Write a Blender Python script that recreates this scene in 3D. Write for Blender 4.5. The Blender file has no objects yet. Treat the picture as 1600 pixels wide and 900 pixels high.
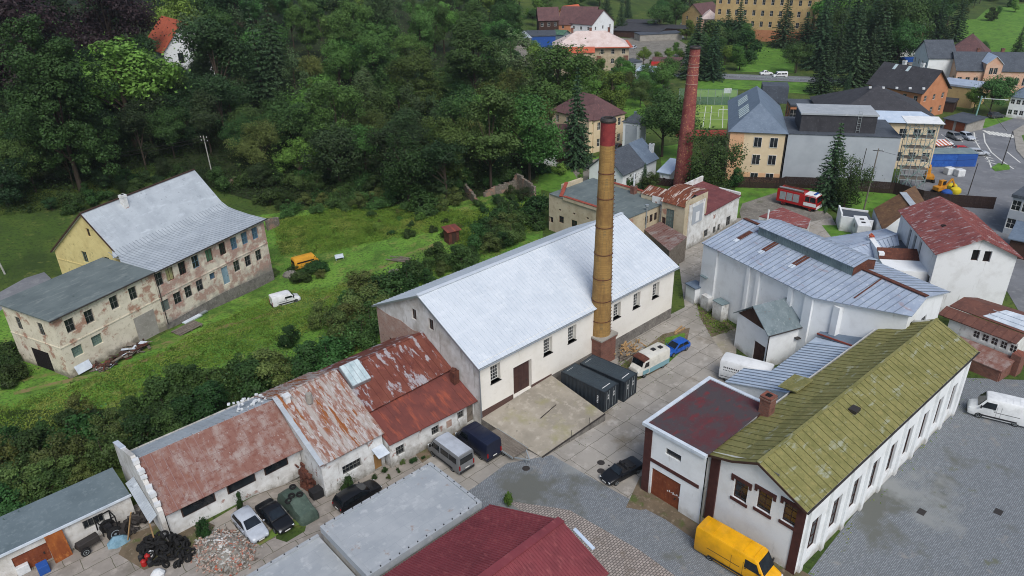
import bpy, math, random
import numpy as np
from math import sin, cos, pi, radians as R, atan2, hypot
from mathutils import Vector, Matrix

random.seed(7)
rng = np.random.default_rng(11)
S = bpy.context.scene
COL = S.collection

# ---------------------------------------------------------------- camera
FOC, NX, NY, CH = 1130.0, 855.0, 2700.0, 47.0      # drone camera, 47 m up
_d = Vector((NX - 800, NY - 450, FOC)).normalized()
_f = Vector((0, 0, 1)); _f = (_f - _d * _f.dot(_d)).normalized()
_r = _d.cross(_f)
RM = Matrix((_r, _f, -_d))
cam_d = bpy.data.cameras.new("camera"); cam = bpy.data.objects.new("camera", cam_d); COL.objects.link(cam)
cx, cy, cz = RM @ Vector((1, 0, 0)), RM @ Vector((0, -1, 0)), RM @ Vector((0, 0, -1))
m = Matrix.Identity(4)
for i in range(3):
    m[i][0], m[i][1], m[i][2] = cx[i], cy[i], cz[i]
m[2][3] = CH
cam.matrix_world = m
cam_d.sensor_width = 36; cam_d.lens = FOC / 1600 * 36; cam_d.clip_end = 6000; cam_d.clip_start = 0.5
S.camera = cam

def at(px, py, z=0.0):
    """survey: the point of the photograph's pixel that lies at height z"""
    r = RM @ Vector((px - 800, py - 450, FOC)); t = (z - CH) / r.z
    return Vector((r.x * t, r.y * t, z))

# ---------------------------------------------------------------- site frame (factory yard axes)
H0 = at(748, 571, 7.6); SA = R(42.3)
SU = Vector((cos(SA), sin(SA), 0)); SV = Vector((-sin(SA), cos(SA), 0))
def site(x, y, z=0.0):
    p = H0 + SU * x + SV * y; return Vector((p.x, p.y, z))
def to_site(x, y):
    dx, dy = x - H0.x, y - H0.y
    return dx * SU.x + dy * SU.y, dx * SV.x + dy * SV.y
def sstep(a, b, t):
    t = min(1, max(0, (t - a) / (b - a))); return t * t * (3 - 2 * t)
def terr(x, y):
    sx, sy = to_site(x, y)
    z = sstep(-17, -23, sx) * (1 - sstep(17, 26, sy)) * 1.0
    z += -2.0 * math.exp(-(((x + 36) / 16) ** 2 + ((y - 102) / 18) ** 2))
    s = (x + 54) * -.891 + (y - 74.6) * .454 - 24
    z += 22 * (1 - math.exp(-max(0, s) ** 1.5 / 900))
    d = y - 330
    if d > 0: z += d * .03 * sstep(0, 120, d)
    return z
def tat(px, py):
    """survey point on the terrain"""
    z = 0.0
    for _ in range(25):
        p = at(px, py, z); z = z * .4 + .6 * min(30, terr(p.x, p.y))
    p = at(px, py, z); return Vector((p.x, p.y, terr(p.x, p.y)))

# ---------------------------------------------------------------- materials
def lin(c):
    f = lambda v: v / 12.92 if v <= .04045 else ((v + .055) / 1.055) ** 2.4
    return tuple(f(v / 255) for v in c) + (1,)
MATS = {}
def mat(name, base, layers=(), rough=.8, metal=0.0, bump=0.0, bscale=8.0, wall=False, spec=.3, rnd=0.0, trans=0.0, emit=None):
    """procedural material in object coordinates; layers = (colour, scale, lo, hi[, stretch[, kind]])"""
    M = bpy.data.materials.new(name); M.use_nodes = True; MATS[name] = M
    nt = M.node_tree; N = nt.nodes; L = nt.links
    bs = N["Principled BSDF"]; bs.inputs["Roughness"].default_value = rough; bs.inputs["Metallic"].default_value = metal
    bs.inputs["Specular IOR Level"].default_value = spec
    tc = N.new("ShaderNodeTexCoord"); vec = tc.outputs["Object"]
    if wall:
        sp = N.new("ShaderNodeSeparateXYZ"); L.new(vec, sp.inputs[0])
        ad = N.new("ShaderNodeMath"); L.new(sp.outputs[0], ad.inputs[0]); L.new(sp.outputs[1], ad.inputs[1])
        cb = N.new("ShaderNodeCombineXYZ"); L.new(ad.outputs[0], cb.inputs[0]); L.new(sp.outputs[2], cb.inputs[1]); wv = cb.outputs[0]
    else: wv = vec
    rgb = N.new("ShaderNodeRGB"); rgb.outputs[0].default_value = lin(base); cur = rgb.outputs[0]
    def noise(scale, stretch, seed, detail=6, v=None):
        mp = N.new("ShaderNodeMapping"); mp.inputs["Scale"].default_value = stretch; mp.inputs["Location"].default_value = (seed * 3.7, seed * 1.9, seed)
        L.new(v or vec, mp.inputs[0]); n = N.new("ShaderNodeTexNoise"); n.inputs["Scale"].default_value = scale
        n.inputs["Detail"].default_value = detail; n.inputs["Roughness"].default_value = .62; L.new(mp.outputs[0], n.inputs["Vector"]); return n.outputs["Fac"]
    def rng_(src, lo, hi, a=0., b=1.):
        mr = N.new("ShaderNodeMapRange"); mr.inputs[1].default_value = lo; mr.inputs[2].default_value = hi; mr.inputs[3].default_value = a; mr.inputs[4].default_value = b
        L.new(src, mr.inputs[0]); return mr.outputs[0]
    def mix(fac, a, b):
        mx = N.new("ShaderNodeMix"); mx.data_type = 'RGBA'
        if isinstance(fac, float): mx.inputs[0].default_value = fac
        else: L.new(fac, mx.inputs[0])
        L.new(a, mx.inputs[6])
        if isinstance(b, tuple): mx.inputs[7].default_value = b
        else: L.new(b, mx.inputs[7])
        return mx.outputs[2]
    for i, ly in enumerate(layers):
        c, sc, lo, hi = ly[:4]; st = ly[4] if len(ly) > 4 else (1, 1, 1); kind = ly[5] if len(ly) > 5 else 'noise'
        if kind == 'noise':
            cur = mix(rng_(noise(sc, st, i + 1.3 + len(name) * .37), lo, hi), cur, lin(c))
        elif kind == 'brick':      # c = (brick a, brick b, mortar); st = (brick width, row height, mortar)
            b = N.new("ShaderNodeTexBrick"); b.inputs["Color1"].default_value = lin(c[0]); b.inputs["Color2"].default_value = lin(c[1]); b.inputs["Mortar"].default_value = lin(c[2])
            b.inputs["Scale"].default_value = 1; b.inputs["Brick Width"].default_value = st[0]; b.inputs["Row Height"].default_value = st[1]; b.inputs["Mortar Size"].default_value = st[2]
            L.new(wv, b.inputs["Vector"])
            cur = mix(rng_(noise(sc, (1, 1, 1), i + 5.1), lo, hi), cur, b.outputs["Color"])
        elif kind == 'joint':      # dark joints of big slabs
            b = N.new("ShaderNodeTexBrick"); b.offset = ly[6] if len(ly) > 6 else .5
            b.inputs["Color1"].default_value = (1, 1, 1, 1); b.inputs["Color2"].default_value = (.86, .86, .86, 1); b.inputs["Mortar"].default_value = (0, 0, 0, 1)
            b.inputs["Scale"].default_value = 1; b.inputs["Brick Width"].default_value = st[0]; b.inputs["Row Height"].default_value = st[1]; b.inputs["Mortar Size"].default_value = st[2]
            nz = N.new("ShaderNodeTexNoise"); nz.inputs["Scale"].default_value = .9; L.new(wv, nz.inputs["Vector"])
            ml = N.new("ShaderNodeVectorMath"); ml.operation = 'MULTIPLY_ADD'; ml.inputs[1].default_value = (.25, .25, .25); L.new(nz.outputs["Color"], ml.inputs[0]); L.new(wv, ml.inputs[2])
            L.new(ml.outputs[0], b.inputs["Vector"])
            cur = mix(rng_(b.outputs["Color"], .0, .9, 1., 0.), cur, lin(c))
        elif kind == 'height':     # stain that belongs to the foot of the wall: c, noise scale, z lo, z hi
            sp2 = N.new("ShaderNodeSeparateXYZ"); L.new(vec, sp2.inputs[0])
            n1 = rng_(noise(sc, (1, 1, 1), i + 2.2), .2, .8, -1.0, 1.0)
            a2 = N.new("ShaderNodeMath"); L.new(sp2.outputs[2], a2.inputs[0]); L.new(n1, a2.inputs[1])
            cur = mix(rng_(a2.outputs[0], lo, hi, 1., 0.), cur, lin(c))
    if rnd:
        oi = N.new("ShaderNodeObjectInfo"); hs = N.new("ShaderNodeHueSaturation")
        L.new(rng_(oi.outputs["Random"], 0, 1, .5 - .035 * rnd, .5 + .025 * rnd), hs.inputs["Hue"])
        m2 = N.new("ShaderNodeMath"); m2.operation = 'MULTIPLY'; m2.inputs[1].default_value = 7.31; L.new(oi.outputs["Random"], m2.inputs[0])
        fr = N.new("ShaderNodeMath"); fr.operation = 'FRACT'; L.new(m2.outputs[0], fr.inputs[0])
        L.new(rng_(fr.outputs[0], 0, 1, 1 - .35 * rnd, 1 + .35 * rnd), hs.inputs["Value"]); L.new(cur, hs.inputs["Color"]); cur = hs.outputs[0]
    L.new(cur, bs.inputs["Base Color"])
    if bump:
        bn = N.new("ShaderNodeBump"); bn.inputs["Strength"].default_value = bump; bn.inputs["Distance"].default_value = .05
        L.new(noise(bscale, (1, 1, 1), 9.1, 5), bn.inputs["Height"]); L.new(bn.outputs[0], bs.inputs["Normal"])
    if trans:
        tr = N.new("ShaderNodeBsdfTranslucent"); L.new(cur, tr.inputs[0]); ms = N.new("ShaderNodeMixShader"); ms.inputs[0].default_value = trans
        out = [n for n in N if n.type == 'OUTPUT_MATERIAL'][0]; L.new(bs.outputs[0], ms.inputs[1]); L.new(tr.outputs[0], ms.inputs[2]); L.new(ms.outputs[0], out.inputs[0])
    return M

# ---------------------------------------------------------------- objects
def tag(o, label=None, cat=None, group=None, kind=None):
    if label: o["label"] = label
    if cat: o["category"] = cat
    if group: o["group"] = group
    if kind: o["kind"] = kind
    return o
def thing(name, label, cat, loc=(0, 0, 0), rot=0.0, group=None):
    o = bpy.data.objects.new(name, None); COL.objects.link(o); o.location = loc; o.rotation_euler = (0, 0, rot)
    o.empty_display_size = .3
    return tag(o, label, cat, group)
def link(name, me, parent=None, loc=None, rot=None, scale=None):
    o = bpy.data.objects.new(name, me); COL.objects.link(o)
    if parent: o.parent = parent
    if loc is not None: o.location = loc
    if rot is not None: o.rotation_euler = (0, 0, rot) if isinstance(rot, (int, float)) else rot
    if scale is not None: o.scale = scale if hasattr(scale, '__len__') else (scale,) * 3
    return o
def dup(root, loc, rot, label=None, group=None, scale=None):
    r = root.copy(); COL.objects.link(r); r.location = loc; r.rotation_euler = (0, 0, rot)
    if scale is not None: r.scale = scale if hasattr(scale, '__len__') else (scale,) * 3
    if label: r["label"] = label
    if group: r["group"] = group
    for ch in list(root.children):
        c = ch.copy(); COL.objects.link(c); c.parent = r
        for g in list(ch.children):
            d = g.copy(); COL.objects.link(d); d.parent = c
    return r

class MB:
    def __init__(s): s.v = []; s.f = []; s.marks = []
    def mark(s, i): s.marks.append((len(s.f), i)); return s       # following faces take material slot i
    def poly(s, pts):
        i = len(s.v); s.v += [tuple(p) for p in pts]; s.f.append(tuple(range(i, i + len(pts)))); return s
    def prism(s, pts, z0, z1):
        """ground polygon raised from z0 to z1"""
        a = 0
        for i in range(len(pts)): a += pts[i][0] * pts[(i + 1) % len(pts)][1] - pts[(i + 1) % len(pts)][0] * pts[i][1]
        if a < 0: pts = pts[::-1]
        n = len(pts); i0 = len(s.v)
        s.v += [(p[0], p[1], z0) for p in pts] + [(p[0], p[1], z1) for p in pts]
        s.f.append(tuple(i0 + n + k for k in range(n))); s.f.append(tuple(i0 + k for k in reversed(range(n))))
        for k in range(n): s.f.append((i0 + k, i0 + (k + 1) % n, i0 + n + (k + 1) % n, i0 + n + k))
        return s
    def box(s, x0, y0, z0, x1, y1, z1): return s.prism([(x0, y0), (x1, y0), (x1, y1), (x0, y1)], z0, z1)
    def obox(s, c, sz, rot=0, tilt=None):
        """box of size sz centred at c, turned about z (and tilted by a matrix)"""
        Mx = Matrix.Rotation(rot, 3, 'Z')
        if tilt is not None: Mx = Mx @ tilt
        i = len(s.v); h = [q / 2 for q in sz]
        for a in (-1, 1):
            for b in (-1, 1):
                for d in (-1, 1):
                    p = Mx @ Vector((a * h[0], b * h[1], d * h[2])); s.v.append((p.x + c[0], p.y + c[1], p.z + c[2]))
        for f in ((0, 1, 3, 2), (4, 6, 7, 5), (0, 4, 5, 1), (2, 3, 7, 6), (0, 2, 6, 4), (1, 5, 7, 3)): s.f.append(tuple(i + k for k in f))
        return s
    def slab(s, pts, t):
        """flat sheet of any slope, thickened by t below its face"""
        P = [Vector(p) for p in pts]; n = Vector((0, 0, 0))
        for i in range(len(P)): n += P[i].cross(P[(i + 1) % len(P)])
        n.normalize()
        if n.z < 0: P.reverse(); n = -n
        Q = [p - n * t for p in P]; k = len(P); i = len(s.v); s.v += [tuple(p) for p in P + Q]
        s.f.append(tuple(range(i, i + k))); s.f.append(tuple(reversed(range(i + k, i + 2 * k))))
        for j in range(k): s.f.append((i + (j + 1) % k, i + j, i + k + j, i + k + (j + 1) % k))
        return s
    def bar(s, p, q, w, h, up=(0, 0, 1)):
        p, q = Vector(p), Vector(q); d = (q - p).normalized(); upv = Vector(up)
        a = d.cross(upv)
        if a.length < 1e-4: a = d.cross(Vector((1, 0, 0)))
        a = a.normalized() * w / 2; b = a.cross(d).normalized() * h / 2
        i = len(s.v)
        for e in (p, q):
            for k in (a + b, a - b, -a - b, -a + b): s.v.append(tuple(e + k))
        for k in range(4): s.f.append((i + k, i + (k + 1) % 4, i + 4 + (k + 1) % 4, i + 4 + k))
        s.f.append((i + 3, i + 2, i + 1, i)); s.f.append((i + 4, i + 5, i + 6, i + 7)); return s
    def tube(s, pts, rad, n=8, cap=True):
        P = [Vector(p) for p in pts]; i0 = len(s.v)
        for j, p in enumerate(P):
            d = (P[min(j + 1, len(P) - 1)] - P[max(j - 1, 0)]).normalized()
            a = d.cross(Vector((0, 0, 1)) if abs(d.z) < .9 else Vector((1, 0, 0))).normalized(); b = d.cross(a)
            r = rad[j] if hasattr(rad, '__len__') else rad
            for k in range(n):
                t = 2 * pi * k / n; s.v.append(tuple(p + a * r * cos(t) + b * r * sin(t)))
        for j in range(len(P) - 1):
            for k in range(n):
                k2 = (k + 1) % n; s.f.append((i0 + j * n + k, i0 + j * n + k2, i0 + (j + 1) * n + k2, i0 + (j + 1) * n + k))
        if cap:
            s.f.append(tuple(i0 + k for k in reversed(range(n)))); e = i0 + (len(P) - 1) * n; s.f.append(tuple(e + k for k in range(n)))
        return s
    def seams(s, a0, a1, b0, b1, n, w=.05, h=.06, rnd=0.0):
        """n raised seams running from edge a0-a1 to edge b0-b1"""
        a0, a1, b0, b1 = map(Vector, (a0, a1, b0, b1)); nn = (a1 - a0).cross(b0 - a0).normalized()
        if nn.z < 0: nn = -nn
        for k in range(n):
            t = (k + .5) / n + random.uniform(-rnd, rnd) / n
            s.bar(a0.lerp(a1, t) + nn * h * .45, b0.lerp(b1, t) + nn * h * .45, w, h, nn)
        return s
    def torus(s, c, R_, r, rot=0, tilt=None, n=14, k=6):
        Mx = Matrix.Rotation(rot, 3, 'Z')
        if tilt is not None: Mx = Mx @ tilt
        i0 = len(s.v)
        for i in range(n):
            t = 2 * pi * i / n
            for j in range(k):
                u = 2 * pi * j / k; q = Mx @ Vector(((R_ + r * cos(u)) * cos(t), (R_ + r * cos(u)) * sin(t), r * 1.25 * sin(u)))
                s.v.append((q.x + c[0], q.y + c[1], q.z + c[2]))
        for i in range(n):
            for j in range(k):
                s.f.append((i0 + i * k + j, i0 + ((i + 1) % n) * k + j, i0 + ((i + 1) % n) * k + (j + 1) % k, i0 + i * k + (j + 1) % k))
        return s
    def loft(s, rings, cap=True):
        n = len(rings[0]); i0 = len(s.v)
        for r in rings: s.v += [tuple(p) for p in r]
        for j in range(len(rings) - 1):
            for k in range(n):
                k2 = (k + 1) % n; s.f.append((i0 + j * n + k, i0 + j * n + k2, i0 + (j + 1) * n + k2, i0 + (j + 1) * n + k))
        if cap:
            s.f.append(tuple(i0 + k for k in reversed(range(n)))); e = i0 + (len(rings) - 1) * n; s.f.append(tuple(e + k for k in range(n)))
        return s
    def mesh(s, name, m, smooth=False):
        me = bpy.data.meshes.new(name); me.from_pydata(s.v, [], s.f); me.update()
        for q in ((m,) if isinstance(m, str) else m): me.materials.append(MATS[q])
        for k, (a, i) in enumerate(s.marks):
            e = s.marks[k + 1][0] if k + 1 < len(s.marks) else len(s.f)
            for fi in range(a, e): me.polygons[fi].material_index = i
        if smooth:
            me.shade_smooth() if hasattr(me, 'shade_smooth') else None
            try: me.set_sharp_from_angle(angle=R(38))
            except Exception: pass
        return me
    def build(s, name, m, parent=None, smooth=False, bevel=0.0, **kw):
        o = link(name, s.mesh(name, m, smooth), parent, **kw)
        if bevel:
            b = o.modifiers.new("bevel", 'BEVEL'); b.width = bevel; b.segments = 2; b.limit_method = 'ANGLE'; b.angle_limit = R(35)
        return o

# ---------------------------------------------------------------- walls with real openings
WCACHE = {}
def window_mesh(w, h, kind, fm, pm):
    key = (round(w, 2), round(h, 2), kind, fm, pm)
    if key in WCACHE: return WCACHE[key]
    f = MB(); t = .07 if w > .6 else .05; hw = w / 2
    nx, nz = {'two': (2, 1), 'cross': (2, 2), 'tee': (2, 3), 'grid': (4, 5), 'one': (1, 1), 'wide': (4, 1), 'bars': (5, 2), 'grille': (6, 7), 'three': (3, 2)}[kind]
    f.box(-hw, 0, 0, -hw + t, .07, h); f.box(hw - t, 0, 0, hw, .07, h); f.box(-hw + t, 0, 0, hw - t, .07, t); f.box(-hw + t, 0, h - t, hw - t, .07, h)
    bt = .04 if nx < 4 else .032
    for i in range(1, nx): f.box(-hw + w * i / nx - bt / 2, .003, t, -hw + w * i / nx + bt / 2, .065, h - t)
    for j in range(1, nz):
        zz = h * j / nz if kind != 'tee' else (h * .68 if j == 1 else h * .34)
        f.box(-hw + t, .01, zz - bt / 2, hw - t, .06, zz + bt / 2)
    p = MB().poly([(-hw + t, .045, t), (hw - t, .045, t), (hw - t, .045, h - t), (-hw + t, .045, h - t)])
    WCACHE[key] = (f.mesh('window', fm), p.mesh('pane', pm)); return WCACHE[key]

def wall(B, mb, a, b, z0, top, wins=(), doors=(), depth=.16, fm='white_frame', pm='dark_glass', sill=None):
    """outer wall skin from a to b (outside on the right hand), openings cut with reveals; windows become parts of B"""
    a, b = Vector((a[0], a[1])), Vector((b[0], b[1])); L = (b - a).length; d = (b - a) / L; inn = Vector((-d.y, d.x)); ang = atan2(d.y, d.x)
    outline = [(0, top), (L, top)] if not hasattr(top, '__len__') else list(top)
    ztop = max(p[1] for p in outline)
    holes = [(s - w / 2, s + w / 2, z, z + h) for (s, z, w, h, *_) in list(wins) + list(doors)]
    P = lambda s, z, q=0: (a.x + d.x * s + inn.x * q, a.y + d.y * s + inn.y * q, z)
    xs = sorted({0, L, *[q for h in holes for q in h[:2]]}); zs = sorted({z0, ztop, *[q for h in holes for q in h[2:]]})
    def clip(poly):
        for (s0, t0), (s1, t1) in zip(outline[:-1], outline[1:]):
            f = lambda p: (t0 + (t1 - t0) * (p[0] - s0) / (s1 - s0)) - p[1]
            out = []
            for i in range(len(poly)):
                p, q = poly[i], poly[(i + 1) % len(poly)]; fp, fq = f(p), f(q)
                if fp >= -1e-6: out.append(p)
                if (fp > 1e-6 and fq < -1e-6) or (fp < -1e-6 and fq > 1e-6):
                    t = fp / (fp - fq); out.append((p[0] + (q[0] - p[0]) * t, p[1] + (q[1] - p[1]) * t))
            poly = out
            if len(poly) < 3: return []
        return poly
    for i in range(len(xs) - 1):
        for j in range(len(zs) - 1):
            xm, zm = (xs[i] + xs[i + 1]) / 2, (zs[j] + zs[j + 1]) / 2
            if any(h[0] < xm < h[1] and h[2] < zm < h[3] for h in holes): continue
            q = clip([(xs[i], zs[j]), (xs[i + 1], zs[j]), (xs[i + 1], zs[j + 1]), (xs[i], zs[j + 1])])
            if len(q) >= 3: mb.poly([P(*p) for p in q])
    for (s0, s1, h0, h1) in holes:
        D = depth + .05
        mb.poly([P(s0, h0), P(s1, h0), P(s1, h0, D), P(s0, h0, D)]); mb.poly([P(s1, h1), P(s0, h1), P(s0, h1, D), P(s1, h1, D)])
        mb.poly([P(s0, h1), P(s0, h0), P(s0, h0, D), P(s0, h1, D)]); mb.poly([P(s1, h0), P(s1, h1), P(s1, h1, D), P(s1, h0, D)])
    for w_ in wins:
        s, z, w, h, kind = w_[:5]; f_, p_ = (w_[5] if len(w_) > 5 else fm), (w_[6] if len(w_) > 6 else pm)
        fmsh, pmsh = window_mesh(w, h, kind, f_, p_)
        o = link('window', fmsh, B, P(s, z, depth - .05), ang); link('pane', pmsh, o)
        if sill: MB().box(-w / 2 - .08, -depth - .02, -.09, w / 2 + .08, .0, .0).build('sill', sill, o)
    for d_ in doors:
        s, z, w, h, mt = d_[:5]
        dm = MB().box(-w / 2 + .01, 0, .01, w / 2 - .01, .06, h - .01)
        n = max(2, int(w / .35))
        for k in range(1, n): dm.box(-w / 2 + w * k / n - .012, -.015, .05, -w / 2 + w * k / n + .012, .0, h - .05)
        o = dm.build('door' if len(d_) < 6 else d_[5], mt, B, loc=P(s, z, depth - .06), rot=ang)
        MB().box(w * .32, -.07, 1.0, w * .36, -.02, 1.2).build('handle', 'dark_metal', o)
    return ang

def gable_roof(mb, x0, x1, y0, y1, ze0, ze1, yr, zr, t=.14, ns=0, w=.05, h=.06, rnd=0.0):
    """two slopes, ridge along x at y=yr"""
    mb.slab([(x0, y0, ze0), (x1, y0, ze0), (x1, yr, zr), (x0, yr, zr)], t); mb.slab([(x0, yr, zr + .004), (x1, yr, zr + .004), (x1, y1, ze1), (x0, y1, ze1)], t)
    if ns:
        mb.seams((x0, y0, ze0), (x1, y0, ze0), (x0, yr, zr), (x1, yr, zr), ns, w, h, rnd); mb.seams((x0, y1, ze1), (x1, y1, ze1), (x0, yr, zr), (x1, yr, zr), ns, w, h, rnd)
    return mb
def chimney(B, x, y, z0, z1, w=.6, m='red_brick', d=None):
    d = d or w; c = MB().box(x - w / 2, y - d / 2, z0, x + w / 2, y + d / 2, z1)
    c.box(x - w / 2 - .07, y - d / 2 - .07, z1 - .25, x + w / 2 + .07, y + d / 2 + .07, z1 - .1)
    c.box(x - w / 2 - .04, y - d / 2 - .04, z1 + .002, x + w / 2 + .04, y + d / 2 + .04, z1 + .1)
    o = c.build('chimney', m, B); MB().box(x - w / 4, y - d / 4, z1 + .1, x + w / 4, y + d / 4, z1 + .14).build('flue', 'black', o); return o
def gutter(B, p, q, r=.07, m='dark_metal'): return MB().tube([p, q], r, 6).build('gutter', m, B)
# ---------------------------------------------------------------- material library
mat('cream_render', (228, 224, 215), [((216, 211, 200), .5, .45, .75), ((206, 201, 190), 3, .6, .8), ((190, 182, 168), 1.2, .64, .78, (1, 1, .15))], rough=.9, bump=.15)
mat('white_stained', (222, 224, 225), [((204, 205, 204), .6, .48, .75), ((150, 150, 146), 1.1, .60, .74, (1, 1, .16)), ((166, 162, 154), .8, -.2, 1.0, (1, 1, 1), 'height')], rough=.9, bump=.2)
mat('white_wall', (226, 229, 230), [((210, 212, 212), .6, .48, .75), ((184, 184, 180), 1.6, .64, .78, (1, 1, .22)), ((170, 166, 158), .8, -.3, .9, (1, 1, 1), 'height')], rough=.9, bump=.2)
mat('white_wall_worn', (218, 219, 217), [((190, 188, 183), .9, .42, .66), ((140, 134, 126), 2.2, .58, .7, (1, 1, .3)), (((150, 92, 76), (134, 84, 70), (170, 160, 150)), .7, .63, .68, (.25, .08, .012), 'brick'), ((120, 116, 106), 1.1, -.2, 1.3, (1, 1, 1), 'height')], rough=.92, wall=True, bump=.3)
mat('weathered_wall', (214, 213, 210), [((178, 174, 166), .5, .40, .70), ((150, 145, 136), 2.0, .58, .74, (1, 1, .18)), ((120, 115, 107), 1.4, .66, .76, (1, 1, .35)), (((168, 160, 148), (150, 142, 132), (186, 182, 174)), .4, .50, .72, (.3, .14, .012), 'brick')], rough=.92, wall=True, bump=.3)
mat('bare_brick', (150, 120, 106), [(((162, 118, 100), (138, 96, 82), (180, 168, 156)), 1, -1, 0, (.27, .085, .014), 'brick'), ((176, 160, 148), .9, .5, .7), ((110, 92, 84), 1.7, .6, .75)], rough=.95, wall=True, bump=.3)
mat('plaster_brick', (214, 206, 186), [((194, 185, 164), .5, .45, .7), ((160, 148, 124), 2.2, .55, .75), (((164, 112, 90), (144, 96, 78), (182, 168, 150)), .45, .55, .61, (.28, .09, .014), 'brick'), ((130, 124, 110), .9, .1, 1.0, (1, 1, 1), 'height')], rough=.95, wall=True, bump=.3)
mat('brick_plaster', (212, 203, 186), [((192, 182, 165), .6, .45, .7), (((166, 124, 110), (144, 104, 92), (186, 174, 162)), .5, .43, .53, (.28, .09, .014), 'brick'), ((190, 182, 168), 1.1, .52, .62), ((128, 120, 110), 2.4, .62, .74), ((132, 128, 120), .9, -.2, .9, (1, 1, 1), 'height')], rough=.95, wall=True, bump=.35)
mat('yellow_plaster', (214, 198, 140), [((198, 180, 124), .6, .45, .7), ((160, 146, 100), 1.6, .58, .72), ((200, 190, 150), 1.2, .66, .74)], rough=.95, bump=.15)
mat('brown_brick', (84, 58, 52), [(((92, 60, 52), (74, 50, 46), (96, 84, 78)), 1, -1, 0, (.28, .085, .012), 'brick')], rough=.9, wall=True)
mat('plinth_stone', (122, 118, 112), [((96, 92, 88), 1.5, .4, .65), ((144, 140, 132), 4, .55, .7)], rough=.95, bump=.5)
mat('yellow_brick', (152, 122, 76), [(((168, 132, 74), (146, 112, 62), (120, 102, 70)), 1, -1, 0, (.3, .09, .012), 'brick'), ((116, 86, 52), .8, .46, .7, (1, 1, .4)), ((86, 68, 48), 1.4, .6, .75, (1, 1, .12))], rough=.9, wall=True, bump=.2)
mat('red_chimney_brick', (138, 70, 66), [(((142, 72, 68), (122, 62, 60), (136, 90, 84)), 1, -1, 0, (.32, .1, .014), 'brick'), ((186, 138, 96), 3.2, .57, .64), ((112, 46, 48), .8, .5, .7)], rough=.9, wall=True, bump=.2)
mat('red_paint_brick', (132, 54, 54), [((112, 42, 46), 1.6, .45, .7), ((176, 70, 66), 5, .6, .7)], rough=.85, bump=.2)
mat('red_brick', (128, 76, 62), [(((134, 78, 62), (110, 62, 52), (120, 104, 94)), 1, -1, 0, (.27, .085, .014), 'brick'), ((92, 66, 58), 1.3, .5, .7)], rough=.92, wall=True, bump=.3)
mat('hall_sheet', (203, 210, 217), [((194, 202, 210), .35, .4, .65), ((210, 216, 222), 3, .5, .7, (.2, .05, 1)), ((192, 198, 203), 1.2, .60, .80, (2.5, .08, 1))], rough=.45, metal=.08, spec=.4)
mat('zinc_old', (184, 191, 196), [((168, 175, 181), .5, .4, .65), ((196, 203, 208), 1.6, .55, .7, (.3, 1, 1)), ((128, 134, 140), 2.5, .62, .75)], rough=.5, metal=.25)
mat('zinc_blue', (190, 204, 220), [((174, 190, 208), .45, .4, .65), ((204, 214, 226), 1.5, .55, .7, (1, .3, 1)), ((150, 140, 142), 1.8, .70, .76, (1, .35, 1))], rough=.5, metal=.2)
mat('zinc_mauve', (170, 182, 198), [((152, 164, 182), .5, .4, .65), ((160, 140, 142), 1.2, .60, .72, (.3, 1, 1)), ((192, 200, 210), 2, .56, .7)], rough=.55, metal=.15)
mat('gate_sheet', (116, 128, 132), [((98, 112, 116), .8, .4, .65), ((112, 84, 70), 1.0, .62, .68, (.4, 1.4, 1)), ((138, 148, 150), 3, .55, .7, (1, 1, .3))], rough=.65, metal=.1)
mat('sheet_teal', (126, 142, 144), [((108, 124, 128), .8, .4, .65), ((140, 154, 156), 3, .55, .7, (1, 1, .3))], rough=.6, metal=.1)
mat('flake_roof', (112, 64, 52), [((98, 52, 44), .5, .42, .65), ((134, 78, 66), 1.6, .55, .7, (1.5, .4, 1)), ((152, 148, 152), .85, .54, .59, (1.5, .4, 1)), ((92, 48, 44), 5, .6, .7, (1.5, .3, 1))], rough=.75, bump=.15)
mat('red_sheet', (112, 62, 55), [((92, 52, 48), .4, .45, .7), ((144, 76, 58), 1.1, .52, .68, (2, .35, 1)), ((84, 50, 46), 2.2, .60, .74, (2, .4, 1))], rough=.75, bump=.1)
mat('rust_roof', (160, 152, 146), [((136, 98, 84), .9, .44, .56, (2.4, .16, 1)), ((174, 168, 166), 2.6, .52, .6, (1.7, .35, 1)), ((138, 84, 46), .8, .56, .59, (2.6, .14, 1)), ((104, 66, 46), 3.3, .64, .70, (2.4, .2, 1))], rough=.75, bump=.15)
mat('dusty_roof', (126, 90, 80), [((150, 136, 130), .9, .44, .66, (1, .6, 1)), ((114, 74, 64), 2.2, .52, .66), ((168, 162, 160), 5, .62, .72, (1, .25, 1)), ((128, 82, 60), .9, .64, .74), ((104, 66, 62), 0, 0, 1, (.72, 1.15, .01), 'joint')], rough=.8, bump=.15)
mat('moss_roof', (126, 123, 76), [((110, 109, 64), .6, .42, .62), ((138, 130, 82), 2.4, .5, .68), ((146, 149, 128), 1.4, .58, .68, (.35, 1, 1)), ((92, 94, 54), 4, .58, .7)], rough=.85, bump=.2)
mat('bitumen', (104, 117, 122), [((92, 105, 110), .35, .4, .65), ((116, 128, 132), 2.5, .52, .7)], rough=.9, bump=.2, bscale=30)
mat('bitumen_green', (104, 114, 114), [((90, 100, 101), .35, .4, .65), ((122, 130, 128), 1.5, .54, .7, (.3, 1, 1)), ((64, 76, 76), 1.1, .62, .75)], rough=.9, bump=.2, bscale=30)
mat('bitumen_pale', (162, 167, 171), [((150, 156, 161), .35, .4, .62), ((174, 178, 181), 1.3, .55, .68), ((150, 140, 134), .7, .64, .7), ((138, 145, 150), 0, 0, 1, (3.1, 1.05, .008), 'joint')], rough=.85, bump=.15, bscale=25)
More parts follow.
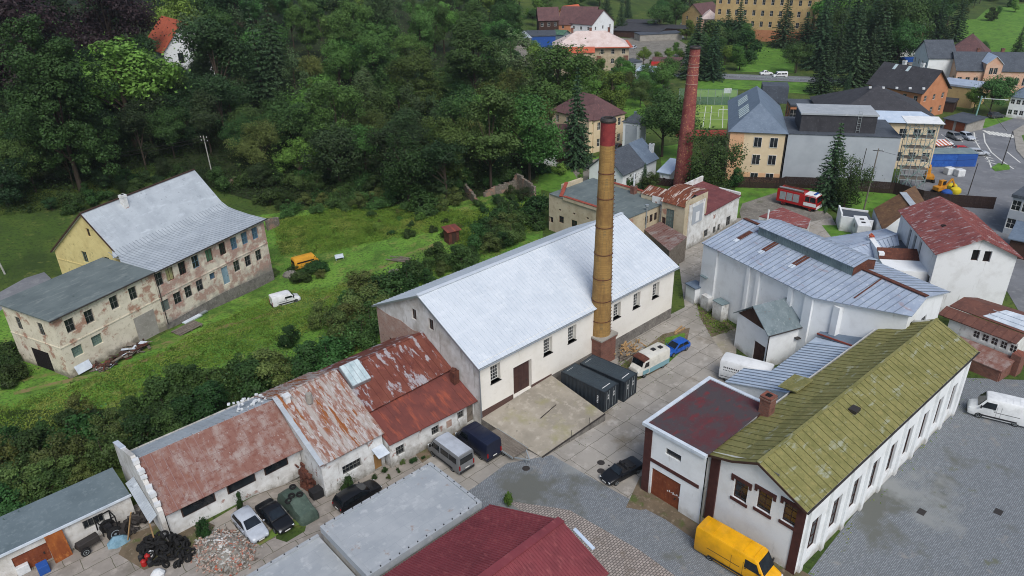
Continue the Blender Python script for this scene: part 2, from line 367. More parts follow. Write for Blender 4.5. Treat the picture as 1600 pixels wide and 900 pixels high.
mat('red_felt', (88, 50, 54), [((72, 64, 67), .45, .38, .54), ((104, 48, 52), 1.3, .56, .68, (.5, 1, 1)), ((86, 72, 74), 4, .6, .7)], rough=.9, bump=.25, bscale=20)
mat('darkred_sheet', (124, 58, 64), [((108, 50, 56), .5, .40, .66), ((138, 74, 76), 3, .55, .7, (1, .3, 1))], rough=.6, bump=.05)
mat('barrel_rust', (122, 72, 52), [((98, 56, 44), 1.2, .42, .62, (2, .3, 1)), ((190, 180, 172), .9, .55, .60, (2.2, .12, 1)), ((140, 88, 62), 3, .56, .7)], rough=.85, bump=.15)
mat('rust_mix', (122, 96, 90), [((140, 130, 126), .8, .48, .62, (.4, 1.2, 1)), ((104, 66, 58), 1.3, .54, .66)], rough=.85, bump=.15)
mat('wing_roof', (112, 64, 64), [((96, 54, 56), .6, .42, .65), ((128, 82, 80), 2, .55, .7)], rough=.85, bump=.15)
mat('seam_dark', (116, 126, 138), rough=.6)
mat('seam_moss', (94, 93, 56), rough=.9)
mat('seam_zinc', (140, 148, 156), rough=.55, metal=.2)
mat('seam_light', (134, 108, 104), rough=.8)
mat('brown_sheet', (112, 84, 60), [((92, 68, 52), .7, .4, .65), ((134, 104, 72), 2, .53, .68), ((90, 60, 44), 5, .6, .7)], rough=.9, bump=.2)
mat('redgrey_roof', (136, 80, 76), [((116, 66, 65), .6, .42, .62), ((166, 154, 154), 1.6, .55, .65, (.4, 1.4, 1)), ((140, 84, 76), 3, .55, .7)], rough=.75, bump=.15)
mat('terracotta', (108, 72, 62), [((92, 62, 55), .8, .4, .65), ((126, 86, 72), 3, .55, .7)], rough=.85, bump=.25)
mat('tile_orange', (178, 92, 64), [((160, 78, 56), .8, .4, .65), ((150, 84, 62), 0, 0, 1, (.9, .34, .012), 'joint')], rough=.85, bump=.3)
mat('tile_bright', (180, 100, 74), [((180, 82, 56), .8, .4, .65)], rough=.85, bump=.3)
mat('tile_brown', (98, 72, 72), [((84, 62, 63), .6, .4, .65), ((118, 84, 82), 2.5, .54, .7)], rough=.85, bump=.3)
mat('tile_pink', (206, 190, 184), [((192, 172, 164), .5, .4, .65), ((216, 204, 198), 2, .55, .7)], rough=.8, bump=.2)
mat('slate', (78, 84, 92), [((66, 72, 80), .6, .4, .65), ((94, 100, 108), 2.5, .54, .7), ((58, 62, 70), 0, 0, 1, (1.2, .3, .01), 'joint')], rough=.75, bump=.25)
mat('slate_blue', (104, 118, 134), [((92, 106, 122), .6, .4, .65), ((116, 130, 144), 2.5, .54, .7)], rough=.6, bump=.15)
mat('shingle_dark', (64, 64, 68), [((54, 54, 58), .6, .4, .65), ((80, 80, 84), 2.5, .56, .7)], rough=.85, bump=.25)
mat('dark_wood', (70, 50, 42), [((56, 40, 34), 1.5, .4, .65, (4, 1, .3)), ((84, 62, 50), 5, .55, .7)], rough=.85)
mat('grey_wood', (120, 112, 102), [((96, 88, 80), 2.2, .4, .65, (.3, 2, 1)), ((140, 132, 120), 6, .55, .7)], rough=.9)
mat('raw_wood', (168, 138, 98), [((148, 118, 82), 2.2, .4, .65)], rough=.85)
mat('rust_board', (150, 86, 40), [((122, 64, 32), 1.2, .4, .62, (1, 1, .4)), ((172, 108, 54), 3, .55, .7, (1, 1, .4))], rough=.85)
mat('rust', (96, 58, 46), [((76, 46, 40), 1.5, .4, .65), ((120, 74, 54), 4, .55, .7)], rough=.9, bump=.2)
mat('concrete', (154, 150, 142), [((136, 132, 124), .5, .4, .65), ((168, 164, 156), 2.5, .54, .7), ((116, 114, 106), 1.2, .62, .75)], rough=.92, bump=.2)
mat('ramp_concrete', (160, 152, 138), [((140, 133, 120), .35, .4, .62), ((174, 166, 153), 1.4, .52, .7), ((142, 138, 98), .3, .55, .74), ((120, 114, 102), 2.1, .62, .76)], rough=.92, bump=.2)
mat('grey_render', (168, 174, 180), [((156, 162, 169), .3, .4, .65)], rough=.9)
mat('peach_render', (214, 172, 136), [((204, 160, 124), .4, .4, .65)], rough=.9)
mat('sand_render', (214, 196, 164), [((204, 184, 152), .4, .4, .65)], rough=.9)
mat('beige_render', (192, 180, 154), [((174, 160, 134), .6, .4, .65), ((150, 134, 112), 1.4, .58, .72), (((164, 112, 90), (146, 96, 80), (180, 160, 140)), .5, .65, .68, (.28, .09, .014), 'brick')], rough=.92, wall=True, bump=.2)
mat('orange_render', (186, 128, 94), [((172, 116, 84), .5, .4, .65)], rough=.9)
mat('pink_render', (206, 174, 152), [((202, 156, 130), .5, .4, .65)], rough=.9)
mat('ochre_render', (190, 164, 116), [((176, 148, 104), .4, .4, .65), ((166, 138, 100), 1.5, .6, .7)], rough=.9)
mat('sandstone', (184, 170, 146), [((164, 148, 126), .5, .42, .65), ((150, 132, 112), 1.3, .58, .7)], rough=.92)
mat('white_paint', (222, 224, 224), [((206, 208, 208), 1, .45, .7)], rough=.7)
mat('white_frame', (206, 206, 202), rough=.6)
mat('grey_frame', (112, 112, 108), rough=.7)
mat('brown_frame', (70, 48, 42), rough=.7)
mat('green_frame', (120, 138, 122), rough=.7)
mat('blue_frame', (96, 128, 146), rough=.7)
mat('dark_glass', (30, 34, 38), [((44, 50, 54), .8, .4, .7)], rough=.08, spec=.6)
mat('sky_glass', (74, 100, 122), [((52, 74, 92), .9, .4, .65)], rough=.08, spec=.7)
mat('green_glass', (86, 118, 92), [((60, 90, 72), 1.2, .4, .65)], rough=.15, spec=.6)
mat('curtain_glass', (176, 170, 120), [((120, 120, 92), 1.2, .4, .65)], rough=.3, spec=.5)
mat('block_glass', (108, 128, 122), [((80, 100, 98), 3, .4, .65)], rough=.3, spec=.5)
mat('shop_glass', (24, 30, 36), rough=.06, spec=.8)
mat('skylight_glass', (190, 204, 206), [((160, 178, 182), 1.5, .4, .65)], rough=.2, spec=.6)
mat('black', (20, 20, 20), rough=.9)
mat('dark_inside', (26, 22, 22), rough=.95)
mat('dark_metal', (62, 58, 56), rough=.6, metal=.3)
mat('steel', (160, 166, 170), rough=.45, metal=.6)
mat('galv', (176, 184, 186), [((156, 164, 168), 3, .4, .65)], rough=.45, metal=.5)
mat('brown_door', (74, 52, 48), [((62, 42, 40), 1.5, .4, .65)], rough=.75)
mat('rust_door', (128, 70, 44), [((112, 58, 38), 1.2, .4, .65), ((146, 90, 60), 4, .58, .7)], rough=.75)
mat('blue_door', (134, 158, 170), [((116, 140, 152), 2, .4, .65)], rough=.75)
mat('ochre_door', (146, 112, 70), rough=.8)
mat('trim_brown', (80, 48, 44), [((66, 40, 38), 2, .4, .65)], rough=.8)
mat('trim_white', (204, 212, 220), [((180, 190, 200), 1, .4, .65)], rough=.6)
mat('red_cap', (150, 74, 58), [((130, 62, 50), 1.5, .4, .65), ((164, 96, 76), 5, .55, .7)], rough=.85)
mat('container_grey', (44, 51, 57), [((36, 42, 48), .7, .4, .65), ((56, 62, 68), 5, .6, .75)], rough=.5)
mat('container_roof', (60, 70, 76), [((52, 61, 67), .8, .4, .65), ((72, 80, 84), 4, .58, .72)], rough=.55)
mat('marking_white', (216, 216, 214), rough=.7)
mat('marking_blue', (70, 118, 150), rough=.7)
mat('rubber', (24, 24, 25), [((34, 33, 32), 3, .4, .7)], rough=.85)
mat('tarp_green', (74, 90, 80), [((60, 74, 66), 1.5, .4, .65), ((92, 106, 94), 4, .56, .7)], rough=.7, bump=.5, bscale=4)
mat('tarp_blue', (44, 92, 170), [((32, 72, 146), 1.2, .4, .65), ((80, 128, 190), 3, .6, .72)], rough=.55, bump=.4, bscale=3)
mat('cover_blue', (124, 158, 174), [((96, 130, 148), 2, .4, .65)], rough=.6, bump=.4)
mat('machine_yellow', (196, 136, 40), [((172, 112, 34), 2, .4, .65)], rough=.6)
mat('bright_yellow', (206, 186, 44), rough=.6)
mat('plastic_white', (214, 216, 216), [((190, 194, 196), 2, .4, .65)], rough=.6)
mat('plastic_red', (160, 34, 32), rough=.5)
mat('plastic_blue', (40, 80, 150), rough=.5)
mat('scaffold_steel', (172, 182, 182), rough=.5, metal=.4)
mat('scaffold_green', (120, 160, 150), rough=.7)
mat('pole_wood', (124, 118, 108), [((104, 98, 90), 2, .4, .65, (3, 3, .3))], rough=.9)
mat('pole_concrete', (164, 164, 158), [((144, 144, 138), 2, .4, .65)], rough=.9)
mat('fence_dark', (54, 40, 36), [((44, 32, 30), 1.5, .4, .65, (3, 3, .4)), ((68, 52, 46), 4, .6, .7)], rough=.9)
mat('stone_ruin', (108, 101, 93), [((104, 98, 90), 1.2, .4, .62), ((156, 148, 136), 3, .54, .68), (((146, 98, 80), (126, 84, 70), (150, 140, 128)), .6, .52, .6, (.3, .1, .02), 'brick')], rough=.95, wall=True, bump=.5)
# ground
mat('forest_floor', (44, 56, 28), [((34, 44, 22), .3, .42, .62), ((60, 70, 34), .8, .55, .7)], rough=.95, bump=.6, bscale=4)
mat('soil_grass', (62, 84, 30), [((84, 98, 40), .06, .44, .62), ((50, 68, 26), .12, .5, .66), ((96, 104, 52), .5, .58, .72), ((44, 60, 24), 2.2, .5, .66), ((104, 96, 62), .18, .66, .74)], rough=.95, bump=.6, bscale=5)
mat('worn_track', (96, 122, 50), [((124, 112, 74), .5, .46, .58), ((78, 104, 40), 1.6, .52, .64), ((138, 124, 88), 3, .6, .7)], rough=.95, bump=.5)
mat('meadow', (88, 132, 46), [((108, 148, 54), .10, .42, .60), ((66, 98, 34), .22, .48, .62), ((122, 130, 66), .6, .54, .68), ((58, 86, 32), 2.6, .48, .64), ((136, 124, 78), .14, .62, .72), ((104, 126, 54), 7, .54, .66)], rough=.95, bump=.5, bscale=6)
mat('lawn', (82, 122, 40), [((96, 136, 48), .15, .42, .60), ((66, 102, 34), .5, .48, .64), ((108, 128, 60), 1.4, .56, .72), ((74, 96, 40), .25, .58, .7)], rough=.95, bump=.4, bscale=8)
mat('yard_slabs', (158, 153, 145), [((143, 138, 130), .22, .42, .60), ((172, 166, 158), .9, .52, .68), ((142, 136, 127), .5, .60, .74), ((154, 148, 140), 4, .58, .70), ((128, 120, 106), .25, .56, .70), ((88, 84, 72), 0, 0, 1, (2.9, 2.45, .026), 'joint', .12)], rough=.93, bump=.3, bscale=12)
mat('old_slabs', (150, 143, 135), [((133, 126, 118), .25, .42, .60), ((164, 156, 147), .9, .52, .68), ((120, 114, 104), .5, .58, .72), ((92, 90, 72), 0, 0, 1, (3.0, 1.5, .03), 'joint', .35)], rough=.93, bump=.3, bscale=12)
mat('setts_blue', (124, 130, 135), [((112, 118, 123), .35, .42, .62), (((138, 144, 149), (114, 120, 125), (94, 96, 98)), 1, -1, .2, (.2, .14, .02), 'brick'), ((132, 131, 128), .8, .6, .72), ((98, 100, 95), .13, .54, .62), ((134, 137, 136), .09, .58, .66), ((102, 105, 92), .5, .62, .7)], rough=.85, bump=.5, bscale=9)
mat('setts_tan', (156, 148, 142), [(((172, 162, 154), (142, 134, 128), (96, 90, 86)), 1, -1, 0, (.34, .22, .035), 'brick'), ((112, 102, 92), .6, .56, .7)], rough=.9, bump=.3)
mat('asphalt', (118, 120, 124), [((106, 108, 112), .2, .42, .62), ((130, 131, 133), .7, .54, .7), ((98, 100, 104), 2.5, .6, .72)], rough=.9, bump=.2, bscale=30)
mat('gravel', (126, 122, 114), [((106, 102, 95), .3, .42, .62), ((146, 141, 132), 2, .52, .68), ((92, 92, 76), .5, .58, .7)], rough=.95, bump=.4, bscale=20)
mat('dirt', (112, 98, 80), [((92, 82, 66), .4, .42, .62), ((80, 90, 48), .7, .52, .64), ((132, 120, 102), 3, .55, .7)], rough=.95, bump=.5)
mat('pitch_green', (126, 150, 70), [((112, 138, 62), .3, .42, .62)], rough=.95)
mat('track_red', (150, 66, 54), rough=.95)
mat('line_white', (206, 206, 200), [((160, 160, 156), 3, .6, .75)], rough=.85)
# foliage
for nm, c in (('leaf_broad', (70, 102, 52)), ('leaf_mid', (82, 116, 56)), ('leaf_bright', (100, 138, 60)), ('leaf_bush', (58, 86, 42)), ('leaf_olive', (92, 108, 56)), ('leaf_dark', (52, 76, 44)), ('leaf_grey', (88, 112, 72))):  # leaf_dark: shade and vignetting of the left hillside put into the leaf colour
    d = tuple(int(v * .74) for v in c); e = tuple(min(255, int(v * 1.25)) for v in c)
    mat(nm, c, [(d, .9, .45, .62), (e, 1.7, .56, .70)], rough=.6, spec=.25, rnd=1.0, trans=.25)
mat('leaf_fir', (58, 82, 54), [((46, 68, 46), 1.2, .45, .62), ((72, 96, 62), 2.5, .56, .7)], rough=.7, spec=.2, rnd=.8)
mat('leaf_thuja', (84, 112, 44), [((66, 92, 36), 1.5, .45, .62)], rough=.7, spec=.2, rnd=.6)
mat('leaf_purple', (50, 36, 40), [((38, 28, 32), 1.2, .45, .62)], rough=.6, spec=.25)
mat('bark', (74, 64, 54), [((58, 50, 43), 3, .4, .65, (3, 3, .5))], rough=.95, bump=.5)
mat('undergrowth_leaf', (46, 66, 30), [((34, 50, 22), .25, .42, .62), ((62, 82, 38), .6, .56, .7)], rough=.7, spec=.2, trans=.2)
mat('tall_grass', (106, 134, 52), [((134, 144, 70), .12, .46, .62), ((70, 92, 32), .4, .5, .65), ((130, 122, 76), .9, .62, .72)], rough=.8, spec=.15, trans=.2)
# ---------------------------------------------------------------- the big white hall
def zat(x, y, py):
    """height above (x, y) seen at pixel row py (survey)"""
    lo, hi = -10, 70
    for _ in range(50):
        mid = (lo + hi) / 2; q = RM.transposed() @ Vector((x, y, mid - CH)); row = 450 + FOC * q.y / q.z
        if row > py: lo = mid
        else: hi = mid
    return mid
O3 = (H0.x, H0.y, 0)
hall = thing('industrial_hall', 'long cream and white hall with pale ribbed metal gable roof behind the yellow brick chimney', 'hall', O3, SA)
mb = MB(); HW = 33.2
gw = 'grid'
wall(hall, mb, (.1, .15), (HW, .15), -.2, 7.7, [(2.2, 4.5, 1.35, 2.1, gw, 'white_frame', 'dark_glass'), (9.95, 4.45, 1.35, 2.05, gw, 'white_frame', 'dark_glass'), (13.85, 4.4, 1.35, 2.05, gw, 'white_frame', 'dark_glass'),
     (21.75, 4.35, 1.35, 2.05, gw, 'white_frame', 'dark_glass'), (25.5, 4.35, 1.35, 2.05, gw, 'white_frame', 'dark_glass'), (29.35, 4.35, 1.35, 2.05, gw, 'white_frame', 'dark_glass')],
     [(6.05, 1.25, 2.7, 3.75, 'brown_door')], depth=.5, sill='black')
mb.build('wall', 'cream_render', hall)
mb = MB(); wall(hall, mb, (.1, 18.6), (.1, .15), -.2, [(0, 7.45), (9.2, 12.0), (18.45, 7.5)], [(7.7, 8.5, .85, 1.35, 'two', 'brown_frame'), (10.75, 8.45, .85, 1.35, 'two', 'brown_frame')], depth=.22); mb.build('gable_wall', 'weathered_wall', hall)
mb = MB(); wall(hall, mb, (HW, .15), (HW, 18.6), -.2, [(0, 7.5), (9.2, 12.0), (18.45, 7.45)]); wall(hall, mb, (HW, 18.6), (.1, 18.6), -.2, 7.5); mb.build('rear_wall', 'weathered_wall', hall)
mb = MB(); q = [(18.58, 0), (18.58, 7.25), (16, 7.1), (13.6, 7.35), (11.4, 7.0), (9.6, 7.4), (9.6, 0)]
mb.slab([(.09, y, z) for y, z in q], .03); tag(mb.build('bare_brick_panel', 'bare_brick', hall), 'bare brick lower half of the gable')
MB().box(.09, 15.0, 2.2, .05, 16.4, 4.0).build('boarded_window', 'dark_wood', hall)
mb = MB()
for y0, z0, y1, z1 in ((-.3, 7.42, 9.35, 12.2), (18.95, 7.42, 9.35, 12.2)):
    mb.slab([(-.3, y0, z0), (HW + .35, y0, z0), (HW + .35, y1, z1), (-.3, y1, z1)], .12)
    mb.seams((-.3, y0, z0), (HW + .35, y0, z0), (-.3, y1, z1), (HW + .35, y1, z1), 62, .10, .06)
mb.bar((-.3, 9.35, 12.26), (HW + .35, 9.35, 12.26), .5, .06)
mb.build('roof', 'hall_sheet', hall)
mb = MB(); mb.bar((-.32, -.32, 7.3), (-.32, 9.35, 12.1), .05, .22); mb.bar((-.32, 18.97, 7.3), (-.32, 9.35, 12.1), .05, .22); mb.build('barge_board', 'steel', hall)
gutter(hall, (-.3, -.38, 7.3), (16.9, -.38, 7.3), .08, 'steel'); gutter(hall, (20.3, -.38, 7.3), (HW + .3, -.38, 7.3), .08, 'steel')
MB().tube([(.02, -.02, 7.2), (.02, -.06, 1.2)], .06).build('downpipe', 'steel', hall)
for a, b, zt in ((.1, 4.68, 1.75), (7.42, 10.6, 1.62)): MB().box(a, .11, .6, b, .147, zt).build('brick_plinth', 'brown_brick', hall)
mb = MB(); mb.box(10.6, .10, -.2, HW, .146, 1.4); mb.build('stone_plinth', 'plinth_stone', hall)
MB().box(5.05, .52, 1.35, 5.85, .57, 3.3).build('wicket_door', 'brown_frame', hall)

# ---- loading ramp in front of the hall door
ramp = thing('loading_ramp', 'raised concrete loading ramp with mossy edge in front of the hall door', 'ramp', O3, SA)
cs = [(.05, .1, .95), (10.55, .1, 1.45), (9.95, -8.4, .84), (1.0, -8.0, .05)]
mb = MB(); n = 6
for i in range(n):
    for j in range(n):
        def bl(u, v):
            a = Vector(cs[0]).lerp(Vector(cs[1]), u); b = Vector(cs[3]).lerp(Vector(cs[2]), u); return tuple(a.lerp(b, v))
        mb.poly([bl(i / n, (j + 1) / n), bl((i + 1) / n, (j + 1) / n), bl((i + 1) / n, j / n), bl(i / n, j / n)])
mb.build('deck', 'ramp_concrete', ramp)
mb = MB(); c3, c2, c1 = cs[3], cs[2], cs[1]
mb.poly([(c3[0], c3[1], -.1), (c2[0], c2[1], -.1), c2, c3]); mb.poly([(c2[0], c2[1], -.1), (c1[0], c1[1], -.1), c1, c2]); mb.poly([(cs[0][0], cs[0][1], -.1), (c3[0], c3[1], -.1), c3, cs[0]])
mb.build('retaining_wall', 'plinth_stone', ramp)
mb = MB(); mb.bar((c3[0], c3[1] + .05, c3[2] + .03), (c2[0], c2[1] + .05, c2[2] + .03), .12, .1); mb.build('edge_angle', 'dark_metal', ramp)
for t in (.45, .74): p = Vector(c3).lerp(Vector(c2), t); MB().tube([p, p + Vector((0, .1, .9))], .025, 5).build('railing_post', 'dark_metal', ramp)
tag(MB().obox((5.9, -4.0, 1.02), (2.9, .07, .05), R(10)).build('iron_bar', 'dark_metal', loc=O3, rot=SA), 'dark iron bar lying on the concrete ramp', 'iron bar')

# ---- brick chimney stacks
def stack(nm, label, base, z0, z1, r0, r1, m, top=None, bands=(), ladder=True, band_m='rust', lean=(0, 0)):
    t = thing(nm, label, 'chimney', (base.x, base.y, 0), SA); n = 28
    zt = z1 if top is None else top[0]
    def rings(a, b, k, rr=lambda z: r0 + (r1 - r0) * (z - z0) / (z1 - z0)):
        return [[((rr(z)) * cos(2 * pi * i / n) + lean[0] * (z - z0) / (z1 - z0), rr(z) * sin(2 * pi * i / n) + lean[1] * (z - z0) / (z1 - z0), z) for i in range(n)] for z in [a + (b - a) * q / k for q in range(k + 1)]]
    MB().loft(rings(z0, zt, 12)).build('shaft', m, t, smooth=True)
    if top: MB().loft(rings(zt + .003, z1, 4, lambda z: r1 * 1.05)).build('painted_head', top[1], t, smooth=True)
    rr = lambda z: r0 + (r1 - r0) * (z - z0) / (z1 - z0)
    for zb in bands:
        MB().loft([[((rr(zb) + .05) * cos(2 * pi * i / n) + lean[0] * (zb - z0) / (z1 - z0), (rr(zb) + .05) * sin(2 * pi * i / n) + lean[1] * (zb - z0) / (z1 - z0), zb + dz) for i in range(n)] for dz in (0, .08)]).build('iron_band', band_m, t)
    c = MB()
    c.loft([[(q * cos(2 * pi * i / n) + lean[0], q * sin(2 * pi * i / n) + lean[1], z1 + .003 + dz) for i in range(n)] for q, dz in ((r1 * 1.12, 0), (r1 * 1.16, .18), (r1 * 1.0, .4), (r1 * .72, .4), (r1 * .7, .05))], cap=False).build('crown_ring', 'dark_metal', t)
    MB().poly([(r1 * cos(2 * pi * i / n) + lean[0], r1 * sin(2 * pi * i / n) + lean[1], z1 + .06) for i in range(n)]).build('flue', 'black', t)
    if ladder:
        l = MB(); a = R(-70)
        for k in range(int((z1 - z0) / .45)):
            z = z0 + .5 + k * .45; q = rr(z) + .12; l.bar((q * cos(a - .12) + lean[0] * (z - z0) / (z1 - z0), q * sin(a - .12), z), (q * cos(a + .12) + lean[0] * (z - z0) / (z1 - z0), q * sin(a + .12), z), .05, .05)
        l.build('climbing_irons', 'rust', t)
    return t
cb = site(18.72, .02)
ztop = zat(cb.x, cb.y, 190)
ch = stack('brick_chimney', 'tall yellow brick chimney with red painted head on a square red brick base', cb, 3.7, ztop, 1.2, .74, 'yellow_brick', (ztop - 2.4, 'red_paint_brick'), [5.6, 8.2, 11.0, 14.0, 17.2, 20.5, 23.3])
p = MB(); p.box(-1.32, -1.32, -.1, 1.32, 1.32, 3.1); p.box(-1.38, -1.38, 3.1, 1.38, 1.38, 3.28); p.box(-1.46, -1.46, 3.28, 1.46, 1.46, 3.5); p.build('base', 'red_brick', ch)
MB().prism([(-1.5, -1.5), (1.5, -1.5), (1.5, 1.5), (-1.5, 1.5)], 3.503, 3.7).build('base_cap', 'concrete', ch)
c2 = at(1064, 296)
z2 = zat(c2.x, c2.y, 76)
t2 = stack('brick_chimney', 'tall tapering red brick chimney with pale bands behind the rusty barrel roof', c2, -.2, z2, 1.64, .92, 'red_chimney_brick', None, [z2 - 1.2, z2 - 2.6, z2 - 3.2, z2 - 4.6, z2 - 6.2], True, 'bare_brick', (.35, -.2))

# ---------------------------------------------------------------- annex row left of the hall
ann = thing('workshop_annex', 'low white workshop with flaking red metal roof and skylight against the hall gable', 'workshop', O3, SA)
mb = MB(); AX = -10.55
wall(ann, mb, (AX, 1.2), (.05, 1.2), -.2, 3.1, [(1.2, 1.0, 1.0, 1.1, 'three', 'grey_frame'), (5.5, 1.1, .95, 1.0, 'three', 'grey_frame'), (8.8, 1.35, .85, .9, 'three', 'grey_frame')], [(10.05, .25, .9, 2.1, 'grey_wood')], depth=.2)
wall(ann, mb, (AX, 15.8), (AX, 1.2), -.2, [(0, 3.8), (6.4, 7.4), (14.6, 3.1)]); wall(ann, mb, (.05, 15.8), (AX, 15.8), -.2, 3.9)
mb.build('wall', 'white_wall_worn', ann)
MB().box(-3.65, 1.14, 1.15, -3.0, 1.197, 1.95).build('brick_infill', 'bare_brick', ann)
mb = MB(); mb.slab([(AX - .1, .85, 3.05), (.05, .5, 3.0), (.05, 4.75, 4.85), (AX - .1, 4.75, 4.55)], .1); mb.seams((AX - .1, .85, 3.05), (.05, .5, 3.0), (AX - .1, 4.75, 4.55), (.05, 4.75, 4.85), 12, .05, .04)
tag(mb.build('lower_roof', 'red_sheet', ann), 'plain red lower strip of roof')
mb = MB(); mb.slab([(AX - .1, 4.5, 4.85), (.05, 4.5, 5.1), (.05, 9.42, 7.58), (AX - .1, 9.42, 7.4)], .16); mb.slab([(AX - .1, 9.42, 7.404), (.05, 9.42, 7.584), (.05, 16.0, 4.0), (AX - .1, 16.0, 4.0)], .14)
mb.seams((AX - .1, 4.5, 4.85), (.05, 4.5, 5.1), (AX - .1, 9.42, 7.4), (.05, 9.42, 7.58), 13, .05, .04); mb.bar((AX, 9.42, 7.44), (.05, 9.42, 7.62), .3, .06)
mb.build('roof', 'flake_roof', ann)
sk = MB(); q = [(-10.45, 6.9), (-8.3, 6.9), (-8.3, 9.2), (-10.45, 9.2)]
for z0, z1, e in ((5.9, 7.75, 0),): sk.slab([(q[0][0], q[0][1], 6.75), (q[1][0], q[1][1], 6.75), (q[2][0], q[2][1], 8.0), (q[3][0], q[3][1], 8.0)], .5)
so = sk.build('skylight', 'galv', ann)
g = MB()
for i in range(4):
    x0 = -10.4 + i * .525; g.slab([(x0 + .03, 6.95, 6.80), (x0 + .49, 6.95, 6.80), (x0 + .49, 9.15, 7.995), (x0 + .03, 9.15, 7.995)], .02)
g.build('pane', 'skylight_glass', so)
c = MB(); c.obox((-.55, 3.4, 4.8), (.75, .6, 1.7), .1); c.obox((-.6, 3.5, 5.6), (.55, .5, .5), .4); c.build('chimney_stump', 'rust', ann)
MB().bar((-6.5, 1.16, 3.0), (.0, 1.12, 2.95), .1, .1).build('gutter', 'dark_metal', ann)

midb = thing('workshop', 'white brick workshop with rust streaked metal roof between two red roofed sheds', 'workshop', O3, SA)
mb = MB(); MX0, MX1 = -17.25, -10.75
wall(midb, mb, (MX0, 1.95), (MX1, 1.95), -.2, 4.3, [(3.0, 1.5, 2.0, 1.0, 'bars', 'grey_frame')], [(5.75, .1, .85, 1.9, 'ochre_door')], depth=.2)
wall(midb, mb, (MX0, 15.6), (MX0, 1.95), -.2, [(0, 4.3), (6.2, 7.35), (13.65, 4.3)]); wall(midb, mb, (MX1, 1.95), (MX1, 9.4), -.2, [(0, 4.3), (7.45, 7.3)]); wall(midb, mb, (MX1, 15.6), (MX0, 15.6), -.2, 4.4)
mb.build('wall', 'white_wall_worn', midb)
mb = MB(); gable_roof(mb, MX0 - .2, MX1 + .1, 1.5, 15.9, 4.2, 4.3, 9.42, 7.62, .13, 13, .05, .05, .2); mb.bar((MX0 - .2, 9.42, 7.66), (MX1, 9.42, 7.66), .25, .05); mb.build('roof', 'rust_roof', midb)
mb = MB(); mb.bar((MX0 - .1, 1.5, 4.26), (MX0 - .1, 9.42, 7.68), .45, .05, (0, -.4, 1)); mb.build('verge_flashing', 'zinc_old', midb)
c = MB(); c.obox((-16.55, 8.5, 7.35), (.5, .5, 1.0)); c.obox((-16.55, 8.5, 7.9), (.7, .7, .14)); c.build('chimney', 'plastic_white', midb)
MB().tube([(-14.9, 7.3, 6.9), (-14.9, 7.3, 7.9)], .3, 10).build('vent_pipe', 'concrete', midb)
mb = MB(); mb.slab([(-12.05, .7, 2.35), (-10.8, .7, 2.35), (-10.8, 1.93, 2.75), (-12.05, 1.93, 2.75)], .07); mb.build('door_canopy', 'trim_white', midb)

shd = thing('storage_shed', 'long low shed with dusty red metal roof and dark openings behind the silver hatchback', 'shed', O3, SA)
LX0, LX1 = -29.7, -17.3; ye, ze, yr_, zr_, yb, zb_ = 5.4, 3.9, 10.0, 7.15, 14.6, 5.0
mb = MB()
wall(shd, mb, (LX0 + .1, 6.0), (LX1, 6.0), .4, 4.2, [], [], depth=.25)
wall(shd, mb, (LX1, 15), (LX0 + .1, 15), .4, 4.9); mb.build('wall', 'white_wall_worn', shd)
for x0, w_ in ((-28.4, 2.9), (-24.4, 2.6), (-20.9, 2.3)):
    o = MB().box(x0, 5.93, 2.45, x0 + w_, 5.99, 3.5).build('window', 'dark_wood', shd); MB().box(x0 + .1, 5.915, 2.53, x0 + w_ - .1, 5.928, 3.42).build('pane', 'dark_glass', o)
mb = MB(); mb.slab([(LX0, ye, ze), (LX1, ye - .25, ze), (LX1, yr_ - .2, zr_), (LX0, yr_, zr_)], .12); mb.mark(1); mb.seams((LX0, ye, ze), (LX1, ye, ze), (LX0, yr_, zr_), (LX1, yr_, zr_), 17, .06, .05, .15); mb.build('roof', ('dusty_roof', 'seam_light'), shd)
mb = MB(); mb.slab([(LX0, yr_, zr_ + .004), (LX1, yr_ - .2, zr_ + .004), (LX1, yb, zb_), (LX0, yb, zb_)], .12); mb.seams((LX0, yr_, zr_), (LX1, yr_, zr_), (LX0, yb, zb_), (LX1, yb, zb_), 17, .05, .05, .15)
tag(mb.build('rear_roof', 'zinc_old', shd), 'grey metal rear slope of the roof')
mb = MB(); q = [(16.6, .4), (16.6, 5.3), (10.2, 7.5), (8.2, 6.2), (5.7, 4.35), (5.7, .4)]
mb.slab([(LX0 - .38, y, z) for y, z in q], .02)
P = MB(); n = len(q)
P.v = [(LX0 - .4, y, z) for y, z in q] + [(LX0 - .02, y, z) for y, z in q]; P.f = [tuple(range(n)), tuple(reversed(range(n, 2 * n)))] + [(i, n + i, n + (i + 1) % n, (i + 1) % n) for i in range(n)]
P.build('gable_parapet', 'weathered_wall', shd)
cp = MB(); cp.bar((LX0 - .21, 16.6, 5.36), (LX0 - .21, 13.6, 6.36), .46, .06); cp.build('coping', 'trim_white', shd)
bk = MB()
for (y, z) in ((9.6, 7.25), (8.7, 6.7), (8.2, 6.4), (7.4, 5.75), (6.9, 5.4), (6.1, 4.85)): bk.obox((LX0 - .2, y, z), (.5, random.uniform(.3, .55), random.uniform(.15, .4)), random.uniform(-.3, .3))
bk.build('loose_bricks', 'plastic_white', shd)
rb = MB()
for k in range(26): rb.obox((-20.4 + k * .12 + random.uniform(-.1, .1), 12.0 + random.uniform(-.9, .9), 6.55 + random.uniform(-.1, .25)), (random.uniform(.15, .34), random.uniform(.12, .3), random.uniform(.08, .2)), random.uniform(0, 3))
tag(rb.build('rubble_heap', 'plastic_white', loc=O3, rot=SA), 'heap of pale rubble and insulation lying on the shed roof', 'rubble')
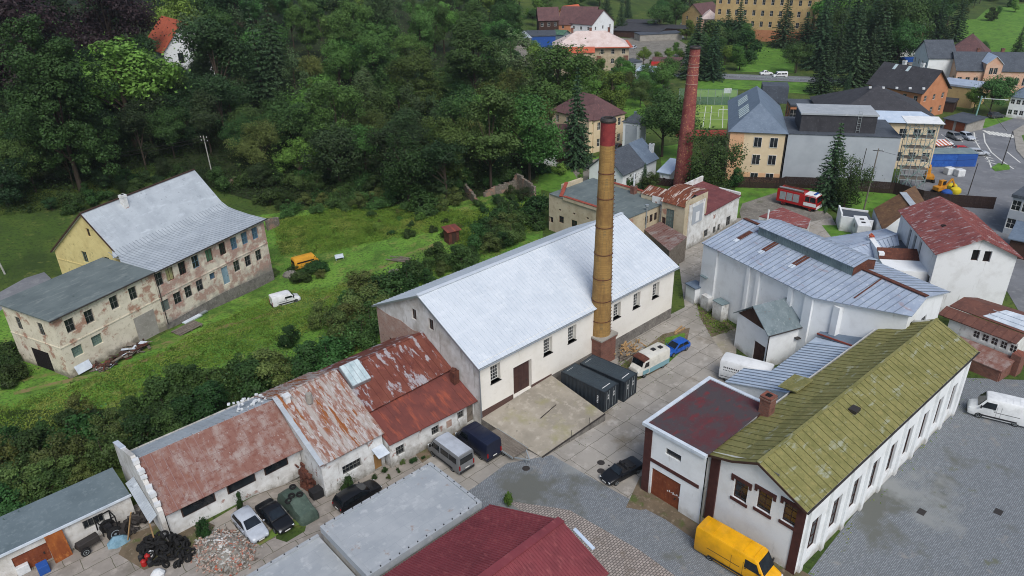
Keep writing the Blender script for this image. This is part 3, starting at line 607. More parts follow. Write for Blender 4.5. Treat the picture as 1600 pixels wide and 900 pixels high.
cn = thing('metal_canopy', 'small blue grey corrugated canopy leaning on the shed end wall', 'canopy', O3, SA)
mb = MB(); mb.slab([(-30.9, 11.4, 4.3), (-30.15, 11.4, 4.6), (-30.15, 6.3, 3.7), (-30.9, 6.1, 3.4)], .06); mb.seams((-30.9, 11.4, 4.3), (-30.9, 6.1, 3.4), (-30.15, 11.4, 4.6), (-30.15, 6.3, 3.7), 20, .05, .04); mb.build('sheet', 'zinc_old', cn)
MB().bar((-30.9, 6.3, .9), (-30.85, 6.3, 3.5), .1, .1).build('post', 'raw_wood', cn)

gar = thing('garage_row', 'flat grey felt roofed garage row with rusty doors in the near left corner', 'garage', O3, SA)
GX0, GX1, GZ = -52, -31.0, 3.7
mb = MB(); wall(gar, mb, (GX0, 10.6), (GX1, 10.6), .3, GZ - .1, [(17.9, 2.2, 1.6, .9, 'wide', 'grey_frame')], [(13.1, .8, 2.5, 2.0, 'rust_door')], depth=.15); wall(gar, mb, (GX1, 10.6), (GX1, 15.2), .3, GZ - .1); wall(gar, mb, (GX1, 15.2), (GX0, 15.2), .3, GZ - .1)
mb.build('wall', 'weathered_wall', gar)
mb = MB(); mb.box(GX0, 10.45, GZ - .15, GX1 + .05, 15.35, GZ); mb.build('roof', 'bitumen', gar); mb = MB(); mb.bar((GX0, 10.38, GZ - .05), (GX1 + .1, 10.38, GZ - .05), .12, .2); mb.build('fascia', 'trim_white', gar)
tag(MB().obox((-37.0, 10.1, 2.15), (1.3, .1, 2.9), .1, Matrix.Rotation(R(-12), 3, 'X')).build('rusty_board', 'rust_board', loc=O3, rot=SA), 'tall orange rusty metal board leaning on the garage wall', 'board')

# ---- parking roof slabs
pk = thing('garage_block', 'pale grey flat felt roof with low parapet in the foreground centre', 'garage', O3, SA)
PX0, PX1, PY0, PY1, PZ = -20.75, -9.35, -11.0, -3.85, 3.15
mb = MB(); mb.box(PX0 + .1, PY0 + .1, -.2, PX1 - .1, PY1 - .1, PZ - .25); mb.build('wall', 'concrete', pk)
MB().box(PX0 + .02, PY0 + .02, PZ - .25, PX1 - .02, PY1 - .02, PZ - .12).build('roof', 'bitumen_pale', pk)
mb = MB(); e = .28
for a, b, c_, d_ in ((PX0, PY0, PX1, PY0 + e), (PX0, PY1 - e, PX1, PY1), (PX0, PY0 + e, PX0 + e, PY1 - e), (PX1 - e, PY0 + e, PX1, PY1 - e)): mb.box(a, b, PZ - .7, c_, d_, PZ)
mb.build('parapet', 'bitumen_pale', pk)
mb = MB()
for k in range(13):
    for y in (PY0 + .14, PY1 - .14): mb.tube([(PX0 + .4 + k * .88, y, PZ), (PX0 + .4 + k * .88, y, PZ + .09)], .05, 6)
for k in range(7): mb.tube([(PX1 - .14, PY0 + .7 + k * .95, PZ), (PX1 - .14, PY0 + .7 + k * .95, PZ + .09)], .05, 6)
mb.build('anchor_bolt', 'black', pk)
pk2 = thing('garage_block', 'lower pale grey flat felt roof at the bottom edge left of the higher one', 'garage', O3, SA)
mb = MB(); mb.box(-38, -11, -.2, PX0 - .05, -3.5, 1.5); mb.build('wall', 'concrete', pk2); MB().box(-38.1, -11.1, 1.503, PX0 - .01, -3.4, 1.62).build('roof', 'bitumen_pale', pk2)
mb = MB(); mb.box(-38.1, -3.4, 1.3, PX0 - .01, -3.1, 1.78); mb.build('parapet', 'bitumen_pale', pk2)
mb = MB()
for k in range(14): mb.tube([(PX0 - .8 - k * 1.15, -3.25, 1.78), (PX0 - .8 - k * 1.15, -3.25, 1.87)], .05, 6)
mb.build('anchor_bolt', 'black', pk2)

# ---- dark red corrugated roof, foreground
A_, B_, C_ = at(766, 788, 3.4), at(592, 898, 3.4), None
x1, y1 = to_site(A_.x, A_.y)
rdg = at(877, 812, 5.6); xr, yr2 = to_site(rdg.x, rdg.y)
rr_ = at(952, 896, 3.4); x3, y3 = to_site(rr_.x, rr_.y)
dr = thing('red_roofed_shed', 'shed with dark red corrugated gable roof at the bottom edge of the picture', 'shed', O3, SA)
XL = x1 - 26
mb = MB(); mb.slab([(XL, y1, 3.4), (x1, y1, 3.4), (xr, yr2, 5.6), (XL, yr2, 5.6)], .08); mb.slab([(XL, yr2, 5.604), (xr, yr2, 5.604), (x3 , y3, 3.4), (XL, y3, 3.4)], .08)
mb.seams((XL, y1, 3.4), (x1, y1, 3.4), (XL, yr2, 5.6), (xr, yr2, 5.6), 110, .1, .05); mb.seams((XL, yr2, 5.6), (xr, yr2, 5.6), (XL, y3, 3.4), (x3, y3, 3.4), 110, .1, .05)
mb.bar((XL, yr2, 5.66), (xr, yr2, 5.66), .7, .08); mb.build('roof', 'darkred_sheet', dr)
mb = MB(); wall(dr, mb, (XL + .3, y3 + .3), (x3 - .4, y3 + .3), -.2, 3.3); wall(dr, mb, (x3 - .4, y3 + .3), (x1 - .3, y1 - .3), -.2, 3.3); wall(dr, mb, (x1 - .3, y1 - .3), (XL + .3, y1 - .3), -.2, 3.3); mb.poly([(x3 - .4, y3 + .3, 3.3), (x1 - .3, y1 - .3, 3.3), (xr - .35, yr2, 5.4)]); mb.build('wall', 'weathered_wall', dr)
fa1, fa2 = at(897, 826, 5.2), at(928, 858, 4.55); q1, q2 = to_site(fa1.x, fa1.y), to_site(fa2.x, fa2.y); MB().bar((*q1, 5.2), (*q2, 4.55), .3, .05).build('verge_flashing', 'zinc_blue', dr)

# ---- shipping containers
def container(label, x, y, rot):
    t = thing('shipping_container', label, 'container', site(x, y), SA + rot, 'black shipping containers')
    mb = MB(); L, W, Hh = 6.06, 2.44, 2.59
    n = 44
    for sgn in (-1, 1):      # corrugated long sides
        pts = []
        for k in range(n):
            ph = k % 4; pts.append((-L / 2 + .12 + (L - .24) * k / (n - 1), sgn * (W / 2 - (.0 if ph in (0, 1) else .04))))
        for a, b in zip(pts[:-1], pts[1:]):
            q = [(a[0], a[1], .16), (b[0], b[1], .16), (b[0], b[1], Hh - .1), (a[0], a[1], Hh - .1)]; mb.poly(q if sgn < 0 else q[::-1])
    mb.poly([(-L / 2 + .02, W / 2, .1), (-L / 2 + .02, -W / 2, .1), (-L / 2 + .02, -W / 2, Hh - .1), (-L / 2 + .02, W / 2, Hh - .1)])
    mb.build('body', 'container_grey', t)
    f = MB()
    for sx in (-1, 1):
        for sy in (-1, 1): f.box(sx * (L / 2 - .08) - .08, sy * (W / 2 - .07) - .075, 0, sx * (L / 2 - .08) + .08, sy * (W / 2 - .07) + .075, Hh)
        f.box(sx * (L / 2 - .06) - .06, -W / 2 + .145, .02, sx * (L / 2 - .06) + .06, W / 2 - .145, .16); f.box(sx * (L / 2 - .06) - .06, -W / 2 + .145, Hh - .12, sx * (L / 2 - .06) + .06, W / 2 - .145, Hh - .005)
    for sy in (-1, 1): f.box(-L / 2 + .16, sy * (W / 2 - .05) - .05, .02, L / 2 - .16, sy * (W / 2 - .05) + .05, .16); f.box(-L / 2 + .16, sy * (W / 2 - .05) - .05, Hh - .11, L / 2 - .16, sy * (W / 2 - .05) + .05, Hh - .005)
    f.build('frame', 'container_grey', t)
    r = MB(); r.box(-L / 2 + .13, -W / 2 + .1, Hh - .06, L / 2 - .13, W / 2 - .1, Hh - .02); r.seams((-L / 2 + .2, -W / 2 + .12, Hh - .02), (L / 2 - .2, -W / 2 + .12, Hh - .02), (-L / 2 + .2, W / 2 - .12, Hh - .02), (L / 2 - .2, W / 2 - .12, Hh - .02), 22, .12, .02); r.build('roof', 'container_roof', t)
    for k, y0 in enumerate((-W / 2 + .15, .01)):
        d = MB(); d.box(L / 2 - .1, y0, .17, L / 2 - .05, y0 + W / 2 - .16, Hh - .13)
        do = d.build('door', 'container_grey', t); b = MB()
        for q in (.3, .75): b.tube([(L / 2 - .02, y0 + q, .15), (L / 2 - .02, y0 + q, Hh - .12)], .022, 6)
        b.build('locking_bar', 'galv', do)
        w_ = MB()      # reporting marks on the doors
        for i in range(6): w_.box(L / 2 - .0495, y0 + (.42 if k else .5) + (i % 3) * .07, 1.35 + (i // 3) * .35, L / 2 - .046, y0 + (.42 if k else .5) + (i % 3) * .07 + .045, 1.6 + (i // 3) * .35)
        w_.build('marking', 'marking_white', do)
    w_ = MB(); w_.box(L / 2 - .75, -W / 2 + .5, Hh - .018, L / 2 - .6, W / 2 - .6, Hh - .012); w_.box(-L / 2 + .3, -W / 2 + .5, Hh - .018, -L / 2 + .42, W / 2 - .9, Hh - .012)
    for i in range(5): w_.box(L / 2 - 1.0, -W / 2 - .008, .9 + i * .2, L / 2 - .8, -W / 2 - .003, 1.02 + i * .2)
    w_.build('marking', 'marking_white', t)
    return t
container('black shipping container nearer the concrete ramp', 11.98, -4.3, R(-87))
container('black shipping container nearer the brick chimney base', 14.85, -4.55, R(-85))
# ---------------------------------------------------------------- survey helpers for other buildings
def survey_wall(P0, ang, px, py):
    """where pixel (px, py) meets the vertical wall through P0 running at ang: (distance along, height)"""
    d = Vector((cos(ang), sin(ang))); n = Vector((-d.y, d.x)); r = RM @ Vector((px - 800, py - 450, FOC))
    t = (P0.x * n.x + P0.y * n.y) / (r.x * n.x + r.y * n.y)
    return (r.x * t - P0.x) * d.x + (r.y * t - P0.y) * d.y, CH + r.z * t
def rect3(a, b, c):
    """origin, angle, length, width of the rectangle with front edge a-b and rear point c (width may be negative)"""
    ang = atan2(b.y - a.y, b.x - a.x); L = hypot(b.x - a.x, b.y - a.y); W = (c.x - a.x) * -sin(ang) + (c.y - a.y) * cos(ang); return ang, L, W
def hip_roof(mb, x0, x1, y0, y1, ze, zr, run=None, t=.15):
    if y1 - y0 > x1 - x0:
        xm = (x0 + x1) / 2; r_ = (x1 - x0) / 2; a, b = (xm, y0 + r_, zr), (xm, y1 - r_, zr)
        mb.slab([(x0, y1, ze), (x0, y0, ze), a, b], t); mb.slab([(x1, y0, ze), (x1, y1, ze), b, a], t); mb.slab([(x0, y0, ze), (x1, y0, ze), a], t); mb.slab([(x1, y1, ze), (x0, y1, ze), b], t); return mb
    ym = (y0 + y1) / 2; run = (y1 - y0) / 2 if run is None else run; a, b = (x0 + run, ym, zr), (x1 - run, ym, zr)
    mb.slab([(x0, y0, ze), (x1, y0, ze), b, a], t); mb.slab([(x1, y1, ze), (x0, y1, ze), a, b], t); mb.slab([(x0, y1, ze), (x0, y0, ze), a], t); mb.slab([(x1, y0, ze), (x1, y1, ze), b], t)
    return mb

# ---------------------------------------------------------------- old house with the yellow gable, left
E0 = at(78, 499, 8.05); EA = R(62.9)
old = thing('old_house', 'long derelict house with peeling plaster, bare brick and pale metal gable roof on the meadow', 'house', (E0.x, E0.y, 0), EA)
X0, X1, W_ = 13.9, 34.0, 22.6
mb = MB()
wall(old, mb, (.1, .1), (X0, .1), -.6, 7.9, [(1.9, 5.3, 1.15, 1.75, 'cross', 'grey_frame'), (4.35, 5.25, 1.15, 1.75, 'cross', 'grey_frame'), (7.8, 5.5, 1.15, 1.75, 'cross', 'grey_frame'), (10.5, 5.5, 1.15, 1.75, 'cross', 'grey_frame'),
     (1.75, 2.1, 1.35, 1.35, 'grid', 'green_frame', 'block_glass'), (4.35, 2.2, 1.35, 1.35, 'grid', 'green_frame', 'block_glass')], depth=.28)
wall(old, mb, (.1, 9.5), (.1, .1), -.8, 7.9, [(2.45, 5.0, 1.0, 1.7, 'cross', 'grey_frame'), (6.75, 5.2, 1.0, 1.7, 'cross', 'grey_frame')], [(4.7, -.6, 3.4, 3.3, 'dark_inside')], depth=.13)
wall(old, mb, (X0, 9.5), (.1, 9.5), -.6, 7.9); mb.build('annex_wall', 'plaster_brick', old)
MB().box(9.6, .05, -.4, 12.6, .098, 3.2).build('walled_up_gate', 'concrete', old)
mb = MB(); mb.box(0, .03, 4.02, X0, .096, 4.16); mb.box(.03, 0, 4.02, .096, 9.5, 4.16); mb.build('string_course', 'plaster_brick', old)
mb = MB(); mb.slab([(-.3, -.3, 8.0), (X0 + .1, -.3, 8.05), (X0 + .1, 9.8, 8.25), (-.3, 9.8, 8.2)], .16); mb.build('annex_roof', 'bitumen_green', old)
gutter(old, (-.3, -.36, 7.9), (X0, -.36, 7.95), .08); 
mb = MB(); up = ['brown_frame', 'curtain_glass'], ['brown_frame', 'sky_glass'], ['blue_frame', 'sky_glass']
gl = ['dark_glass', 'curtain_glass', 'dark_glass', 'dark_glass', 'green_glass', 'dark_glass', 'sky_glass', 'sky_glass', 'sky_glass']
fr = ['grey_frame', 'brown_frame', 'brown_frame', 'blue_frame', 'brown_frame', 'brown_frame', 'blue_frame', 'blue_frame', 'blue_frame']
kinds = ['cross', 'two', 'cross', 'cross', 'two', 'cross', 'cross', 'cross', 'cross']
w1 = [(x - X0, 5.65, 1.2, 1.85, kinds[i], fr[i], gl[i]) for i, x in enumerate((14.6, 16.3, 18.35, 20.6, 23.0, 25.45, 27.6, 29.7, 31.8))]
w2 = [(x - X0, z, w, h, k, 'grey_frame', g) for x, z, w, h, k, g in ((14.5, 1.95, 1.35, 1.6, 'grille', 'block_glass'), (15.95 + .6, 2.05, 1.25, 1.7, 'cross', 'dark_glass'), (18.4, 2.15, 1.2, 1.7, 'cross', 'dark_glass'), (20.4, 2.2, 1.2, 1.7, 'cross', 'dark_glass'), (22.75, 2.95, 1.0, 1.0, 'one', 'sky_glass'), (27.3, 2.25, 1.2, 1.7, 'cross', 'dark_glass'), (29.5, 2.15, 1.2, 1.7, 'cross', 'dark_glass'), (31.7, 2.2, 1.2, 1.7, 'cross', 'dark_glass'))]
wall(old, mb, (X0, .1), (X1 - .2, .1), -3.2, 7.9, w1 + w2, [(25.0 - X0, 1.25, 1.25, 2.7, 'blue_door')], depth=.24)
mb.build('brick_front', 'brick_plaster', old)
mb = MB(); mb.box(X0, .02, 4.25, X1 - .2, .097, 4.38); mb.build('string_course', 'brick_plaster', old); mb = MB(); mb.slab([(X0, .03, -3.2), (X1 - .2, .03, -3.2), (X1 - .2, .03, -.35), (24, .03, .35), (X0, .03, .25)], .02); mb.build('stone_plinth', 'plinth_stone', old)
mb = MB(); ym_, zr_ = 13.3, 13.75
wall(old, mb, (X0 + 1.3, W_), (X0 + 1.3, 8.0), -.6, [(0, 6.4), (W_ - ym_, zr_ - .15), (W_ - 8.0, 7.9)], [(W_ - 11.0, 5.85, 1.15, 1.7, 'two', 'green_frame', 'dark_glass'), (W_ - 15.8, 5.85, 1.15, 1.7, 'two', 'green_frame', 'dark_glass'), (W_ - 13.3, 10.2, .7, 1.2, 'one', 'brown_frame'), (W_ - 16.2, 1.2, 1.3, 1.9, 'cross', 'brown_frame')], depth=.2)
wall(old, mb, (X1 - .2, .1), (X1 - .2, W_), -3.2, [(0, 7.9), (8.6, 9.3), (ym_ - .1, 13.9), (W_ - .1, 6.4)]); wall(old, mb, (X1 - .2, W_), (X0 + 1.3, W_), -3, 6.4)
tag(mb.build('gable_wall', 'yellow_plaster', old), 'yellow plastered gable')
MB().box(X0 + 1.24, 8.2, 5.2, X0 + 1.297, W_ - .1, 5.34).build('string_course', 'yellow_plaster', old)
xa, xb = X0 + .1, X1 + .3
mb = MB(); mb.slab([(X0 + 1.0, 8.4, 8.9), (xb, 8.6, 9.35), (xb, ym_, 14.1), (X0 + 1.0, ym_, 13.6)], .14); mb.slab([(X0 + 1.0, ym_, 13.604), (xb, ym_, 14.104), (xb, W_ + .4, 6.3), (X0 + 1.0, W_ + .4, 6.3)], .14)
mb.seams((X0 + 1, 8.4, 8.9), (xb, 8.6, 9.35), (X0 + 1, ym_, 13.6), (xb, ym_, 14.1), 34, .035, .03); mb.build('roof', 'zinc_old', old)
mb = MB(); pr = [(-.35, 8.0, 8.05), (3.4, 8.2, 8.25), (6.2, 8.3, 8.6), (7.6, 8.5, 8.9), (8.6, 9.05, 9.45)]
for (ya, za, zb2), (yb2, zc, zd) in zip(pr[:-1], pr[1:]):
    mb.slab([(xa, ya, za), (xb, ya, zb2), (xb, yb2, zd), (xa if yb2 < 7 else X0 + .9, yb2, zc)], .1); mb.mark(1); mb.seams((xa, ya, za), (xb, ya, zb2), (xa, yb2, zc), (xb, yb2, zd), 38, .05, .06); mb.mark(0)
tag(mb.build('skirt_roof', ('zinc_old', 'seam_zinc'), old), 'flatter seamed metal skirt of the roof')
mb = MB(); mb.bar((X0 + .9, ym_, 13.7), (xb, ym_, 14.2), .3, .12); mb.bar((X0 + .95, 8.3, 8.9), (X0 + .95, ym_, 13.62), .1, .2); mb.bar((X0 + .95, W_ + .4, 6.3), (X0 + .95, ym_, 13.62), .1, .2); mb.build('ridge_board', 'dark_wood', old)
gutter(old, (X0, -.42, 7.92), (X1 + .3, -.42, 8.15), .08)
MB().tube([(X0 + .15, -.05, 7.9), (X0 + .15, -.05, .2)], .06).build('downpipe', 'dark_metal', old)
chimney(old, X0 + 7.0, 12.4, 12.3, 14.4, .7, 'white_wall_worn')

# ---------------------------------------------------------------- white workshop with the red felt roof and its mossy neighbour
ZF = 7.6
fl = at(1010, 659.5, ZF); ax, ay = to_site(fl.x, fl.y)
fr_ = at(1109, 708, ZF); _, by = to_site(fr_.x, fr_.y)
bk_ = at(1112.5, 592, ZF); cx_, _ = to_site(bk_.x, bk_.y)
wsh = thing('workshop', 'white workshop with dark red felt flat roof and rust coloured garage door facing the yard', 'workshop', O3, SA)
mb = MB(); D0 = Vector((0, 0)); Pf = site(ax, ay); FA = SA - pi / 2
def sw(px, py): return survey_wall(Pf, FA, px, py)
dl, dh = sw(1018, 738); dr_, _ = sw(1063, 762)
dw = dr_ - dl
vs, vz = sw(1052, 711)
wall(wsh, mb, (ax, ay), (ax, by), -.2, ZF - .15, [(vs, vz - .35, 1.6, .7, 'one', 'grey_frame')], [(dl + dw / 2, -.05, dw, 3.15, 'rust_door')], depth=.2)
wall(wsh, mb, (cx_, ay), (ax, ay), -.2, ZF - .15); wall(wsh, mb, (cx_, by), (cx_, ay), -.2, ZF - .15); mb.build('wall', 'white_wall', wsh)
mb = MB(); mb.box(ax + .05, by, ZF - .14, cx_ - .05, ay - .05, ZF - .1); mb.build('roof', 'red_felt', wsh)
mb = MB(); mb.box(ax - .25, by, ZF - .3, ax + .1, ay + .25, ZF); mb.box(ax + .1, ay - .1, ZF - .3, cx_ + .25, ay + .25, ZF); mb.box(cx_ - .1, by, ZF - .3, cx_ + .25, ay - .1, ZF); mb.build('parapet_flashing', 'trim_white', wsh)
mb = MB(); mb.box(ax - .07, ay - .75, 0, ax - .002, ay + .02, ZF - .35); bs, bz = sw(1070, 750); mb.box(ax - .06, by + .4, 3.75, ax - .002, ay - .75, 4.1); mb.build('brown_trim', 'trim_brown', wsh)
ps, _ = sw(1099, 790); MB().tube([(ax - .12, ay - ps, .1), (ax - .12, ay - ps, 4.0), (ax - .02, ay - ps, 4.35)], .09, 8).build('flue_pipe', 'grey_frame', wsh)
mk = MB()
for i in range(7): mk.box(ax + .12, ay - dl - dw * .55 - .2 * i, 1.35 + .05 * (i % 3), ax + .125, ay - dl - dw * .55 - .2 * i - .12, 1.5 + .12 * (i % 2))
mk.build('door_marking', 'marking_white', wsh)

KEEP = (SA, SU, SV, O3)
SA = R(40.3); SU = Vector((cos(SA), sin(SA), 0)); SV = Vector((-sin(SA), cos(SA), 0))
ZM = 7.2
_, by = to_site(fr_.x, fr_.y); FA = SA - pi / 2
m0 = at(1109, 708, ZM); mx0, my0 = to_site(m0.x, m0.y); m1 = at(1272, 790, ZM); _, my1 = to_site(m1.x, m1.y); m2_ = at(1393, 501, ZM); mx1, _ = to_site(m2_.x, m2_.y)
ridge_y = (my0 + my1) / 2; ZR = 9.1
mos = thing('moss_roofed_hall', 'long white hall with mossy olive metal gable roof beside the red felt roofed workshop', 'hall', O3, SA)
mb = MB(); wins = []
gy0 = by + .55; gy1 = my1 + .25; GL = gy0 - gy1
Pm = site(mx0 + .3, gy0)
for px, py in ((1157, 767), (1194, 784), (1235, 804)):
    s, z = survey_wall(Pm, FA, px, py); wins.append((s, z - 1.0, 1.25, 2.0, 'tee', 'brown_frame'))
GX = mx0 + .3
top = [(0, ZM - .05), (gy0 - ridge_y, ZR - .2), (GL, ZM - .1)]
wall(mos, mb, (GX, gy0), (GX, gy1), -.2, top, wins, depth=.2)
mb.build('gable_wall', 'white_wall', mos)
mb = MB(); pw = []
RL = mx1 - GX - .3
for k in range(9): pw.append((2.2 + k * 3.4, 1.2, 1.5, 3.4, 'tee', 'brown_frame'))
wall(mos, mb, (GX, gy1), (GX + RL, gy1), -.2, ZM - .1, pw, depth=.25); wall(mos, mb, (GX + RL, gy1), (GX + RL, gy0), -.2, [(0, ZM - .1), (gy0 - ridge_y, ZR - .2), (GL, ZM - .1)]); wall(mos, mb, (GX + RL, gy0), (GX, gy0), -.2, ZM - .1); mb.build('wall', 'white_wall', mos)
mb = MB(); mb.box(GX - .16, gy0 - 1.25, .0, GX - .003, gy0 - .42, ZM - .3); mb.box(GX - .07, gy1 - .02, 0, GX - .003, gy1 + .7, ZM - .6)
for s, z, w, h, *_ in wins:
    y = gy0 - s; mb.box(GX - .09, y - .95, z + h - .05, GX - .003, y + .95, z + h + .28); mb.box(GX - .085, y - .8, z - .3, GX - .003, y + .8, z - .02)
    for q in (-.82, .82): mb.box(GX - .075, y + q - .12, z + h - .35, GX - .003, y + q + .12, z + h - .05)
mb.build('brown_trim', 'trim_brown', mos)
mb = MB()
for k in range(10): MB().box(GX + .4 + k * 3.4, gy1 - .22, 0, GX + .9 + k * 3.4, gy1 - .003, ZM - .4).build('pilaster', 'white_wall', mos)
vs, vz = survey_wall(Pm, FA, 1212, 743); MB().box(GX - .04, gy0 - vs - .3, vz - .3, GX - .002, gy0 - vs + .3, vz + .3).build('vent_grille', 'grey_frame', mos)
mb = MB(); rx0, rx1 = mx0 - .25, mx1 + .2
ymid = (my0 + ridge_y) / 2; zmid = (ZM + ZR) / 2 - .22
for (ya, za), (yb2, zb2) in (((my0, ZM), (ymid, zmid)), ((ymid, zmid), (ridge_y, ZR)), ((ridge_y, ZR + .004), (my1, ZM - .1))):
    mb.slab([(rx0, ya, za), (rx1, ya, za), (rx1, yb2, zb2), (rx0, yb2, zb2)], .12); mb.mark(1); mb.seams((rx0, ya, za), (rx1, ya, za), (rx0, yb2, zb2), (rx1, yb2, zb2), 40, .035, .045, .1); mb.mark(0)
mb.bar((rx0, ridge_y, ZR + .03), (rx1, ridge_y, ZR + .03), .3, .07); mb.build('roof', ('moss_roof', 'seam_moss'), mos)
mb = MB(); mb.bar((rx0 - .02, my0, ZM - .1), (rx0 - .02, ymid, zmid - .1), .05, .2); mb.bar((rx0 - .02, ymid, zmid - .1), (rx0 - .02, ridge_y, ZR - .1), .05, .2); mb.bar((rx0 - .02, ridge_y, ZR - .1), (rx0 - .02, my1, ZM - .2), .05, .2); mb.build('barge_board', 'dark_wood', mos)
gutter(mos, (rx0, my1 - .06, ZM - .2), (rx1, my1 - .06, ZM - .2), .09)
cp_ = at(1197, 645, ZM + .2); qx, qy = to_site(cp_.x, cp_.y); chimney(mos, qx, qy, ZM - 1, ZM + 2.0, 1.0, 'red_brick')
dm_ = at(1262, 612, ZM + .1); qx, qy = to_site(dm_.x, dm_.y)
mb = MB(); mb.slab([(qx - 1.4, my0 - .6, ZM + .55), (qx + 1.6, my0 - .6, ZM + .55), (qx + 1.6, my0 + 1.3, ZM + .25), (qx - 1.4, my0 + 1.3, ZM + .25)], .1); mb.build('canopy', 'moss_roof', mos)
for px, py in ((1380, 569), (1335, 640)):
    p = at(px, py, 8.6); qx, qy = to_site(p.x, p.y); MB().obox((qx, qy, 8.6), (.9, .7, .3)).build('roof_hatch', 'dark_metal', mos)

SA, SU, SV, O3 = KEEP
# ---- blue grey low shed between
bl = thing('lean_to_shed', 'low shed with blue grey seamed metal roof between the white gatehouse and the mossy roof', 'shed', O3, SA)
def SP(px, py, z): p = at(px, py, z); x, y = to_site(p.x, p.y); return (x, y, z)
ZH, ZL = 5.9, 4.4
B1, C1, D1, E1 = SP(1228, 631, ZH), SP(1340, 544, ZH), SP(1281, 529, ZL), SP(1199, 577, ZL)
yl = (D1[1] + E1[1]) / 2; yb1 = min(B1[1], C1[1]); zpl = lambda y: ZL + (ZH - ZL) * (yl - y) / (yl - yb1); za1 = 5.0
for _ in range(20): A1 = SP(1133, 596, za1); za1 = zpl(A1[1])
xl0, xl1 = A1[0], D1[0]; B1 = (A1[0] - .0, yb1, ZH); C1 = (C1[0], yb1, ZH)
mb = MB(); mb.slab([(xl0, A1[1], za1), (E1[0] - .3, A1[1], za1), (E1[0], yl, ZL), (D1[0], yl, ZL), (C1[0], C1[1], ZH), (B1[0], B1[1], ZH)], .1); mb.mark(1)
for k in range(19):
    t = (k + .5) / 19; x = xl0 + (C1[0] - xl0) * t; ys = yl if x > E1[0] else A1[1]; mb.bar((x, ys, zpl(ys) + .05), (x, B1[1], ZH + .05), .06, .07)
mb.build('roof', ('zinc_blue', 'seam_dark'), bl)
mb = MB(); wall(bl, mb, (xl1, yl - .2), (E1[0], yl - .2), -.1, ZL - .1); wall(bl, mb, (xl0 + .2, A1[1] - .1), (xl0 + .2, B1[1]), -.1, [(0, za1 - .1), (A1[1] - .1 - B1[1], ZH - .1)]); wall(bl, mb, (E1[0], A1[1] - .1), (xl0 + .2, A1[1] - .1), -.1, za1 - .1); mb.build('wall', 'white_wall', bl)
d2 = SP(1297, 515, 5.2); e2 = SP(1355, 529, 5.2)
mb = MB(); mb.slab([(D1[0] + .05, yl, ZL + .35), (C1[0] + .05, C1[1], ZH - .2), (e2[0], C1[1], ZH - .1), (d2[0] + 1, yl, ZL + .6)], .1); tag(mb.build('felt_roof', 'slate_blue', bl), 'dark grey felt end of the roof')
mb = MB(); mb.bar((D1[0] + .1, yl, ZL + .45), (C1[0] + .1, C1[1], ZH + .0), .12, .16); mb.build('step_flashing', 'red_cap', bl)

# ---- gatehouse
g0 = at(1203, 520, 4.8); GA = R(22.5)
gt = thing('gatehouse', 'small white building with grey green gable roof and dark brown door by the big hall', 'house', (g0.x, g0.y, 0), GA)
gw_ = 5.5
mb = MB(); Pg = g0
s0, z0_ = survey_wall(g0, GA + pi / 2, 1184, 560)
wall(gt, mb, (0, gw_), (0, 0), -.1, [(0, 4.7), (gw_ / 2, 6.9), (gw_, 4.7)], [], [(gw_ - s0, .05, 1.9, 2.6, 'brown_door')], depth=.2); wall(gt, mb, (0, 0), (6.6, 0), -.1, 4.7); wall(gt, mb, (6.6, gw_), (0, gw_), -.1, 4.7); mb.build('wall', 'white_wall', gt)
mb = MB(); gable_roof(mb, -.5, 6.6, -.35, gw_ + .35, 4.65, 4.65, gw_ / 2, 7.05, .1); mb.build('roof', 'gate_sheet', gt)
mb = MB(); mb.poly([(-.05, .05, 4.72), (-.05, gw_ / 2, 6.85), (-.05, gw_ - .05, 4.72)]); mb.build('gable_boarding', 'dark_wood', gt)
gutter(gt, (-.4, -.4, 4.6), (6.5, -.4, 4.6), .07); MB().tube([(-.06, -.06, 4.5), (-.06, -.06, .1)], .06).build('downpipe', 'dark_metal', gt)
MB().obox((4.5, -.25, 3.2), (1.4, .5, .1)).build('bracket', 'dark_metal', gt)

# ---- big white hall with the monitor roof
bo = at(1100, 378, 9); BA = R(-62.4)
big = thing('monitor_hall', 'big white windowless hall with blue grey seamed roof and long raised roof monitor', 'hall', (bo.x, bo.y, 0), BA)
zr = 10.87; yr = 6.85; yb_ = 13.7
mb = MB(); wall(big, mb, (.15, .2), (18.2, .2), -.1, 8.95); wall(big, mb, (18.2, .2), (27.0, 3.7), -.1, [(0, 8.95), (9.47, 9.85)]); wall(big, mb, (27.0, 3.7), (24.6, 13.5), -.1, [(0, 9.85), (3.24, 10.7), (10.09, 8.9)], [(1.6, 6.2, 1.2, 2.2, 'two', 'grey_frame'), (5.2, 5.0, 1.5, 2.6, 'two', 'grey_frame')])
wall(big, mb, (24.6, 13.5), (.15, 13.5), -.1, 8.9); wall(big, mb, (.15, 13.5), (.15, .2), -.1, [(0, 8.9), (6.65, 10.7), (13.3, 8.9)]); mb.build('wall', 'white_wall', big)
mb = MB()
for x, w in ((.1, 2.6), (9.6, .5), (8.0, .5), (14.6, .6), (17.0, 1.1)): MB().box(x, -.12, 0, x + w, .198, 8.9).build('pilaster', 'white_wall', big)
mb = MB(); mb.slab([(-.1, -.3, 8.92), (18.2, -.3, 8.92), (27.5, 3.4, 9.93), (26.6, yr, zr), (-.1, yr, zr)], .12); mb.slab([(-.1, yr, zr + .004), (26.6, yr, zr + .004), (25.0, yb_ + .2, 8.95), (-.1, yb_ + .2, 8.95)], .12); mb.mark(1)
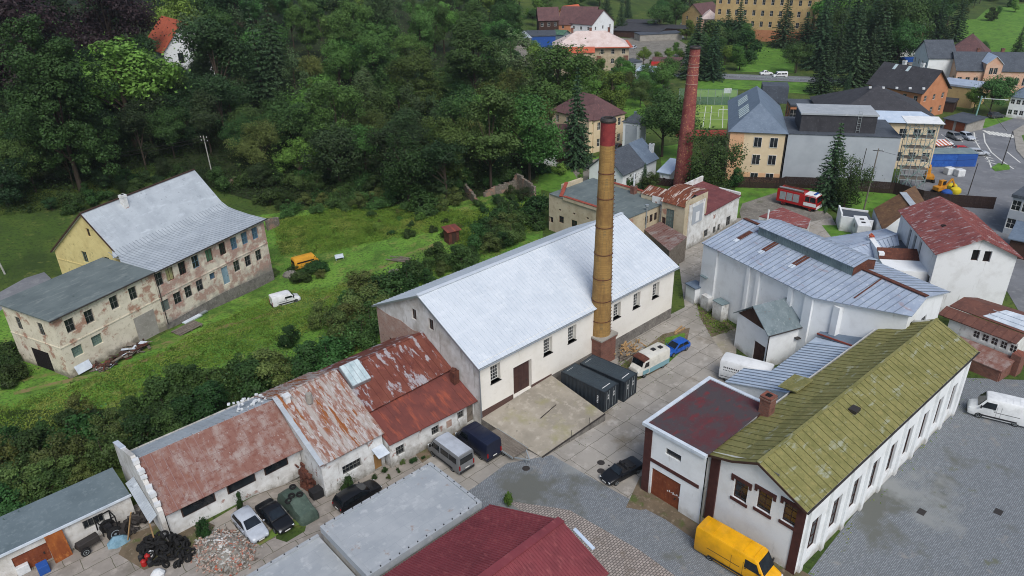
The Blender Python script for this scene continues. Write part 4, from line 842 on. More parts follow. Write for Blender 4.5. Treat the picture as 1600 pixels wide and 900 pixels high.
for k in range(33):
    x = .3 + k * .8; y0 = -.28 if x < 18.2 else -.28 + (x - 18.2) * 3.7 / 9.3; zz = lambda y: 8.92 + (y + .3) * (zr - 8.92) / (yr + .3)
    mb.bar((x, y0, zz(y0) + .04), (min(x, 26.5), yr, zr + .04), .05, .07); x2 = min(x, 25.0 + .1); mb.bar((x2, yr, zr + .04), (x2, yb_ + .1, 9.0), .05, .07)
mb.build('roof', ('zinc_mauve', 'seam_dark'), big)
for x in (2.6, 7.0, 11.9): mb = MB(); mb.slab([(x, 3.0, zz(3.0) + .06), (x + .75, 3.0, zz(3.0) + .06), (x + .75, 5.15, zz(5.15) + .06), (x, 5.15, zz(5.15) + .06)], .05).build('roof_patch', 'rust', big)
MB().bar((18.7, yr, zr + .09), (26.6, yr, zr + .09), .55, .1).build('ridge_cap', 'rust', big); MB().bar((.0, yr, zr + .09), (4.0, yr, zr + .09), .5, .1).build('ridge_cap', 'rust', big); mb = MB(); mb.bar((21.5, 2.2, zz(2.2) + .1), (21.3, 6.6, zz(6.6) + .1), .14, .06); mb.build('rusty_seam', 'rust', big)
for x in (2.6, 7.0, 11.9): MB().slab([(x + .05, 2.3, zz(2.3) + .055), (x + .7, 2.3, zz(2.3) + .055), (x + .7, 2.98, zz(2.98) + .055), (x + .05, 2.98, zz(2.98) + .055)], .03).build('skylight_strip', 'trim_white', big)
mn = MB(); MX0_, MX1_ = 4.1, 18.6
mn.poly([(MX0_, 5.25, 10.2), (MX1_, 5.25, 10.2), (MX1_, 5.25, 11.65), (MX0_, 5.25, 11.65)]); mn.poly([(MX1_, 8.9, 10.2), (MX0_, 8.9, 10.2), (MX0_, 8.9, 11.6), (MX1_, 8.9, 11.6)]); mn.poly([(MX0_, 8.9, 10.2), (MX0_, 5.25, 10.2), (MX0_, 5.25, 11.65), (MX0_, 7.3, 12.1), (MX0_, 8.9, 11.6)])
for k in range(56): mn.bar((MX0_ + .13 + k * .26, 5.22, 10.3), (MX0_ + .13 + k * .26, 5.22, 11.6), .04, .04)
mo = mn.build('roof_monitor', 'sheet_teal', big)
mb = MB(); mb.poly([(MX1_ + .01, 5.2, 10.2), (MX1_ + .01, 8.9, 10.2), (MX1_ + .01, 8.9, 11.6), (MX1_ + .01, 7.3, 12.05), (MX1_ + .01, 5.2, 11.62)]); mb.build('end_panel', 'rust', mo)
mb = MB(); gable_roof(mb, MX0_ - .15, MX1_ + .12, 5.0, 9.1, 11.62, 11.6, 7.3, 12.15, .08); mb.mark(1); MX = (MX0_ - .15, MX1_ + .12)
for y0, z0 in ((5.0, 11.62), (9.1, 11.6)): mb.seams((MX[0], y0, z0), (MX[1], y0, z0), (MX[0], 7.3, 12.15), (MX[1], 7.3, 12.15), 24, .05, .06)
mb.build('monitor_roof', ('zinc_mauve', 'seam_dark'), mo)
mb = MB(); mb.box(20.3, .1 + .6, 3.5, 21.1, 1.5, 8.6); mb.build('chimney_breast', 'white_wall', big)
mb = MB(); mb.obox((2.2, -.5, 1.0), (1.4, .8, 2.2)).build('buttress', 'white_wall_worn', big); MB().obox((5.0, -.7, 1.2), (1.6, 1.2, 2.6)).build('buttress', 'white_wall_worn', big); MB().obox((5.0, -.7, 2.55), (1.8, 1.4, .1)).build('ledge', 'sheet_teal', big); MB().obox((1.0, -.3, 4.4), (1.2, .5, .1)).build('ledge', 'sheet_teal', big)
th = thing('transformer_hut', 'tiny white hut with grey lid at the left end of the big white hall', 'hut', tuple(at(1084, 470, 0)), R(-62))
mb = MB(); mb.box(-.9, -.8, 0, .9, .8, 2.4); mb.build('wall', 'white_wall', th); MB().box(-1.05, -.95, 2.403, 1.05, .95, 2.55).build('roof', 'slate_blue', th)

# ---- tall white building with the red roof
ZT = 8.6
t0 = at(1464, 395, ZT); t1 = at(1594, 401, ZT); t2b = at(1416.6, 329, ZT); ta, tl, tw = rect3(t0, t1, t2b)
tall = thing('tall_white_building', 'tall white building with red seamed gable roof and two small black gable windows', 'building', (t0.x, t0.y, 0), ta)
mb = MB(); tws = []
for px, py in ((1522.5, 400), (1541, 402)):
    s, z = survey_wall(t0, ta, px, py); tws.append((s, z - .75, .85, 1.5, 'one', 'brown_frame', 'black'))
ZTR = 10.9
wall(tall, mb, (.2, .2), (tl - .2, .2), -.1, [(0, ZT - .1), (tl / 2 - .2, ZTR - .2), (tl - .4, ZT - .1)], tws, depth=.3)
wall(tall, mb, (.2, tw), (.2, .2), -.1, ZT - .1, [(tw - 10.5, 4.2, .9, 3.4, 'two', 'grey_frame', 'sky_glass'), (tw - 8.3, 4.2, .9, 3.4, 'two', 'grey_frame', 'sky_glass'), (tw - 6.1, 4.2, .9, 3.4, 'two', 'grey_frame', 'sky_glass'), (tw - 1.2, 2.5, 1.0, 2.4, 'two', 'grey_frame', 'sky_glass')], depth=.3)
wall(tall, mb, (tl - .2, .2), (tl - .2, tw), -.1, ZT - .1); wall(tall, mb, (tl - .2, tw), (.2, tw), -.1, [(0, ZT - .1), (tl / 2 - .2, ZTR - .2), (tl - .4, ZT - .1)]); mb.build('wall', 'white_stained', tall)
rm_ = MB(); xm = tl / 2
for x0, x1_ in ((-.3, xm), (tl + .3, xm)):
    rm_.slab([(x0, -.3, ZT - .1), (x0, tw + .3, ZT - .1), (xm, tw + .3, ZTR), (xm, -.3, ZTR)], .13); rm_.seams((x0, -.3, ZT - .1), (x0, tw + .3, ZT - .1), (xm, -.3, ZTR), (xm, tw + .3, ZTR), 22, .05, .06)
rm_.build('roof', 'redgrey_roof', tall)
MB().obox((2.6, 6.5, 9.85), (.5, .7, .12), 0, Matrix.Rotation(R(-22), 3, 'Y')).build('roof_hatch', 'black', tall)
mb = MB()
for k in range(2): mb.torus((tl - 3.6 + k * .8, .12, 1.0), .25, .06, 0, Matrix.Rotation(pi / 2, 3, 'X'))
mb.build('wall_ring', 'grey_frame', tall)
ax2 = thing('stair_annex', 'plain white annex block with dark red sheet edges left of the tall building', 'annex', (t0.x, t0.y, 0), ta)
mb = MB(); mb.box(-4.9, 1.5, -.1, .19, 5.5, 5.2); mb.box(-4.9, 5.5, -.1, -4.2, 12, 5.9); mb.build('wall', 'white_wall', ax2); MB().slab([(-4.95, 5.0, 5.25), (.19, 5.0, 5.25), (.19, 6.8, 6.2), (-4.95, 6.8, 6.2)], .1).build('roof', 'rust', ax2); MB().slab([(-4.3, -.9, 3.0), (.3, -.9, 3.0), (.3, 1.49, 3.5), (-4.3, 1.49, 3.5)], .1).build('lower_roof', 'rust', ax2)
mb = MB(); mb.box(-4.2, 7, -.1, .19, 13, 4.8); mb.build('rear_wall', 'white_wall', ax2); MB().box(-4.2, 6.9, 4.803, .18, 13, 4.9).build('rear_roof', 'slate', ax2)
br_ = MB()
for k in range(14): br_.obox((-4.55 + random.uniform(-.3, .3), 11.3 + random.uniform(-.6, .6), 6.0 + random.uniform(0, .25)), (.3, .15, .12), random.uniform(0, 3))
tag(br_.build('brick_heap', 'tile_bright', loc=(t0.x, t0.y, 0), rot=ta), 'few loose orange bricks lying on top of the white annex wall', 'bricks')

# ---- fan shaped low roof between
fan = thing('low_workshop', 'low workshop with folded grey mauve metal roof between the monitor hall and the white annex', 'workshop')
R0, R1, F0, F1, K0, K1 = at(1318, 390, 5.6), at(1402, 365, 5.6), at(1362, 408, 4.2), at(1409, 402, 4.2), at(1272, 374, 4.2), at(1384, 357, 4.2)
mb = MB(); mb.slab([R0, R1, F1, F0], .1); mb.slab([R0, K0, K1, R1], .1); mb.seams(F0, F1, R0, R1, 12, .06, .05); mb.seams(K0, K1, R0, R1, 16, .05, .05); mb.bar(R0 + Vector((0, 0, .05)), R1 + Vector((0, 0, .05)), .5, .06); mb.build('roof', 'zinc_mauve', fan)
mb = MB()
for a, b in ((F0, F1), (F1, R1), (R1, K1), (K1, K0), (K0, R0), (R0, F0)): mb.poly([(a.x, a.y, 0), (b.x, b.y, 0), (b.x, b.y, b.z - .1), (a.x, a.y, a.z - .1)])
mb.build('wall', 'concrete', fan)
w0 = F0.lerp(F1, .35); fm_, pm_ = window_mesh(1.4, .8, 'three', 'grey_frame', 'dark_glass'); wo = link('window', fm_, fan, (w0.x + .06, w0.y - .1, 2.8), atan2(F1.y - F0.y, F1.x - F0.x)); link('pane', pm_, wo)

# ---- red grey low roof by the fire engine, white walled pen, brown roofed house
lr = thing('low_shed', 'low shed with red and grey streaked sheet roof in front of the fire engine', 'shed')
q = [at(1186, 338, 3.0), at(1221, 323.5, 3.6), at(1267, 342, 3.4), at(1261, 357, 3.0), at(1205, 352, 2.8)]
c0 = q[0]; mb = MB(); mb.slab([q[0], q[1], q[2], q[3]], .1); mb.seams(q[0], q[3], q[1], q[2], 14, .06, .05); mb.build('roof', 'redgrey_roof', lr); mb = MB()
for a, b in ((q[0], q[1]), (q[1], q[2]), (q[2], q[3]), (q[3], q[0])): mb.poly([(a.x, a.y, 0), (b.x, b.y, 0), (b.x, b.y, b.z - .1), (a.x, a.y, a.z - .1)])
mb.build('wall', 'white_wall_worn', lr)
MB().tube([at(1199, 345, 2.8), at(1199, 345, 2.8) + Vector((0, 0, 1.9))], .14, 8).build('flue_pipe', 'white_paint', lr)
b1 = at(1379, 359, 3.0); b2 = at(1365, 326, 3.0); r1_ = at(1426, 324, 5.4); r2_ = at(1408, 301, 5.4)
rx = at(1447, 318, 3.4); rx2 = rx + (b2 - b1)
bh = thing('brown_roofed_house', 'house with rusty brown felt gable roof and white side wall beside the dark plank fence', 'house')
mb = MB(); mb.slab([b1, b2, r2_, r1_], .12); mb.slab([r1_, r2_, rx2, rx], .12); mb.build('roof', 'brown_sheet', bh); mb = MB(); mb.bar(r1_ + Vector((.3, 0, .06)), r2_ + Vector((.3, 0, .06)), 1.1, .06); mb.build('ridge_sheet', 'zinc_old', bh)
mb = MB()
for a, b in ((b1, b2), (b2, r2_), (r2_, rx2), (rx2, rx), (rx, r1_), (r1_, b1)):
    mb.poly([(a.x, a.y, 0), (b.x, b.y, 0), (b.x, b.y, b.z - .1), (a.x, a.y, a.z - .1)])
mb.build('wall', 'white_wall', bh)
pen = thing('walled_pen', 'roofless pen of plain white walls behind the white camper body', 'wall')
p0, p1 = at(1311, 360, 0), at(1360, 368, 0); p3 = at(1316, 347, 0); mb = MB()
def wl(a, b, z0, z1, t=.25):
    d = (b - a).normalized(); n = Vector((-d.y, d.x, 0)) * t / 2; mb.prism([(a.x + n.x, a.y + n.y), (b.x + n.x, b.y + n.y), (b.x - n.x, b.y - n.y), (a.x - n.x, a.y - n.y)], z0, z1)
wl(p0, p1, -.1, 2.6); wl(p0, p0 + Vector((1.2, 4.0, 0)), -.1, 3.0); wl(p0 + Vector((1.2, 4.1, 0)), p1 + Vector((1.2, 4.5, 0)), -.1, 2.6); mb.build('wall', 'white_wall', pen); MB().prism([(p0.x + .2, p0.y + .3), (p1.x, p1.y + .3), (p1.x + 1, p1.y + 4.2), (p0.x + 1.2, p0.y + 3.9)], 2.2, 2.4).build('roof', 'slate', pen)

# ---- terracotta roofed garage at the right
tg = thing('tiled_annex', 'low annex with terracotta sheet roof, pale blue roof panel and a row of small windows', 'annex')
f0, f1 = at(1467, 490, 3.7), at(1588, 536, 3.7); ang, L_, _ = rect3(f0, f1, f0)
tg.location = (f0.x, f0.y, 0); tg.rotation_euler = (0, 0, ang)
mb = MB(); wall(tg, mb, (1.2, .35), (L_ - .2, .35), -.1, 3.5, [(3.2 + k * 1.0, 2.2, .75, .95, 'cross', 'white_frame') for k in range(6) if 3.2 + k < L_ - 1]); wall(tg, mb, (L_ - .2, .35), (L_ - .2, 5), -.1, 3.6); mb.build('wall', 'white_wall_worn', tg)
mb = MB(); mb.slab([(-.1, 0, 3.6), (L_, 0, 3.6), (L_, 1.8, 4.15), (-.1, 1.8, 4.15)], .12); mb.seams((0, 0, 3.6), (L_, 0, 3.6), (0, 1.8, 4.15), (L_, 1.8, 4.15), 8, .05, .06); mb.slab([(.2, 1.8, 4.3), (L_, 1.8, 4.3), (L_ , 5.2, 5.0), (.6, 4.2, 4.9)], .12); mb.slab([(L_ , 5.2, 5.004), (.6, 4.2, 4.904), (1.2, 6.6, 4.3), (L_ + .1, 7.4, 4.3)], .12); mb.build('roof', 'terracotta', tg)
mb = MB(); mb.slab([(3.9, 2.1, 4.42), (L_ - .2, 2.1, 4.42), (L_ - .2, 4.9, 5.0), (5.2, 4.6, 4.95)], .05); mb.seams((3.9, 2.1, 4.42), (L_ - .2, 2.1, 4.42), (5.2, 4.6, 4.95), (L_ - .2, 4.9, 5.0), 2, .05, .05); mb.bar((4.2, 2.8, 4.62), (L_ - .2, 2.8, 4.62), .05, .05); mb.bar((4.2, 3.7, 4.82), (L_ - .2, 3.7, 4.82), .05, .05); mb.build('metal_panel', 'trim_white', tg)
mb = MB(); mb.box(L_ + .1, -.6, -.1, L_ + 1.1, .9, 2.6); mb.build('brick_pier', 'red_brick', tg)
y2 = thing('yard_wall', 'low dark red brick lean to roof below the row of small windows at the right', 'shed', (f0.x, f0.y, 0), ang)
mb = MB(); mb.slab([(3.0, -3.4, 1.5), (L_ + .6, -3.4, 1.5), (L_ + .6, -.0, 1.95), (3.0, -.0, 1.95)], .12); mb.build('roof', 'dusty_roof', y2); mb = MB(); mb.box(3.1, -3.3, -.1, L_ + .4, -3.1, 1.4); mb.box(L_ + .3, -3.1, -.1, L_ + .5, 0, 1.5); mb.build('wall', 'red_brick', y2)

# ---- beige flat roofed factory behind the hall
ZB = 6.5
q0, q1, q2 = at(978, 341, ZB), at(1035, 312, ZB), at(840, 312, ZB)
fa = SA; bg = thing('flat_roofed_factory', 'beige factory with green grey flat roof and red capped parapets behind the white hall', 'factory', (q0.x, q0.y, 0), fa)
FL_ = hypot(q1.x - q0.x, q1.y - q0.y) + .2; FW = 16.2
s_of = lambda px, py: survey_wall(q0, fa, px, py)
mb = MB(); wn = []
for px, py in ((1010, 344), (1017.5, 341), (1024.5, 338)):
    s, z = s_of(px, py); wn.append((s, z - .65, .75, 1.3, 'cross', 'brown_frame'))
wall(bg, mb, (0, 0), (FL_, 0), -.1, ZB - .1, wn)
fw = []
for px, py, w, h in ((861, 343, 1.0, 1.0), (877, 343, 1.1, 1.2), (897, 350, 1.3, 1.3), (875, 328, .5, .3), (897, 334, .5, .3), (918, 341, .5, .3)):
    s, z = survey_wall(q0, fa + pi / 2, px, py); fw.append((FW - s, z - h / 2, w, h, 'cross' if w > .6 else 'one', 'brown_frame'))
wall(bg, mb, (0, FW), (0, 0), -.1, ZB - .1, fw); wall(bg, mb, (FL_, 0), (FL_, FW), -.1, ZB - .1); wall(bg, mb, (FL_, FW), (0, FW), -.1, ZB - .1); mb.build('wall', 'beige_render', bg)
mb = MB(); mb.slab([(-.15, -.15, ZB - .06), (FL_, -.15, ZB - .06), (FL_, FW + .1, ZB + .25), (-.15, FW + .1, ZB + .1)], .12); mb.build('roof', 'bitumen_green', bg)
mb = MB(); mb.box(-.25, 3.0, ZB - .2, .2, FW - 3.2, ZB + .35); mb.box(3, FW - .1, ZB - .2, 8, FW + .35, ZB + .9); mb.box(FL_ - .5, 1, ZB - .2, FL_, FW - 4, ZB + .5); mb.build('parapet', 'beige_render', bg)
mb = MB(); mb.box(-.3, 3.0, ZB + .353, .25, FW - 3.2, ZB + .45); mb.bar((-.1, FW - 2.6, ZB + .25), (4.2, FW + .2, ZB + 1.0), .6, .1); mb.box(FL_ - .55, 1, ZB + .503, FL_ + .05, FW - 4, ZB + .6); mb.build('parapet_cap', 'red_cap', bg)
mb = MB(); mb.tube([(5.0, -.12, 3.5), (5.0, -.12, ZB + .6)], .1); mb.tube([(5.0, -.12, ZB + .6), (5.0, -.12, ZB + .9)], .3); mb.build('flue_pipe', 'galv', bg)
chimney(bg, FL_ - 1.2, 6.2, ZB - .2, ZB + 1.3, .8, 'red_brick'); MB().tube([(FL_ - 1.2, 6.2, ZB + 1.3), (FL_ - 1.2, 6.2, ZB + 3.6)], .14).build('flue_pipe', 'plastic_white', bg)

# ---- stair block with rusty barrel roof and the long white building beyond
ZS = 7.6
u0, u1 = at(1035, 313, ZS), at(1071, 323, ZS)
sa, sl, _ = rect3(u0, u1, u0)
st = thing('stair_block', 'beige stair block under a rusty ribbed barrel roof beside the red chimney', 'tower', (u0.x, u0.y, 0), sa)
mb = MB(); wall(st, mb, (0, 0), (sl, 0), -.1, ZS - .1, [(1.6, 3.3, 1.5, 3.2, 'grid', 'grey_frame', 'block_glass')], [(.5, 2.9, .7, 2.0, 'brown_door')]); wall(st, mb, (sl, 0), (sl, 6.2), -.1, ZS + .9); wall(st, mb, (0, 6.2), (0, 0), -.1, ZS); mb.build('wall', 'beige_render', st)
mb = MB(); prof = [(-.25, ZS - .1), (1.0, ZS + .95), (2.4, ZS + 1.55), (4.2, ZS + 1.6), (6.4, ZS + 1.1)]
for (ya, za), (yb2, zb2) in zip(prof[:-1], prof[1:]): mb.slab([(-.25, ya, za), (sl, ya, za), (sl, yb2, zb2), (-.25, yb2, zb2)], .1); mb.seams((-.25, ya, za), (sl, ya, za), (-.25, yb2, zb2), (sl, yb2, zb2), 9, .12, .06)
mb.build('roof', 'barrel_rust', st)
mb = MB(); mb.slab([(-5.2, 1.2, ZS - .3), (-.3, 1.2, ZS - .3), (-.3, 3.6, ZS + .5), (-5.2, 3.6, ZS + .5)], .1); mb.seams((-5.2, 1.2, ZS - .3), (-.3, 1.2, ZS - .3), (-5.2, 3.6, ZS + .5), (-.3, 3.6, ZS + .5), 10, .1, .05); mb.build('side_roof', 'barrel_rust', st); mb = MB(); mb.box(-5.1, 1.3, ZB - .5, -.05, 3.5, ZS - .25); mb.build('side_wall', 'beige_render', st)
v0, v1 = at(1072, 391, 0), at(1150.5, 347.5, 0); va, vl, _ = rect3(v0, v1, v0)
wb = thing('white_factory_wing', 'long white factory wing with dark red roof and small windows right of the stair block', 'factory', (v0.x, v0.y, 0), va)
mb = MB(); ws = []
for px, py, w, h in ((1094, 369, .9, .9), (1102.5, 364.5, 1.4, 1.3), (1116, 359.5, .9, 1.2), (1123, 356, .9, 1.2), (1137.5, 349, 1.5, 1.7)):
    s, z = survey_wall(v0, va, px, py); ws.append((s, max(.3, z - h / 2), w, h, 'cross', 'grey_frame'))
wall(wb, mb, (0, 0), (4.6, 0), -.1, 7.6); wall(wb, mb, (4.6, 0), (vl, 0), -.1, [(0, 4.6), (vl - 4.6, 4.9)], [(s - 4.6, *r) for s, *r in ws if s > 5.2]); wall(wb, mb, (vl, 0), (vl, 9), -.1, 5.0); wall(wb, mb, (0, 7), (0, 0), -.1, 7.6); wall(wb, mb, (4.6, 0), (4.6, 7), 3.5, 7.6); mb.build('wall', 'white_wall_worn', wb)
mb = MB(); mb.box(.9, -.06, 4.0, 3.9, -.003, 7.0); mb.build('recess_panel', 'grey_render', wb); mb = MB(); mb.box(1.9, -.09, 4.3, 2.9, -.063, 5.9); mb.build('patch_panel', 'white_paint', wb)
mb = MB(); mb.slab([(4.65, -.3, 4.75), (vl + .1, -.3, 5.05), (vl + .1, 7.5, 5.9), (4.65, 7.5, 6.1)], .14); mb.build('roof', 'wing_roof', wb)
mb = MB(); mb.box(vl - 6, 7.3, 4.0, vl + .2, 7.6, 6.8); mb.box(vl - .3, -.1, 4.5, vl + .12, 7.3, 5.5); mb.build('parapet', 'white_wall_worn', wb)
lt0, lt1 = at(1005, 357, 3.4), at(1045, 391, 3.0)
lt = thing('rusty_lean_to', 'rusty corrugated lean to roof in the corner between the factory and the white hall', 'lean-to')
a_, b_, c_, d_ = at(1006, 358, 3.2), at(1046, 392, 3.2), at(1073, 370, 4.0), at(1032, 346, 4.0)
mb = MB(); mb.slab([a_, b_, c_, d_], .1); mb.seams(a_, b_, d_, c_, 14, .08, .05); mb.build('roof', 'rust_mix', lt); mb = MB()
for a, b in ((a_, b_), (b_, c_)): mb.poly([(a.x, a.y, 0), (b.x, b.y, 0), (b.x, b.y, b.z - .1), (a.x, a.y, a.z - .1)])
mb.build('wall', 'grey_wood', lt)
# ---------------------------------------------------------------- ground, roads, yards
import bmesh
def grid_ground():
    xs = sorted(set([-600 + 40 * i for i in range(14)] + [-60 + 1.5 * i for i in range(-40, 107)] + [100 + 20 * i for i in range(60)] + [-900, -1400, 1500, 2000]))
    xs = [x for x in xs if not (-120 < x < 100.5 and abs((x + 60) / 1.5 - round((x + 60) / 1.5)) > 1e-6)]
    ys = sorted(set([-60, -20, 0, 15] + [24 + 1.5 * i for i in range(106)] + [183 + 8 * i for i in range(1, 70)] + [760, 900, 1200, 1800, 2600]))
    V = [(x, y, terr(x, y) - .03) for y in ys for x in xs]; nx = len(xs)
    F = [(j * nx + i, j * nx + i + 1, (j + 1) * nx + i + 1, (j + 1) * nx + i) for j in range(len(ys) - 1) for i in range(nx - 1)]
    me = bpy.data.meshes.new("ground"); me.from_pydata(V, [], F); me.materials.append(MATS['soil_grass']); me.shade_smooth()
    return tag(link("ground", me), kind="structure")
grid_ground()
def sheet(name, pts, m, dz=.006, frame='site', step=3.0, world=False):
    """ground covering draped on the terrain; pts are survey pixels (or world points)"""
    W = [Vector((p[0], p[1], 0)) if world else at(p[0], p[1], 0) for p in pts]
    bm = bmesh.new(); vs = [bm.verts.new((w.x, w.y, 0)) for w in W]; bm.faces.new(vs)
    if step:
        for ax in (0, 1):
            lo = min(w[ax] for w in W); hi = max(w[ax] for w in W); k = math.floor(lo / step) + 1
            while k * step < hi:
                co = [0, 0, 0]; no = [0, 0, 0]; co[ax] = k * step; no[ax] = 1
                bmesh.ops.bisect_plane(bm, geom=bm.verts[:] + bm.edges[:] + bm.faces[:], plane_co=co, plane_no=no); k += 1
    for v in bm.verts: v.co.z = terr(v.co.x, v.co.y) + dz
    bmesh.ops.recalc_face_normals(bm, faces=bm.faces)
    if sum(f.normal.z for f in bm.faces) < 0: bmesh.ops.reverse_faces(bm, faces=bm.faces)
    me = bpy.data.meshes.new(name)
    o = None
    if frame == 'site':
        Mx = Matrix.Translation((H0.x, H0.y, 0)) @ Matrix.Rotation(SA, 4, 'Z'); bm.transform(Mx.inverted())
        bm.to_mesh(me); o = link(name, me, loc=O3, rot=SA)
    else: bm.to_mesh(me); o = link(name, me)
    bm.free(); me.materials.append(MATS[m]); return tag(o, kind="structure")
sheet('meadow', [(-40, 640), (-40, 480), (60, 470), (110, 600), (250, 520), (330, 470), (395, 420), (400, 335), (560, 318), (700, 320), (845, 285), (850, 420), (600, 545), (420, 580), (330, 610), (150, 640)], 'meadow', .02)
sheet('forest_floor', [(-70, 350), (95, 325), (250, 280), (330, 300), (430, 320), (560, 316), (700, 322), (836, 280), (850, 200), (790, 110), (700, 10), (430, 6), (-90, 6), (-90, 200)], 'forest_floor', .03, step=6)
for q in (([(20, 612), (180, 575), (330, 520), (450, 478)]), ([(0, 598), (170, 562), (320, 508), (436, 470)]), ([(470, 470), (560, 420), (640, 390), (690, 375)])):
    sheet('worn_track', q + [(x + 2, y + 5.5) for x, y in q[::-1]], 'worn_track', .035, step=2)
sheet('yard', [(645, 720), (752, 640), (1070, 480), (1058, 390), (1085, 345), (1165, 340), (1130, 480), (1160, 640), (1010, 680), (1012, 795), (962, 768), (862, 711), (792, 724), (740, 762), (690, 790)], 'yard_slabs', .004)
sheet('setts_yard', [(690, 790), (740, 762), (792, 724), (862, 711), (962, 768), (1012, 795), (1090, 840), (1230, 960), (900, 960), (850, 820), (760, 800)], 'setts_blue', .004)
sheet('setts_strip', [(790, 782), (890, 797), (1000, 860), (1090, 925), (1000, 960), (900, 960), (860, 830)], 'setts_tan', .009)
sheet('setts_court', [(1215, 960), (1290, 860), (1500, 590), (1760, 600), (1900, 1000), (1600, 1150), (1200, 1100)], 'setts_blue', .004)
sheet('old_yard', [(-80, 990), (-60, 880), (150, 835), (240, 790), (330, 830), (470, 745), (640, 700), (700, 770), (520, 850), (440, 910), (420, 1000)], 'old_slabs', .03)
sheet('oily_ground', [(205, 850), (300, 815), (340, 835), (318, 870), (230, 905), (190, 880)], 'dirt', .045, step=2)
sheet('weeds_strip', [(395, 858), (500, 800), (520, 806), (470, 830), (410, 866)], 'worn_track', .05, step=2)
sheet('wall_foot', [(1016, 768), (1060, 790), (1118, 818), (1272, 902), (1262, 930), (1180, 890), (1090, 846), (1040, 812), (1008, 795)], 'dirt', .010)
sheet('grass_strip', [(978, 793), (1000, 745), (1016, 735), (1016, 795), (1000, 797)], 'dirt', .012)
sheet('grass_patch', [(958, 580), (1036, 522), (1078, 512), (1072, 540), (1040, 572), (985, 600)], 'dirt', .010)
sheet('grass_patch', [(1040, 528), (1070, 520), (1069, 545), (1046, 566), (1034, 560)], 'lawn', .014)
sheet('grass_patch', [(1086, 468), (1125, 495), (1152, 515), (1150, 520), (1112, 527), (1096, 500)], 'dirt', .010)
sheet('slab_patch', [(1112, 527), (1152, 512), (1150, 560), (1135, 560)], 'ramp_concrete', .012)
sheet('weedy_strip', [(590, 770), (640, 705), (756, 655), (745, 690), (690, 700), (640, 740)], 'dirt', .012)
sheet('gravel_yard', [(1150, 306), (1215, 296), (1250, 300), (1300, 338), (1312, 372), (1290, 392), (1160, 350)], 'gravel', .006)
sheet('yard', [(1240, 352), (1300, 340), (1315, 366), (1296, 390), (1262, 380)], 'yard_slabs', .010)
sheet('lawn', [(1148, 284), (1235, 284), (1390, 296), (1500, 330), (1470, 345), (1330, 326), (1280, 330), (1215, 300), (1160, 318), (1150, 345)], 'lawn', .010)
sheet('lawn', [(1284, 352), (1330, 352), (1330, 372), (1300, 372)], 'lawn', .014)
sheet('road', [(1405, 300), (1412, 215), (1438, 196), (1512, 197), (1560, 190), (1590, 172), (1640, 150), (1720, 160), (1760, 300), (1720, 480), (1600, 500), (1500, 330)], 'asphalt', .006)
sheet('pavement', [(1583, 205), (1600, 195), (1650, 190), (1650, 280), (1612, 262), (1588, 235)], 'concrete', .1, step=0)
sheet('lawn', [(1596, 212), (1640, 202), (1640, 250), (1606, 240)], 'lawn', .106, step=0)
sheet('lawn', [(1490, 203), (1540, 200), (1575, 188), (1600, 178), (1590, 172), (1520, 188), (1500, 192)], 'lawn', .012)
sheet('grass_island', [(1549, 262), (1560, 255), (1577, 258), (1578, 265), (1555, 268)], 'lawn', .05, step=0)
sheet('road', [(1040, 112), (1300, 121), (1400, 128), (1400, 134), (1300, 130), (1040, 120)], 'asphalt', .02)
sheet('lawn', [(1165, 68), (1245, 72), (1240, 114), (1150, 112)], 'lawn', .02)
sheet('lawn', [(1080, 122), (1300, 131), (1290, 150), (1180, 140), (1080, 140)], 'lawn', .02)
sheet('lawn', [(1490, 32), (1700, 30), (1700, 92), (1500, 84)], 'lawn', .02, step=8)
sheet('lawn', [(1500, 50), (1540, 20), (1620, 10), (1620, 40)], 'lawn', .04, step=8)
sheet('pitch', [(1070, 163), (1152, 165), (1150, 201), (1060, 201)], 'pitch_green', .02)
sheet('running_track', [(1060, 203), (1152, 203), (1150, 213), (1055, 213)], 'track_red', .02)
sheet('pitch_strip', [(1070, 140), (1152, 141), (1152, 152), (1070, 151)], 'pitch_green', .02)
sheet('lawn', [(845, 245), (900, 258), (960, 235), (975, 245), (965, 300), (880, 305), (840, 295)], 'lawn', .012)
sheet('path', [(895, 268), (925, 250), (955, 243), (957, 250), (930, 262), (915, 285), (905, 285)], 'gravel', .02)
sheet('lawn', [(965, 158), (1000, 150), (1020, 190), (975, 185)], 'lawn', .02)
sheet('lawn', [(1030, 230), (1060, 225), (1060, 270), (1035, 270)], 'lawn', .02)
sheet('lane', [(-60, 500), (-20, 470), (40, 438), (70, 428), (80, 436), (66, 450), (10, 478), (-40, 520)], 'asphalt', .03)
sheet('town_yard', [(785, 76), (875, 58), (1060, 62), (1095, 85), (1060, 104), (1000, 112), (850, 112), (790, 105)], 'gravel', .03, step=6)
sheet('town_yard', [(985, 42), (1060, 44), (1070, 60), (985, 60)], 'asphalt', .04, step=6)
def stripe(a, b, w, m='line_white', dz=.012):
    d = (b - a); d.z = 0; d.normalize(); n = Vector((-d.y, d.x, 0)) * w / 2
    return [a + n + Vector((0, 0, dz)), a - n + Vector((0, 0, dz)), b - n + Vector((0, 0, dz)), b + n + Vector((0, 0, dz))]
mk = MB()
cw0, cw1 = at(1542, 207), at(1583, 213)
for k in range(7):
    c = cw0.lerp(cw1, k / 6); mk.poly(stripe(c + Vector((-.25, -2.0, 0)), c + Vector((.4, 2.0, 0)), .65))
